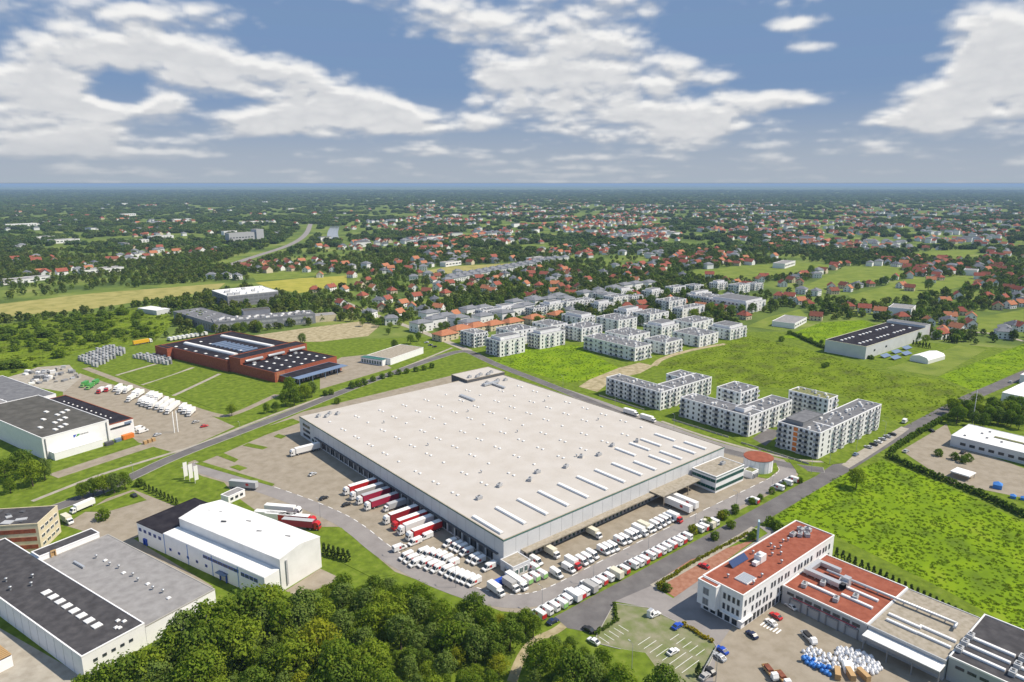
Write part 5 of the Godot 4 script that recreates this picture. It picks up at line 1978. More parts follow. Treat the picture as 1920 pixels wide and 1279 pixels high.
func make_east_side() -> void:
	var h := thing("grey_sports_hall", "long grey hall with a dark roof and white roof lights in the meadow", "hall", Vector3(571.0, 0, -229.5), deg_to_rad(-1.0))
	shell(h, 0, 0, 118.0, 34.0, 0, 10.4, "cladding", "black_bitumen", 0.35, "cream")
	shell(h, 118.1, 0.0, 12.0, 34.0, 0, 12.4, "cladding", "roof_grey", 0.3)
	for j in 2:
		for i in 16:
			if i % 5 != 4:
				part(h, "roof_light", boxmesh("hl", Vector3(2.6, 0.6, 1.8), "bright"), Vector3(8.0 + i * 6.6, 10.52, -9.0 - j * 15.0))
	for i in 2:
		hang(h, "window", window_mesh(3.0, 1.6, "dark_grey", "glass"), "f", 0, 0, 118, 34, 16.0 + i * 22.0, 5.4)
	for i in 5:
		var p := thing("solar_table", "%s ground solar table from the left beside the grey hall" % ORDINAL[i], "solar panel", Vector3(592.0 + (i % 3) * 22.0, 0, -222.0 + floorf(i / 3.0) * 8.0), deg_to_rad(-4.0), "solar tables by the grey hall")
		var st := tool()
		for t in [0.0, 0.08]:
			quad(st, Vector3(-6, 0.7 + t, 2), Vector3(-6, 2.3 + t, -2), Vector3(6, 2.3 + t, -2), Vector3(6, 0.7 + t, 2))
		part(p, "panel", done(st, M.steel_blue))
		st = tool()
		for k in 3:
			bar(st, Vector3(-5 + k * 5, 0, 1.5), Vector3(-5 + k * 5, 0.9, 1.5), 0.08, 0.08, 4)
			bar(st, Vector3(-5 + k * 5, 0, -1.5), Vector3(-5 + k * 5, 2.1, -1.5), 0.08, 0.08, 4)
		part(p, "frame", done(st, M.mid_grey))
	var tent := thing("white_storage_tent", "white arched storage tent on the mown field", "tent", Vector3(608.0, 0, -196.0), deg_to_rad(-6.0))
	var ts := tool()
	prism(ts, [[-7.0, 0.0], [7.0, 0.0], [7.0, 3.0], [5.6, 4.8], [0.0, 6.0], [-5.6, 4.8], [-7.0, 3.0]], -14.0, 14.0)
	var tm := part(tent, "cover", done(ts, M.bright))
	tm.rotation.y = PI / 2
	var e := thing("low_white_hall", "low hall with a pale roof at the right edge behind the hedge", "hall", Vector3(412.0, 0, -50.0), deg_to_rad(0.0))
	shell(e, 0, 0, 28.0, 66.0, 0, 5.8, "cladding", "white_metal", 0.3)
	for i in 12:
		hang(e, "window", window_mesh(2.6, 1.5, "dark_grey", "glass"), "l", 0, 0, 28, 66, 6.0 + i * 4.4, 2.6)
	for i in 14:
		part(e, "roof_vent", boxmesh("ev", Vector3(1.0, 0.6, 1.0), "mid_grey"), Vector3(5.0 + (i * 5) % 18, 5.92, -61.0 + (i * 9) % 56))
	part(e, "roof_light", boxmesh("el", Vector3(2.2, 0.4, 40.0), "moss_roof"), Vector3(15.0, 5.92, -30.0))
	var e2 := thing("pale_roofed_shed", "big shed with a plain pale roof at the right edge beyond the trees", "shed", Vector3(520.0, 0, -92.0), deg_to_rad(-3.0))
	shell(e2, 0, 0, 60.0, 30.0, 0, 7.0, "white_wall", "white_metal", 0.3)
	var e3 := thing("white_gabled_barn", "white barn at the right edge beside the road", "barn", Vector3(586.0, 0, -116.0), deg_to_rad(-2.0))
	shell(e3, 0, 0, 30.0, 12.0, 0, 6.0, "white_wall", "white_metal", 0.3)
	var mp := thing("market_pavilion", "white canopied stall with a blue tent behind the field hedge", "pavilion", Vector3(366.0, 0, -93.0), deg_to_rad(-4.0))
	shell(mp, 0, 0, 8.0, 8.5, 2.4, 2.8, "bright", "bright", 0.0)
	for i in 4:
		part(mp, "post", boxmesh("mpp", Vector3(0.18, 2.4, 0.18), "mid_grey"), Vector3(0.5 + (i % 2) * 7.0, 0, -0.5 - floorf(i / 2.0) * 7.5))
	var tents := [[369.0, -82.0, 3.6], [362.0, -74.0, 2.2], [363.5, -70.5, 2.0]]
	for i in 3:
		var b := thing("blue_tent", ["larger blue tent beside the white stall", "nearer of two little blue tents behind the hedge", "farther of two little blue tents behind the hedge"][i], "tent", Vector3(tents[i][0], 0, tents[i][1]), 0.2, "blue tents behind the hedge")
		var bs := tool()
		var r: float = tents[i][2] / 2.0
		box(bs, Vector3(-r, 0, -r), Vector3(r, r * 1.1, r))
		part(b, "side_wall", done(bs, M.blue_plastic))
		bs = tool()
		for k in 4:
			var a0 := PI / 4 + PI / 2 * k
			tri(bs, Vector3(cos(a0) * r * 1.5, r * 1.1, sin(a0) * r * 1.5), Vector3(0, r * 1.9, 0), Vector3(cos(a0 + PI / 2) * r * 1.5, r * 1.1, sin(a0 + PI / 2) * r * 1.5))
		part(b, "roof", done(bs, M.blue_plastic))


# ---------------------------------------------------------------- vehicles: built nose to +x, on the ground
func wheels(o: Node3D, xs: Array, half: float, r: float) -> void:
	var k := "wheel%.2f" % r
	if not proto.has(k):
		var st := tool()
		bar(st, Vector3(0, 0, -0.12), Vector3(0, 0, 0.12), r, r, 12)
		bar(st, Vector3(0, 0, 0.12), Vector3(0, 0, -0.12), r, r, 12)
		var m := done(st, M.rubber)
		st = tool()
		bar(st, Vector3(0, 0, -0.13), Vector3(0, 0, 0.13), r * 0.55, r * 0.55, 8)
		bar(st, Vector3(0, 0, 0.13), Vector3(0, 0, -0.13), r * 0.55, r * 0.55, 8)
		proto[k] = done(st, M.silver, m)
	for x in xs:
		for s in [-1, 1]:
			part(o, "wheel", proto[k], Vector3(x, r, s * (half - 0.1)))


func van_proto(key: String, called: String, tail: String, mark: String) -> void:
	var o := Node3D.new()
	o.name = called
	o.set_meta("category", "van")
	var st := tool()
	prism(st, [[-2.95, 0.35], [2.75, 0.35], [2.95, 0.55], [2.92, 1.05], [2.05, 1.25], [1.35, 2.25], [1.0, 2.5], [-2.85, 2.55], [-2.95, 2.3]], -1.0, 1.0, 0.09)
	part(o, "body", done(st, M.white))
	st = tool()
	prism(st, [[2.06, 1.27], [1.40, 2.22], [1.36, 2.22], [2.02, 1.25]], -0.86, 0.86)
	prism(st, [[2.12, 1.27], [1.46, 2.22], [1.40, 2.22], [2.06, 1.27]], -0.84, 0.84)
	part(o, "windscreen", done(st, M.glass))
	for s in [-1, 1]:
		st = tool()
		prism(st, [[1.85, 1.32], [1.38, 2.05], [0.55, 2.05], [0.55, 1.32]], s * 1.0 - 0.02, s * 1.0 + 0.02)
		part(o, "side_window", done(st, M.glass))
		if mark:
			st = tool()
			prism(st, [[-0.2, 1.0], [0.45, 1.2], [0.35, 1.95], [-0.55, 2.0], [-0.7, 1.3]], s * 1.0 - 0.025, s * 1.0 + 0.025)
			part(o, "side_logo", done(st, M[mark]))
	st = tool()
	if tail == "white":
		cbox(st, Vector3(-2.955, 1.85, 0), Vector3(0.03, 0.6, 1.4))
		part(o, "rear_window", done(st, M.glass))
	else:
		prism(st, [[-2.98, 0.5], [-2.70, 0.5], [-2.70, 2.05], [-2.98, 2.05]], -1.012, 1.012)
		part(o, "rear_door", done(st, M[tail]))
	st = tool()
	cbox(st, Vector3(2.93, 0.52, 0), Vector3(0.14, 0.32, 1.9))
	part(o, "front_bumper", done(st, M.dark_grey))
	st = tool()
	cbox(st, Vector3(-2.98, 0.45, 0), Vector3(0.12, 0.22, 1.9))
	part(o, "rear_bumper", done(st, M.dark_grey))
	for s in [-1, 1]:
		st = tool()
		cbox(st, Vector3(2.86, 0.9, s * 0.72), Vector3(0.14, 0.22, 0.36))
		part(o, "headlight", done(st, M.steel))
	wheels(o, [1.9, -1.75], 1.0, 0.36)
	proto[key] = o


func box_truck_proto(key: String, cab: String, cargo: String, length: float) -> void:
	var o := Node3D.new()
	o.name = "box_truck"
	o.set_meta("category", "truck")
	var h := length / 2.0
	var st := tool()
	prism(st, [[h - 1.9, 0.5], [h - 0.05, 0.5], [h, 1.2], [h - 0.25, 1.45], [h - 0.65, 2.45], [h - 1.9, 2.5]], -1.05, 1.05, 0.07)
	part(o, "cab", done(st, M[cab]))
	st = tool()
	prism(st, [[h - 0.20, 1.5], [h - 0.58, 2.35], [h - 0.66, 2.35], [h - 0.28, 1.5]], -0.95, 0.95)
	for s in [-1, 1]:
		cbox(st, Vector3(h - 1.15, 1.85, s * 1.05), Vector3(0.8, 0.65, 0.03))
	part(o, "cab_window", done(st, M.glass))
	st = tool()
	box(st, Vector3(-h, 0.95, -1.2), Vector3(h - 2.05, 3.35, 1.2))
	part(o, "cargo_box", done(st, M[cargo]))
	st = tool()
	box(st, Vector3(-h + 0.1, 0.55, -0.5), Vector3(h - 1.95, 0.94, 0.5))
	part(o, "chassis", done(st, M.dark_grey))
	wheels(o, [h - 1.0, -h + 1.5], 1.05, 0.45)
	proto[key] = o


func lorry_proto(key: String, cab: String, cargo: String, top: String) -> void:
	var o := Node3D.new()
	o.name = "articulated_lorry"
	o.set_meta("category", "lorry")
	var st := tool()
	prism(st, [[5.9, 0.55], [8.2, 0.55], [8.25, 1.6], [8.1, 2.6], [7.6, 3.5], [6.6, 3.75], [5.9, 3.5]], -1.22, 1.22, 0.08)
	var c := part(o, "cab", done(st, M[cab]))
	st = tool()
	prism(st, [[8.26, 1.75], [8.14, 2.55], [8.06, 2.55], [8.18, 1.75]], -1.1, 1.1)
	for s in [-1, 1]:
		cbox(st, Vector3(7.5, 2.1, s * 1.22), Vector3(0.8, 0.7, 0.03))
	part(c, "windscreen", done(st, M.glass))
	if cargo:
		st = tool()
		box(st, Vector3(-8.2, 1.15, -1.27), Vector3(5.4, 3.9, 1.27))
		part(o, "trailer", done(st, M[cargo]))
		st = tool()
		box(st, Vector3(-8.21, 3.902, -1.275), Vector3(5.41, 3.99, 1.275))
		part(o, "trailer_roof", done(st, M[top]))
		st = tool()
		box(st, Vector3(-8.0, 0.75, -0.5), Vector3(7.0, 1.14, 0.5))
		box(st, Vector3(-2.0, 0.4, -1.2), Vector3(2.5, 1.0, -1.12))
		box(st, Vector3(-2.0, 0.4, 1.12), Vector3(2.5, 1.0, 1.2))
		part(o, "chassis", done(st, M.dark_grey))
		wheels(o, [7.2, 4.3, -4.2, -5.5, -6.8], 1.2, 0.5)
	proto[key] = o


func trailer_proto(key: String, cargo: String) -> void:
	var o := Node3D.new()
	o.name = "parked_trailer"
	o.set_meta("category", "trailer")
	var st := tool()
	box(st, Vector3(-6.8, 1.15, -1.27), Vector3(6.8, 3.95, 1.27))
	part(o, "cargo_box", done(st, M[cargo]))
	st = tool()
	box(st, Vector3(-6.6, 0.75, -0.5), Vector3(6.6, 1.14, 0.5))
	for s in [-1, 1]:
		bar(st, Vector3(4.2, 0, s * 0.6), Vector3(4.2, 0.9, s * 0.6), 0.08, 0.08, 6)
	part(o, "chassis", done(st, M.dark_grey))
	for s in [-1, 1]:
		st = tool()
		prism(st, [[2.4, 2.0], [3.4, 2.3], [3.2, 3.3], [2.0, 3.4], [1.7, 2.5]], s * 1.27 - 0.02, s * 1.27 + 0.02)
		part(o, "side_logo", done(st, M.red))
	wheels(o, [-3.0, -4.3, -5.6], 1.2, 0.5)
	proto[key] = o


func car_proto(key: String, colour: String) -> void:
	var o := Node3D.new()
	o.name = "parked_car"
	o.set_meta("category", "car")
	var st := tool()
	prism(st, [[-2.15, 0.3], [2.05, 0.28], [2.2, 0.5], [2.1, 0.75], [1.1, 0.92], [0.45, 1.4], [-0.95, 1.45], [-1.75, 1.0], [-2.15, 0.92]], -0.88, 0.88, 0.1)
	part(o, "body", done(st, M[colour]))
	st = tool()
	prism(st, [[1.08, 0.95], [0.48, 1.36], [0.42, 1.36], [1.0, 0.93]], -0.72, 0.72)
	prism(st, [[1.14, 0.95], [0.54, 1.38], [0.46, 1.38], [1.06, 0.95]], -0.70, 0.70)
	part(o, "windscreen", done(st, M.glass))
	st = tool()
	prism(st, [[-1.0, 1.42], [-1.74, 1.02], [-1.80, 1.04], [-1.06, 1.46]], -0.70, 0.70)
	part(o, "rear_window", done(st, M.glass))
	for s in [-1, 1]:
		st = tool()
		prism(st, [[0.85, 0.95], [0.35, 1.32], [-0.85, 1.36], [-1.35, 1.0]], s * 0.88 - 0.015, s * 0.88 + 0.015)
		part(o, "side_window", done(st, M.glass))
	wheels(o, [1.35, -1.3], 0.88, 0.32)
	proto[key] = o


func make_vehicles() -> void:
	van_proto("van_red", "delivery_van", "red", "red")
	van_proto("van_plain", "delivery_van", "white", "")
	van_proto("van_logo", "delivery_van", "white", "red")
	van_proto("van_green", "delivery_van", "lime", "red")
	var S := -PI / 2
	var N := PI / 2
	for n in VANS_DOCK.size():
		var v: Array = VANS_DOCK[n]
		copy_of("van_logo", "white van backed up to the shaded warehouse docks, %s from the left" % ORDINAL[rank_of(VANS_DOCK, n)], Vector3(v[0], 0.03, v[1]), PI + rng.randf_range(-0.03, 0.03), "vans at the shaded docks")
	for n in VANS_POOL.size():
		var v: Array = VANS_POOL[n]
		copy_of("van_logo" if n % 4 else "van_plain", "white van in the open van park below the dock row, %s from the left" % ORDINAL[rank_of(VANS_POOL, n)], Vector3(v[0], 0.03, v[1]), PI + rng.randf_range(-0.05, 0.05) + (PI if n == 18 else 0.0), "vans in the open van park")
	for n in VANS_GREEN.size():
		var v: Array = VANS_GREEN[n]
		copy_of("van_green", "white van with a lime green tail by the corner annex, %s from the left" % ORDINAL[rank_of(VANS_GREEN, n)], Vector3(v[0], 0.03, v[1]), N + rng.randf_range(-0.05, 0.05), "green tailed vans")
	for n in VANS_MID.size():
		var v: Array = VANS_MID[n]
		copy_of("van_plain" if n % 3 else "van_logo", "white van in the row facing the lane before the lit wall, %s from the left" % ORDINAL[rank_of(VANS_MID, n)], Vector3(v[0], 0.06, v[1]), S + rng.randf_range(-0.04, 0.04), "vans before the lit wall")
	for n in VANS_VERGE.size():
		var v: Array = VANS_VERGE[n]
		copy_of(["van_red", "van_logo", "van_plain", "van_red", "van_logo"][n % 5] if n != 3 else "van_green", "white van parked tail first along the grass verge, %s from the left" % ORDINAL[rank_of(VANS_VERGE, n)], Vector3(v[0], 0.05, v[1]), N + rng.randf_range(-0.05, 0.05), "vans along the grass verge")
	box_truck_proto("box_white", "white", "white", 7.6)
	box_truck_proto("box_grey", "white", "grey", 7.6)
	box_truck_proto("box_long", "white", "bright", 10.5)
	box_truck_proto("box_red", "red", "white", 7.4)
	box_truck_proto("box_cream", "white", "cream", 7.2)
	box_truck_proto("box_green", "lime", "green_paint", 8.0)
	for n in BOX_TRUCKS.size():
		var v: Array = BOX_TRUCKS[n]
		copy_of("box_" + v[3], "%s box truck among the depot vans, %s box truck from the left" % [{"white": "white", "grey": "grey", "long": "long white", "red": "red cabbed", "cream": "cream"}[v[3]], ORDINAL[rank_of(BOX_TRUCKS, n)]], Vector3(v[0], 0.05, v[1]), deg_to_rad(v[2]), "box trucks of the depot")
	for c in [["red", "red"], ["red", "white"], ["red", "crimson"], ["white", "red"], ["white", "grey"], ["white", "crimson"], ["white", "darkred"], ["white", "white"]]:
		lorry_proto("lorry_%s_%s" % c, c[0], c[1], "bright" if c[1] != "crimson" else "light_grey")
	for n in TRUCKS_DOCK.size():
		var v: Array = TRUCKS_DOCK[n]
		copy_of("lorry_%s_%s" % [v[2], v[3]], "%s cabbed lorry with a %s trailer at the docks, %s from the left" % [v[2], {"red": "bright red", "grey": "grey", "crimson": "crimson", "darkred": "dark red", "white": "white"}[v[3]], ORDINAL[rank_of(TRUCKS_DOCK, n)]], Vector3(147.0 - 0.7 - 8.25, 0.03, v[1]), PI, "lorries at the docks")
	box_truck_proto("box_dock", "white", "light_grey", 11.0)
	copy_of("box_dock", "white rigid truck with a grey box at the docks between the lorries", Vector3(141.0, 0.03, TRUCKS_DOCK[3][1] + 6.4), PI)
	copy_of("lorry_white_white", "white lorry alone at the far docks", Vector3(138.0, 0.03, -334.0), PI)
	trailer_proto("trailer_white", "white")
	trailer_proto("trailer_grey", "light_grey")
	copy_of("trailer_white", "nearer of two white trailers under the loading canopy", Vector3(236.0, 0.03, -166.0), -PI / 2, "trailers at the loading canopy")
	copy_of("trailer_white", "farther of two white trailers under the loading canopy", Vector3(241.0, 0.03, -166.4), -PI / 2, "trailers at the loading canopy")
	copy_of("trailer_grey", "grey trailer parked alone near the gate", Vector3(97.3, 0.07, -310.5), deg_to_rad(-51.0))
	copy_of("box_long", "leading white truck passing behind the warehouse", Vector3(317.8, 0.07, -248.5), -PI / 2 + 0.06, "trucks on the back lane")
	copy_of("box_long", "following white truck passing behind the warehouse", Vector3(318.5, 0.07, -262.5), -PI / 2 + 0.06, "trucks on the back lane")
	var tk := [[96.0, -271.0, "lorry_red_white"], [98.8, -266.5, "lorry_white_white"], [102.6, -261.6, "lorry_red_red"], [102.2, -256.6, "lorry_red_crimson"], [101.5, -274.0, "lorry_white_white"]]
	for i in 5:
		copy_of(tk[i][2], ["red cabbed lorry with a white trailer beside the white hall", "white lorry beside the white hall between the red ones", "all red lorry beside the white hall", "crimson trailered lorry nearest the grass behind the hall", "white lorry farthest from the grass behind the hall"][i], Vector3(tk[i][0], 0.03, tk[i][1]), deg_to_rad(-50.0), "lorries behind the white hall")
	for c in ["white", "blue", "black", "navy", "silver", "grey", "red", "steel"]:
		car_proto("car_" + c, c if c != "steel" else "steel_blue")
	var tell := {
		0: "in the middle of the grass paver car park", 1: "under the yellow hedge in the car park", 2: "beside the gate cabin", 3: "at the car park entrance by the trees", 4: "on the asphalt by the car park hedge", 5: "on the grass by the dirt path",
		6: "beside the silver one at the yard wall", 7: "beside the blue one at the yard wall", 8: "at the yard wall near the lone thuja", 9: "lowest at the yard wall", 10: "before the red roofed office", 11: "next to the red one before the office", 12: "at the crossing stripes by the office corner",
		13: "on the red paved strip", 14: "in the shade of the office corner", 15: "before the workshop gates", 23: "crossing the depot yard", 24: "in the open yard by the far docks", 25: "on the forecourt of the white hall", 16: "alone on the pale strip before the orange panelled flats", 17: "nearest the road corner in the row beside the flats", 18: "second in the row beside the flats", 19: "third in the row beside the flats", 20: "fourth in the row beside the flats", 21: "fifth in the row beside the flats", 22: "last in the row beside the flats", 26: "in the factory lot", 27: "at the exit of the factory lot", 28: "below the two white poles", 29: "in the yard behind the dark hedge corner", 30: "beside the low white hall", 31: "at the far corner of the hedged yard", 32: "far along the road at the right edge", 33: "on the pale street near the small shop", 34: "nearest the junction on the pale street", 35: "farthest up the pale street", 36: "in the yard near the first dock lorry",
	}
	for n in CARS.size():
		var v: Array = CARS[n]
		copy_of("car_" + v[3], "%s car %s" % [v[3], tell.get(n, "%s from the left among all the cars" % ORDINAL[rank_of(CARS, n)])], Vector3(v[0], 0.07, v[1]), deg_to_rad(v[2]))
	# flat bed trucks
	for n in PICKUPS.size():
		var v: Array = PICKUPS[n]
		var o := thing("flatbed_truck", ["flatbed truck with a black cargo in the middle of the recycling yard", "flatbed truck with a wooden bed at the bottom of the yard", "flatbed truck with a pale wooden bed at the bottom edge"][n], "truck", Vector3(v[0], 0.06, v[1]), deg_to_rad(v[2] + 180.0))
		var st := tool()
		prism(st, [[1.6, 0.5], [3.2, 0.5], [3.25, 1.2], [2.7, 2.2], [1.6, 2.25]], -0.95, 0.95, 0.06)
		part(o, "cab", done(st, M.white))
		st = tool()
		prism(st, [[3.06, 1.4], [2.76, 2.1], [2.68, 2.1], [2.98, 1.4]], -0.85, 0.85)
		part(o, "windscreen", done(st, M.glass))
		st = tool()
		box(st, Vector3(-3.1, 0.8, -1.05), Vector3(1.4, 0.95, 1.05))
		ring(st, -3.1, 1.05, 4.5, 2.1, 0.951, 1.4, 0.08)
		part(o, "bed", done(st, M.silver if n == 0 else M.wood))
		st = tool()
		cbox(st, Vector3(-1.0, 1.35, 0), Vector3(2.6, 0.8, 1.6))
		part(o, "bed_load", done(st, M.black if n == 0 else M.tile_brown))
		wheels(o, [2.3, -1.9], 0.95, 0.4)
	for n in LOT_TRUCKS.size():
		var v: Array = LOT_TRUCKS[n]
		copy_of({"white": "box_long", "red": "box_red", "green": "box_green"}[v[2]], "%s box truck in the lot of the white factory, %s from the left" % [v[2], ORDINAL[rank_of(LOT_TRUCKS, n)]], Vector3(v[0], 0.04, v[1]), deg_to_rad(-125.0) + rng.randf_range(-0.05, 0.05), "box trucks in the factory lot")
	for n in FAR_ROW.size():
		var v: Array = FAR_ROW[n]
		copy_of("box_white", "white box truck in the row behind the brick hall, %s from the left" % ORDINAL[rank_of(FAR_ROW, n)], Vector3(v[0], 0.05, v[1]), deg_to_rad(100.0), "box trucks behind the brick hall")
	lorry_proto("lorry_yellow", "white", "yellow", "yellow")
	copy_of("lorry_yellow", "yellow lorry behind the brick hall", Vector3(FAR_ROW[0][0] - 22.0, 0.05, FAR_ROW[0][1] - 2.0), deg_to_rad(12.0))
	copy_of("box_long", "large white truck turning beside the bushes", Vector3(35.5, 0.05, -335.0), deg_to_rad(205.0))
	copy_of("box_cream", "white and blue box truck before the cream office", Vector3(28.5, 0.05, -325.0), deg_to_rad(-75.0))
	copy_of("van_plain", "white van at the kerb beyond the orange panelled flats", Vector3(433.0, 0.06, -147.0), 0.1)


# ---------------------------------------------------------------- plants
# a crown of separate leaf sprays, gathered in clumps round a rough egg shape
func crown_mesh(seed_: int, r: float, h: float, clumps: int, leaves: int, leaf: float, mat: String, conic := 0.0) -> ArrayMesh:
	var g := RandomNumberGenerator.new()
	g.seed = seed_
	var v := PackedVector3Array()
	var n := PackedVector3Array()
	var c := PackedColorArray()
	var ix := PackedInt32Array()
	for k in clumps:
		var t := (k + 0.5) / clumps
		var y := lerpf(-0.85, 1.0, pow(t, 0.8))
		var ring_ := sqrt(maxf(0.0, 1.0 - y * y)) if conic <= 0.0 else lerpf(1.0, 0.08, (y + 0.85) / 1.85)
		var a := k * 2.39996 + g.randf_range(-0.5, 0.5)
		var reach := g.randf_range(0.45, 0.95)
		var at := Vector3(cos(a) * ring_ * r * reach, y * h * 0.5, sin(a) * ring_ * r * reach)
		var cr := r * g.randf_range(0.26, 0.46) * (1.0 if conic <= 0.0 else 0.55)
		var tone := g.randf_range(0.72, 1.25)
		for l in leaves:
			var d := Vector3(g.randfn(), g.randfn() * 0.8 + 0.25, g.randfn()).normalized()
			var p := at + d * cr * g.randf_range(0.55, 1.05)
			var nn := (d + Vector3(g.randf_range(-0.7, 0.7), g.randf_range(-0.3, 0.7), g.randf_range(-0.7, 0.7))).normalized()
			var u := nn.cross(Vector3(g.randf_range(-1, 1), g.randf_range(-1, 1), g.randf_range(-1, 1))).normalized()
			var w := nn.cross(u)
			var s := leaf * g.randf_range(0.6, 1.25)
			var i := v.size()
			v.append_array([p - u * s, p + w * s * 0.7, p + u * s, p - w * s * 0.7])
			var sm := (d * 0.75 + nn * 0.5).normalized()
			n.append_array([sm, sm, sm, sm])
			var q := tone * g.randf_range(0.8, 1.2)
			var col := Color(q * g.randf_range(0.9, 1.12), q, q * 0.95)
			c.append_array([col, col, col, col])
			ix.append_array([i, i + 1, i + 2, i, i + 2, i + 3])
	var arr := []
	arr.resize(Mesh.ARRAY_MAX)
	arr[Mesh.ARRAY_VERTEX] = v
	arr[Mesh.ARRAY_NORMAL] = n
	arr[Mesh.ARRAY_COLOR] = c
	arr[Mesh.ARRAY_INDEX] = ix
	var m := ArrayMesh.new()
	m.add_surface_from_arrays(Mesh.PRIMITIVE_TRIANGLES, arr)
	m.surface_set_material(0, M[mat])
	return m


func trunk_mesh(seed_: int, h: float) -> ArrayMesh:
	var g := RandomNumberGenerator.new()
	g.seed = seed_
	var st := tool()
	bar(st, Vector3(0, -0.1, 0), Vector3(0.1, h * 0.4, 0.05), h * 0.028, h * 0.019, 7)
	bar(st, Vector3(0.1, h * 0.4, 0.05), Vector3(0.0, h * 0.75, 0.1), h * 0.019, h * 0.007, 6)
	for i in 5:
		var a := i * 1.3 + g.randf()
		var y := h * g.randf_range(0.25, 0.5)
		bar(st, Vector3(0.06, y, 0.03), Vector3(cos(a) * h * 0.2, y + h * 0.2, sin(a) * h * 0.2), h * 0.011, h * 0.004, 5)
	return done(st, M.bark)


func open_land(p: Vector2) -> bool:
	for b in blocked:
		if Geometry2D.is_point_in_polygon(p, b):
			return false
	return true


func scatter_mesh(o: Node3D, called: String, mesh: Mesh, list: Array, jitter := 0.25) -> void:
	if list.is_empty():
		return
	var mm := MultiMesh.new()
	mm.transform_format = MultiMesh.TRANSFORM_3D
	mm.use_colors = true
	mm.mesh = mesh
	mm.instance_count = list.size()
	for i in list.size():
		var e: Array = list[i]
		mm.set_instance_transform(i, Transform3D(Basis(Vector3.UP, rng.randf() * TAU).scaled(Vector3(e[3], e[4], e[3])), Vector3(e[0], e[1], e[2])))
		var q := 1.0 + rng.randf_range(-jitter, jitter)
		mm.set_instance_color(i, Color(q * rng.randf_range(0.9, 1.15), q, q * rng.randf_range(0.85, 1.1)))
	var x := MultiMeshInstance3D.new()
	x.name = called
	x.multimesh = mm
	o.add_child(x, true)


func tree_place(p: Vector2) -> String:
	var side := p.dot(aside) / p.dot(ahead)
	if p.length() < 260.0:
		return "between the flat roofed factory and the white hall" if side < -0.2 else "at the edge of the foreground wood"
	if side < -0.55:
		return "in the clump beside the white factory"
	if side < -0.4:
		return "in the clump beside the west road"
	if side < 0.05:
		return "by the brick hall, shop or villas"
	if side < 0.42:
		return "in the belt behind the estate blocks"
	return "near the low white hall at the right" if p.length() < 520.0 else "among the pastures at the right"


var crowns: Array = []
var trunks: Array = []
var tints := ["mid green", "dark green", "fresh green", "blue green", "mid green", "yellow green"]


func tree(at: Vector3, h: float, kind: int, label: String, group: String) -> void:
	var o := thing("broadleaf_tree", label, "tree", at, rng.randf() * TAU, group)
	var s := h / 10.0
	o.scale = Vector3(s * rng.randf_range(0.9, 1.12), s, s * rng.randf_range(0.9, 1.12))
	part(o, "trunk", trunks[kind % 2])
	part(o, "crown", crowns[kind], Vector3(0, 6.1, 0))


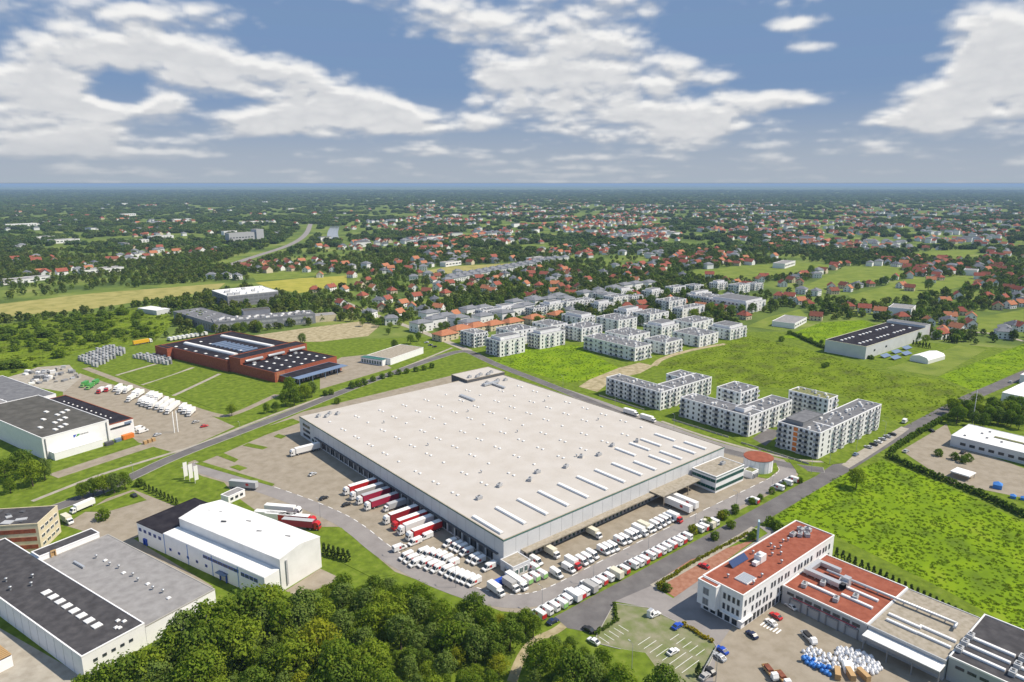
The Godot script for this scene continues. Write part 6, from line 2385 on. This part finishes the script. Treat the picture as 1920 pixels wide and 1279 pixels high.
func make_plants() -> void:
	var mats := ["leaf_mid", "leaf_dark", "leaf_light", "leaf_blue", "leaf_mid", "leaf_yellow"]
	for i in 6:
		crowns.append(crown_mesh(100 + i, 3.9 + 0.35 * (i % 3), 8.2 - 0.5 * (i % 3), 36, 64, 0.31, mats[i]))
	trunks = [trunk_mesh(1, 10.0), trunk_mesh(2, 10.0)]
	var n := 0
	for t in TREES:
		var p := Vector2(t[0], t[1])
		var k := n % 5
		tree(Vector3(t[0], 0, t[1]), t[2], k, "%s %s tree, %s" % ["big" if t[2] > 12.0 else "middling" if t[2] > 8.5 else "small", tints[k], tree_place(p)], "single trees round the site")
		n += 1
	for w in WOODS:
		var poly := outline(WOODS[w])
		var lo := poly[0]
		var hi := poly[0]
		for q in poly:
			lo = lo.min(q)
			hi = hi.max(q)
		var got: Array = []
		for i in 4000:
			var q := Vector2(rng.randf_range(lo.x, hi.x), rng.randf_range(lo.y, hi.y))
			if not Geometry2D.is_point_in_polygon(q, poly) or got.any(func(e): return e.distance_to(q) < 4.3):
				continue
			got.append(q)
		for q in got:
			var k := rng.randi_range(0, 4) if rng.randf() < 0.93 else 5
			var h := (rng.randf_range(9.5, 13.0) if rng.randf() < 0.3 else rng.randf_range(5.0, 8.5)) * (1.12 if q.x < 75.0 and w == "wood" else 0.95)
			tree(Vector3(q.x, 0, q.y), h, k, "%s %s tree in the %s%s" % ["tall" if h > 9.5 else "low", tints[k], "" if w == "copse" else ["left", "middle", "right"][clampi(int((q.dot(aside) / q.dot(ahead) + 0.45) / 0.17), 0, 2)] + (" front of the " if q.dot(ahead) < 165.0 else " back of the "), "dense wood at the bottom" if w == "wood" else "thicket beside the dirt path"], "trees of the foreground wood" if w == "wood" else "trees of the thicket")
		print(w, " ", got.size())
	# bushes
	var bush := [crown_mesh(300, 1.9, 3.2, 22, 40, 0.24, "leaf_dark"), crown_mesh(301, 1.9, 3.2, 22, 40, 0.24, "leaf_mid"), crown_mesh(302, 1.7, 3.0, 20, 40, 0.24, "leaf_yellow")]
	n = 0
	for s in SHRUBS:
		var k := n % 2
		if n >= 24 and n < 28:
			k = 2
		var o := single("shrub", bush[k], "%s bush, %s from the left among the single bushes" % [["dark", "green", "yellow green"][k], ORDINAL[mini(rank_of(SHRUBS, n), 41)]], "bush", Vector3(s[0], s[2] * 0.42, s[1]), n * 1.7, "single bushes")
		o.scale = Vector3.ONE * s[2] / 3.4
		n += 1
	var wild := outline(SHEETS.bush_land)
	var got_wild := 0
	for i in 1800:
		var q := Vector2(rng.randf_range(-130, 170), rng.randf_range(-880, -560))
		if not Geometry2D.is_point_in_polygon(q, wild) or got_wild >= 210:
			continue
		var o := single("shrub", bush[rng.randi_range(0, 1)], "%s wild bush on the %s overgrown land left of the brick hall" % [["low", "tall"][got_wild % 2], "nearer" if q.y > -680.0 else "farther"], "bush", Vector3.ZERO, i * 1.3, "wild bushes on the overgrown land")
		var s := rng.randf_range(0.7, 1.2) * (1.9 if got_wild % 2 else 1.0)
		o.scale = Vector3(s * 1.3, s, s * 1.3)
		o.position = Vector3(q.x, 1.35 * s, q.y)
		got_wild += 1
	print("wild ", got_wild)
	var cone := crown_mesh(310, 1.35, 4.4, 28, 34, 0.2, "needle", 1.0)
	n = 0
	for s in THUJAS:
		var o := single("thuja", cone, "narrow dark thuja, %s" % ("%s in the row on the gate lawn" % ORDINAL[n] if n < 9 else "%s in the row behind the white hall" % ORDINAL[n - 9] if n < 15 else "%s in the long row along the bright meadow" % ORDINAL[n - 15] if n < 45 else "alone by the car park wall" if n == 45 else "%s in the rows beside the grey hall" % ORDINAL[n - 46]), "thuja", Vector3(s[0], s[2] * 0.46, s[1]), n * 0.9, "thujas in rows")
		o.scale = Vector3(s[2] / 4.2, s[2] / 4.2, s[2] / 4.2)
		n += 1
	# hedges
	var hedge_tell := {"field_hedge": "long dark hedge along the bright meadow", "roadside_hedge": "dark hedge along the far side of the road", "yellow_hedge": "low yellow hedge at the car park edge", "terrace_hedge": "yellow green hedge along the red paved strip", "scrub_line": "line of scrub across the rough meadow", "car_park_hedge": "low green hedge at the car park corner"}
	for k in HEDGES:
		var gold: bool = k == "yellow_hedge" or k == "terrace_hedge"
		var low: bool = gold or k == "car_park_hedge"
		var line := outline(HEDGES[k])
		var mesh := crown_mesh(320, 1.2, 2.2, 9, 22, 0.3, "golden" if k == "yellow_hedge" else "leaf_yellow" if gold else "leaf_dark")
		var hs := SurfaceTool.new()
		hs.begin(Mesh.PRIMITIVE_TRIANGLES)
		for i in line.size() - 1:
			var l := line[i].distance_to(line[i + 1])
			var step := 0.8 if low else 1.6
			for j in int(l / step):
				var p := line[i].lerp(line[i + 1], (j + 0.5) * step / l)
				var s := (0.55 if low else 1.35) * rng.randf_range(0.85, 1.2)
				hs.append_from(mesh, 0, Transform3D(Basis(Vector3.UP, rng.randf() * TAU).scaled(Vector3.ONE * s), Vector3(p.x + rng.randf_range(-0.3, 0.3), s * 0.9, p.y + rng.randf_range(-0.3, 0.3))))
		hs.set_material(M.golden if k == "yellow_hedge" else M.leaf_yellow if gold else M.leaf_dark)
		single("hedge", hs.commit(), hedge_tell[k], "hedge", Vector3.ZERO, 0.0, "hedges")
	make_woods_far()
	make_weeds()


# sprays of taller weeds in the meadows
func make_weeds() -> void:
	var tuft := crown_mesh(400, 0.8, 0.9, 6, 12, 0.20, "weed")
	var dark := crown_mesh(401, 1.3, 0.9, 7, 14, 0.24, "dull_weed")
	var fn := FastNoiseLite.new()
	fn.seed = 3
	fn.frequency = 0.03
	fn.fractal_octaves = 3
	var a: Array = []
	var b: Array = []
	for k in ["meadow_east", "meadow_behind_flats", "meadow_by_junction", "bush_land", "meadow_far_right", "meadow_behind_hall"]:
		var poly := outline(SHEETS[k])
		var lo := poly[0]
		var hi := poly[0]
		for q in poly:
			lo = lo.min(q)
			hi = hi.max(q)
		var n := int((hi.x - lo.x) * (hi.y - lo.y) * (0.7 if k == "meadow_east" else 0.25))
		for i in n:
			var q := Vector2(rng.randf_range(lo.x, hi.x), rng.randf_range(lo.y, hi.y))
			if not Geometry2D.is_point_in_polygon(q, poly):
				continue
			var f := fn.get_noise_2d(q.x, q.y)
			if k == "bush_land" and f > 0.1 and rng.randf() < 0.35:
				var s := rng.randf_range(0.35, 0.9) * (2.2 if k == "bush_land" and rng.randf() < 0.35 else 1.0)
				b.append([q.x, 0.2 * s, q.y, s, s * 0.7])
			elif rng.randf() < 0.5 + f * 0.4:
				var s := rng.randf_range(0.4, 1.1)
				a.append([q.x, 0.1, q.y, s, s * 0.45])
	var o := Node3D.new()
	o.name = "meadow_weeds"
	add_child(o)
	tag(o, "tall grass and weeds growing in the meadows", "weeds", "", "stuff")
	scatter_mesh(o, "grass_sprays", tuft, a)
	scatter_mesh(o, "weed_sprays", dark, b)
	print("weeds ", a.size(), " ", b.size())


# how wooded a place far from the depot is, 0 to 1
var land := FastNoiseLite.new()


func wooded(p: Vector2) -> float:
	var f := land.get_noise_2d(p.x, p.y)
	var side := p.dot(aside) / maxf(p.dot(ahead), 1.0)
	var base := (0.42 if p.length() < 1500.0 else 0.27) + f * 1.25 + maxf(0.0, towny(p)) * (0.25 if p.length() < 1500.0 else -0.5)
	if side < -0.25:
		base += 0.22
	elif side > 0.2 and p.length() < 1600.0:
		base += 0.20
	return clampf(base, 0.05, 1.0)


var town_land := FastNoiseLite.new()


# how built up a place is; houses stand where this is above nought
func towny(p: Vector2) -> float:
	var side := p.dot(aside) / maxf(p.dot(ahead), 1.0)
	return town_land.get_noise_2d(p.x, p.y) + (0.14 if side > -0.15 else -0.22)


func make_woods_far() -> void:
	var meshes := [crown_mesh(500, 3.8, 7.0, 18, 16, 0.75, "suburb_mid"), crown_mesh(501, 3.6, 7.4, 18, 16, 0.75, "suburb_dark"), crown_mesh(502, 3.8, 7.2, 18, 16, 0.75, "suburb_blue")]
	var groves := [crown_mesh(510, 11.0, 9.0, 26, 12, 2.0, "grove_dark"), crown_mesh(511, 11.0, 9.0, 26, 12, 2.0, "grove_mid"), crown_mesh(512, 11.0, 10.0, 26, 12, 2.0, "grove_blue")]
	var near := outline([-90, -120, 60, -60, 420, 40, 640, -60, 720, -140, 640, -330, 560, -420, 430, -500, 300, -560, 120, -720, -120, -600, -160, -300])
	var lists := [[], [], []]
	var count := 0
	var spots: Array = []
	# single trees from the edge of the built up quarter outwards
	for i in 42000:
		var d := lerpf(330.0, 1500.0, sqrt(rng.randf()))
		var l := d * rng.randf_range(-0.95, 0.95)
		var p := ahead * d + aside * l
		if Geometry2D.is_point_in_polygon(p, near) or rng.randf() > wooded(p) * 0.8 or not open_land(p):
			continue
		if near_house(p):
			continue
		var s := rng.randf_range(0.5, 1.15)
		spots.append([p.x, 4.4 * s, p.y, s, s])
		count += 1
	spots.sort_custom(func(a, b): return Vector2(a[0], a[2]).length() < Vector2(b[0], b[2]).length())
	for i in spots.size():
		var q: Array = spots[i]
		if i < 60:
			tree(Vector3(q[0], 0, q[2]), q[3] * 9.0, i % 5, "%s tree at the near edge of the suburb" % tints[i % 5], "trees at the near edge of the suburb")
		else:
			lists[rng.randi_range(0, 2)].append(q)
	var o := Node3D.new()
	o.name = "suburban_trees"
	add_child(o)
	tag(o, "countless trees among the houses and fields beyond the depot", "trees", "", "stuff")
	for k in 3:
		scatter_mesh(o, "tree_crowns", meshes[k], lists[k], 0.3)
	var far := [[], [], []]
	for i in 52000:
		var t := rng.randf()
		var d := 1400.0 * pow(16000.0 / 1400.0, t)
		var l := d * rng.randf_range(-0.95, 0.95)
		var p := ahead * d + aside * l
		var wd := wooded(p) + clampf((d - 4500.0) / 3500.0, 0.0, 0.6)
		if rng.randf() > wd or (d < 3000.0 and not open_land(p)):
			continue
		var s := (0.8 + 1.2 * clampf((d - 1500.0) / 5000.0, 0.0, 1.6)) * rng.randf_range(0.8, 1.3)
		far[rng.randi_range(0, 2)].append([p.x, 3.5, p.y, s, rng.randf_range(0.7, 1.1)])
	var w := Node3D.new()
	w.name = "distant_woodland"
	add_child(w)
	tag(w, "dark woodland spreading to the horizon", "woods", "", "stuff")
	for k in 3:
		scatter_mesh(w, "grove_crowns", groves[k], far[k], 0.3)
	print("trees ", count, " groves ", far[0].size() * 3)


# ---------------------------------------------------------------- town
var homes: Array = []


func near_house(p: Vector2) -> bool:
	for i in homes.size():
		var r := 10.5 if i < 220 else 8.0
		if absf(homes[i].x - p.x) < r and absf(homes[i].y - p.y) < r:
			return true
	return false


func make_town() -> void:
	var kinds := ["red_house", "red_gable", "orange_gable", "brown_gable", "slate_house"]
	var tell := {"red_house": "red hipped roof and cream walls", "red_gable": "red gabled roof and white walls", "orange_gable": "orange gabled roof and white walls", "brown_gable": "brown gabled roof and cream walls", "slate_house": "slate hipped roof and white walls"}
	for i in HOUSES.size():
		var p := Vector2(HOUSES[i][0], HOUSES[i][1])
		var k: String = kinds[[0, 1, 2, 0, 2, 3, 4, 1][i % 8]]
		var side := p.dot(aside) / p.dot(ahead)
		copy_of(k, "house with %s, among gardens %s" % [tell[k], "left of the estate" if side < -0.05 else "straight behind the estate" if side < 0.28 else "right of the estate"], Vector3(p.x, 0, p.y), rng.randf() * TAU, "houses among the gardens")
	var n := 0
	for v in FAR_HALLS:
		var o := thing("far_pale_building", "%s large pale building from the left, far off among the trees" % ORDINAL[rank_of(FAR_HALLS, n)], "building", Vector3(v[0], 0, v[1]), deg_to_rad(12.0), "large pale buildings far off")
		shell(o, -v[2] / 2.0, v[3] / 2.0, v[2], v[3], 0, v[4], "light_grey" if v[4] > 20 else "white_wall", "felt_grey", 0.5)
		if v[4] > 20:
			shell(o, v[2] / 2.0 + 0.1, v[3] / 2.0 + 4.0, 20.0, 24.0, 0, 30.0, "light_grey", "felt_grey", 0.5)
		for i in int(v[2] / 8.0):
			hang(o, "window", window_mesh(5.0, minf(2.4, v[4] * 0.3), "light_grey", "glass"), "f", -v[2] / 2.0, v[3] / 2.0, v[2], v[3], 4.0 + i * 8.0, v[4] * 0.55)
		n += 1
	# the rest of the suburb
	var sets := {}
	for k in kinds + ["terrace", "block"]:
		sets[k] = []
	town_spots.sort_custom(func(a, b): return Vector2(a[0], a[1]).length() < Vector2(b[0], b[1]).length())
	tell["terrace"] = "grey gabled roof and white walls"
	for i in town_spots.size():
		var h: Array = town_spots[i]
		if i < 140 and h[2] != "block":
			copy_of(h[2], "house with %s, in the scattered suburb behind the estate" % tell[h[2]], Vector3(h[0], 0, h[1]), rng.randf() * TAU, "houses of the scattered suburb")
		else:
			sets[h[2]].append([h[0], 0.0, h[1], h[3], h[3]])
	var o := Node3D.new()
	o.name = "distant_suburb"
	add_child(o)
	tag(o, "countless red, orange and grey roofed houses of the far suburb", "houses", "", "stuff")
	for k in sets:
		if k == "block":
			var st := tool()
			box(st, Vector3(-15, 0, -5.5), Vector3(15, 10, 5.5))
			var m := done(st, M.white_wall)
			st = tool()
			box(st, Vector3(-15.3, 10.0, -5.8), Vector3(15.3, 10.8, 5.8))
			m = done(st, M.roof_grey, m)
			scatter_plain(o, "pale_blocks", m, sets[k])
		else:
			scatter_plain(o, k + "s", merged(proto[k]), sets[k])


func scatter_plain(o: Node3D, called: String, mesh: Mesh, list: Array) -> void:
	if list.is_empty():
		return
	var mm := MultiMesh.new()
	mm.transform_format = MultiMesh.TRANSFORM_3D
	mm.mesh = mesh
	mm.instance_count = list.size()
	for i in list.size():
		var e: Array = list[i]
		mm.set_instance_transform(i, Transform3D(Basis(Vector3.UP, deg_to_rad(5.0) + PI / 2 * rng.randi_range(0, 3) + rng.randf_range(-0.3, 0.3)).scaled(Vector3(e[3], e[4], e[3])), Vector3(e[0], e[1], e[2])))
	var x := MultiMeshInstance3D.new()
	x.name = called
	x.multimesh = mm
	o.add_child(x, true)


func merged(o: Node3D) -> ArrayMesh:
	var m := ArrayMesh.new()
	for c in o.get_children():
		if c.name == "windows":
			continue
		for k in c.mesh.get_surface_count():
			m.add_surface_from_arrays(Mesh.PRIMITIVE_TRIANGLES, c.mesh.surface_get_arrays(k))
			m.surface_set_material(m.get_surface_count() - 1, c.mesh.surface_get_material(k))
	return m


var town_spots: Array = []


# chosen before the trees, so that trees keep clear of the houses
func plan_town() -> void:
	for list in [HOUSES, VILLAS, ORANGE, TERRACES, ESTATE, FAR_HALLS]:
		for h in list:
			homes.append(Vector2(h[0], h[1]))
	town_land.seed = 77
	town_land.frequency = 0.0028
	town_land.fractal_octaves = 3
	land.seed = 21
	land.frequency = 0.0022
	land.fractal_octaves = 3
	var kinds := ["red_house", "red_gable", "orange_gable", "brown_gable", "slate_house", "red_gable", "orange_gable"]
	var near := outline([-90, -120, 60, -60, 420, 40, 640, -60, 720, -140, 680, -330, 620, -460, 430, -560, 300, -620, 120, -760, -120, -700, -160, -300])
	for i in 21000:
		var d := 620.0 * pow(6000.0 / 620.0, rng.randf())
		var l := d * rng.randf_range(-0.9, 0.9)
		var p := ahead * d + aside * l
		var side := l / d
		var f := towny(p)
		if f < 0.05 + clampf((d - 2500.0) / 9000.0, 0.0, 0.4) or rng.randf() > 0.25 + f * 1.5 or Geometry2D.is_point_in_polygon(p, near) or not open_land(p) or (side < -0.28 and d < 1000.0):
			continue
		var ok := true
		if d < 1600.0:
			for h in homes:
				if absf(h.x - p.x) < 19.0 and absf(h.y - p.y) < 19.0:
					ok = false
					break
		if not ok:
			continue
		var k: String = kinds[rng.randi_range(0, kinds.size() - 1)]
		var s := rng.randf_range(0.85, 1.2)
		if d > 1500.0 and rng.randf() < 0.06:
			k = "block"
		elif town_land.get_noise_2d(p.x * 2.0 + 900.0, p.y * 2.0) > 0.25:
			k = "terrace"
		town_spots.append([p.x, p.y, k, s])
		if d < 1600.0:
			homes.append(p)


# ---------------------------------------------------------------- yard clutter, signs, lamps
func make_details() -> void:
	# three white flags on poles by the gate
	for i in 3:
		var f := thing("flag_pole", "white banner on a pole by the depot gate, %s of three from the left" % ORDINAL[i], "flag", Vector3(78.8 + i * 1.35, 0, -339.0 + i * 3.9), 0.25, "white banners at the gate")
		var st := tool()
		bar(st, Vector3.ZERO, Vector3(0, 9.0, 0), 0.09, 0.06, 6)
		part(f, "pole", done(st, M.bright))
		st = tool()
		box(st, Vector3(0.1, 1.6, -0.03), Vector3(1.9, 8.8, 0.03))
		part(f, "banner", done(st, M.bright))
	for i in 2:
		var f := thing("flag_pole", ["left", "right"][i] + " of two tall white poles at the factory lot", "pole", Vector3(93.1 + i * 2.1, 0, -411.0 - i * 0.6), 0.4, "poles at the factory lot")
		var st := tool()
		bar(st, Vector3.ZERO, Vector3(0, 13.0, 0), 0.28, 0.2, 8)
		part(f, "pole", done(st, M.bright))
	# pylon sign
	var s := thing("pylon_sign", "tall pale blue pylon sign at the roadside hedge", "sign", Vector3(237.5, 0, -128.4), 0.6)
	var st2 := tool()
	prism(st2, [[-0.9, 0.0], [0.9, 0.0], [0.9, 8.6], [0.4, 9.2], [-0.9, 8.8]], -0.35, 0.35, 0.04)
	part(s, "panel", done(st2, paint("sign_blue", 0.45, 0.62, 0.66, 0.35)))
	# gate cabin
	var g := thing("gate_cabin", "small white cabin at the car park gate", "cabin", Vector3(164.5, 0, -124.0), 0.1)
	shell(g, 0, 0, 2.2, 1.4, 0, 2.4, "white_wall", "steel", 0.0)
	hang(g, "window", window_mesh(1.2, 0.9, "mid_grey", "glass"), "f", 0, 0, 2.2, 1.4, 1.1, 1.5)
	# gate house at the depot entrance
	var h := thing("gate_house", "little white gate house beside the depot lane", "hut", Vector3(86.5, 0, -299.0), deg_to_rad(20.0))
	shell(h, 0, 0, 9.0, 5.0, 0, 3.2, "white_wall", "felt_grey", 0.25)
	for i in 3:
		hang(h, "window", window_mesh(1.5, 1.2, "dark_grey", "glass"), "f", 0, 0, 9, 5, 1.8 + i * 2.6, 1.8)
	# blue container beside corner annex
	var b := thing("blue_skip", "blue waste container against the corner annex", "container", Vector3(138.6, 0.04, -171.5), 0.0)
	var bs := tool()
	prism(bs, [[-3.0, 0.2], [3.0, 0.2], [3.3, 1.8], [-3.3, 1.8]], -1.2, 1.2)
	part(b, "body", done(bs, M.blue))
	for i in 7:
		part(b, "rib", boxmesh("skip_rib", Vector3(0.15, 1.5, 0.08), "blue"), Vector3(-2.8 + i * 0.93, 0.25, 1.24))
	var left_over := [["orange_container", "orange container at the end of the white factory", "container", 70.7, -418.9, "orange", Vector3(6.0, 2.4, 2.4)], ["blue_crate", "blue crate beside the orange container", "crate", 65.4, -417.2, "steel_blue", Vector3(3.0, 1.6, 2.2)], ["dark_crate", "dark crate stack left of the blue crate at the white factory", "crate", 60.5, -414.4, "dark_grey", Vector3(4.0, 1.8, 2.4)]]
	for e in left_over:
		var q := thing(e[0], e[1], e[2], Vector3(e[3], 0.05, e[4]), deg_to_rad(16.3))
		var sz: Vector3 = e[6]
		part(q, "body", boxmesh("lo" + e[0], sz, e[5]))
		for i in 5:
			part(q, "rib", boxmesh("lr" + e[0], Vector3(0.12, sz.y - 0.2, 0.08), e[5]), Vector3(-sz.x * 0.4 + i * sz.x * 0.2, 0.1, sz.z / 2.0 + 0.04))
		part(q, "lid", boxmesh("ll" + e[0], Vector3(sz.x + 0.1, 0.12, sz.z + 0.1), e[5]), Vector3(0, sz.y, 0))
	for i in 3:
		var q := thing("wooden_crate", "wooden crate on the paved strip by the white poles, %s of three from the left" % ORDINAL[i], "crate", Vector3(76.0 + i * 2.3, 0.05, -403.2 - i * 0.9), 0.3, "wooden crates on the paved strip")
		for j in 4:
			part(q, "board", boxmesh("cr", Vector3(1.7, 0.42, 1.7), "wood"), Vector3(0, j * 0.46, 0))
	copy_of("van_plain", "farther of two white vans at the end wall of the white factory", Vector3(79.1, 0.05, -429.8), deg_to_rad(20.0), "vans at the white factory")
	copy_of("van_plain", "nearer of two white vans at the end wall of the white factory", Vector3(79.6, 0.05, -424.0), deg_to_rad(20.0), "vans at the white factory")
	# pale bales and bags in the recycling yard
	var bag := ArrayMesh.new()
	var t := tool()
	lathe(t, Vector3.ZERO, [[0.0, 0.0], [0.5, 0.02], [0.6, 0.35], [0.58, 0.7], [0.4, 0.95], [0.18, 1.02], [0.22, 1.15], [0.0, 1.12]], 9)
	bag = done(t, M.bag_white)
	t = tool()
	lathe(t, Vector3.ZERO, [[0.0, 0.0], [0.5, 0.02], [0.6, 0.35], [0.58, 0.7], [0.4, 0.95], [0.18, 1.02], [0.22, 1.15], [0.0, 1.12]], 9)
	var blue_bag := done(t, M.blue_plastic)
	for i in 110:
		var c := Vector2(195.5, -70.5) if i < 70 else Vector2(187.8, -78.0)
		var a := i * 2.399
		var r := sqrt(float(i % 70)) * (0.72 if i < 70 else 0.8)
		var p := c + Vector2(cos(a) * r * 0.8, sin(a) * r * 1.1)
		var lay := 0.06 + (0.75 if r < 2.8 and i % 2 else 0.0)
		var o := single("bulk_bag", bag, "white bulk bag in the %s heap of bags" % ("larger" if i < 70 else "smaller"), "bag", Vector3(p.x, lay, p.y), a, "white bags in the larger heap" if i < 70 else "white bags in the smaller heap")
		o.scale = Vector3.ONE * rng.randf_range(0.85, 1.25)
	for i in 22:
		var o := single("blue_bag", blue_bag, "blue sack in the row beside the white bags", "bag", Vector3(182.8 + (i % 3) * 0.95, 0.06 + (0.8 if i % 4 == 0 else 0.0), -81.0 + floorf(i / 3.0) * 1.15), i * 0.8, "blue sacks in the yard")
		o.scale = Vector3.ONE * rng.randf_range(0.9, 1.2)
	for i in 3:
		var p := thing("timber_pallet_stack", "stack of yellow timber in the recycling yard, %s from the left" % ORDINAL[i], "timber", Vector3(184.5 + i * 2.6, 0.06, -71.5 + i * 2.6), 0.5 + i * 0.3, "timber stacks")
		for j in 5:
			part(p, "plank", boxmesh("pk%d" % i, Vector3(4.2, 0.36, 1.5), "wood"), Vector3(0, j * 0.38, (j % 2) * 0.12))
	var cover := thing("covered_heap", "heap under a white tarpaulin beside the timber", "heap", Vector3(190.0, 0.06, -71.0), 0.6)
	t = tool()
	prism(t, [[-2.6, 0.0], [2.6, 0.0], [2.1, 1.3], [0.6, 1.8], [-1.2, 1.7], [-2.3, 1.1]], -1.4, 1.4, 0.3)
	part(cover, "tarpaulin", done(t, M.bright))
	# stone dealer's grey slabs
	var fields := [outline([79.8, -642, 86.6, -604, 117.6, -646, 109.6, -679]), outline([115.9, -619, 134, -564, 139, -599, 123.5, -627])]
	var made := 0
	for k in 2:
		for i in 30:
			for j in 30:
				var p := Vector2(70.0, -560.0) + Vector2(0.92, -0.39) * (i * 2.9) + Vector2(-0.39, -0.92) * (j * 4.4) + Vector2(0, 8)
				if not Geometry2D.is_point_in_polygon(p, fields[k]) or rng.randf() < 0.1:
					continue
				made += 1
				single("slab_stack", boxmesh("slab%d" % (made % 3), Vector3(1.5, 2.6 + 0.5 * (made % 3), 2.6), "light_grey" if made % 4 else "mid_grey"), "grey upright slab stack in the %s block of rows beside the brick hall" % ("larger" if k == 0 else "smaller"), "slab stack", Vector3(p.x, 0.04, p.y), 0.4 + rng.randf_range(-0.1, 0.1), "slab stacks, larger block" if k == 0 else "slab stacks, smaller block")
	for i in 46:
		var p := Vector2(57.0, -600.0) + Vector2(rng.randf_range(-15, 16), rng.randf_range(-22, 24))
		single("stone_pallet", boxmesh("sp%d" % (i % 4), Vector3(2.0 + (i % 4) * 0.8, 1.2 + (i % 3) * 0.6, 2.4), ["concrete", "light_grey", "bright", "mid_grey"][i % 4]), "pallet of pale stone in the yard behind the blue roofed factory", "pallet", Vector3(p.x, 0.04, p.y), rng.randf() * 3.0, "stone pallets in the yard")
	# lamp posts
	var lp := Node3D.new()
	lp.name = "street_lamp"
	lp.set_meta("category", "street lamp")
	t = tool()
	bar(t, Vector3.ZERO, Vector3(0, 8.5, 0), 0.1, 0.06, 6)
	bar(t, Vector3(0, 8.5, 0), Vector3(1.3, 8.8, 0), 0.05, 0.05, 5)
	part(lp, "post", done(t, M.mid_grey))
	t = tool()
	cbox(t, Vector3(1.6, 8.8, 0), Vector3(0.8, 0.14, 0.3))
	part(lp, "lamp_head", done(t, M.light_grey))
	proto["lamp"] = lp
	var spots := [[140.5, -150.5], [165.0, -150.0], [195.0, -149.5], [225.0, -149.5], [255.0, -149.0], [285.0, -149.0], [318.0, -146.8], [336.0, -146.2], [365.0, -145.6], [400.0, -145.2], [325.5, -330.0], [323.5, -280.0], [318.5, -230.0], [120.0, -380.0], [60.0, -354.0], [155.5, -93.0], [141.0, -112.0], [122.0, -210.0], [126.0, -180.0], [112.0, -260.0]]
	for i in spots.size():
		var order: Array = []
		for q in spots:
			order.append(q)
		copy_of("lamp", "thin grey street lamp, %s from the left" % ORDINAL[rank_of(order, i)], Vector3(spots[i][0], 0, spots[i][1]), rng.randf_range(1.2, 1.8), "street lamps")
	# mast by the far road
	var mast := thing("lattice_mast", "thin grey mast beside the trees along the road", "mast", Vector3(459.0, 0, -119.4))
	t = tool()
	bar(t, Vector3.ZERO, Vector3(0, 22.0, 0), 0.25, 0.15, 6)
	for i in 4:
		bar(t, Vector3(0, 14.0 + i * 2.0, 0), Vector3(1.2, 14.5 + i * 2.0, 0), 0.05, 0.05, 4)
	part(mast, "pole", done(t, M.light_grey))
	# kerbside fence by the recycling yard car row
	var fence := thing("yard_fence", "thin grey fence between the car park and the recycling yard", "fence", Vector3(168.6, 0, -101.2), deg_to_rad(-73.2))
	for i in 9:
		part(fence, "post", boxmesh("fp", Vector3(0.08, 1.7, 0.08), "mid_grey"), Vector3(0, 0, i * 2.0))
		if i < 8:
			part(fence, "panel", boxmesh("fpan", Vector3(0.04, 1.1, 1.9), "light_grey"), Vector3(0, 0.35, i * 2.0 + 1.0))
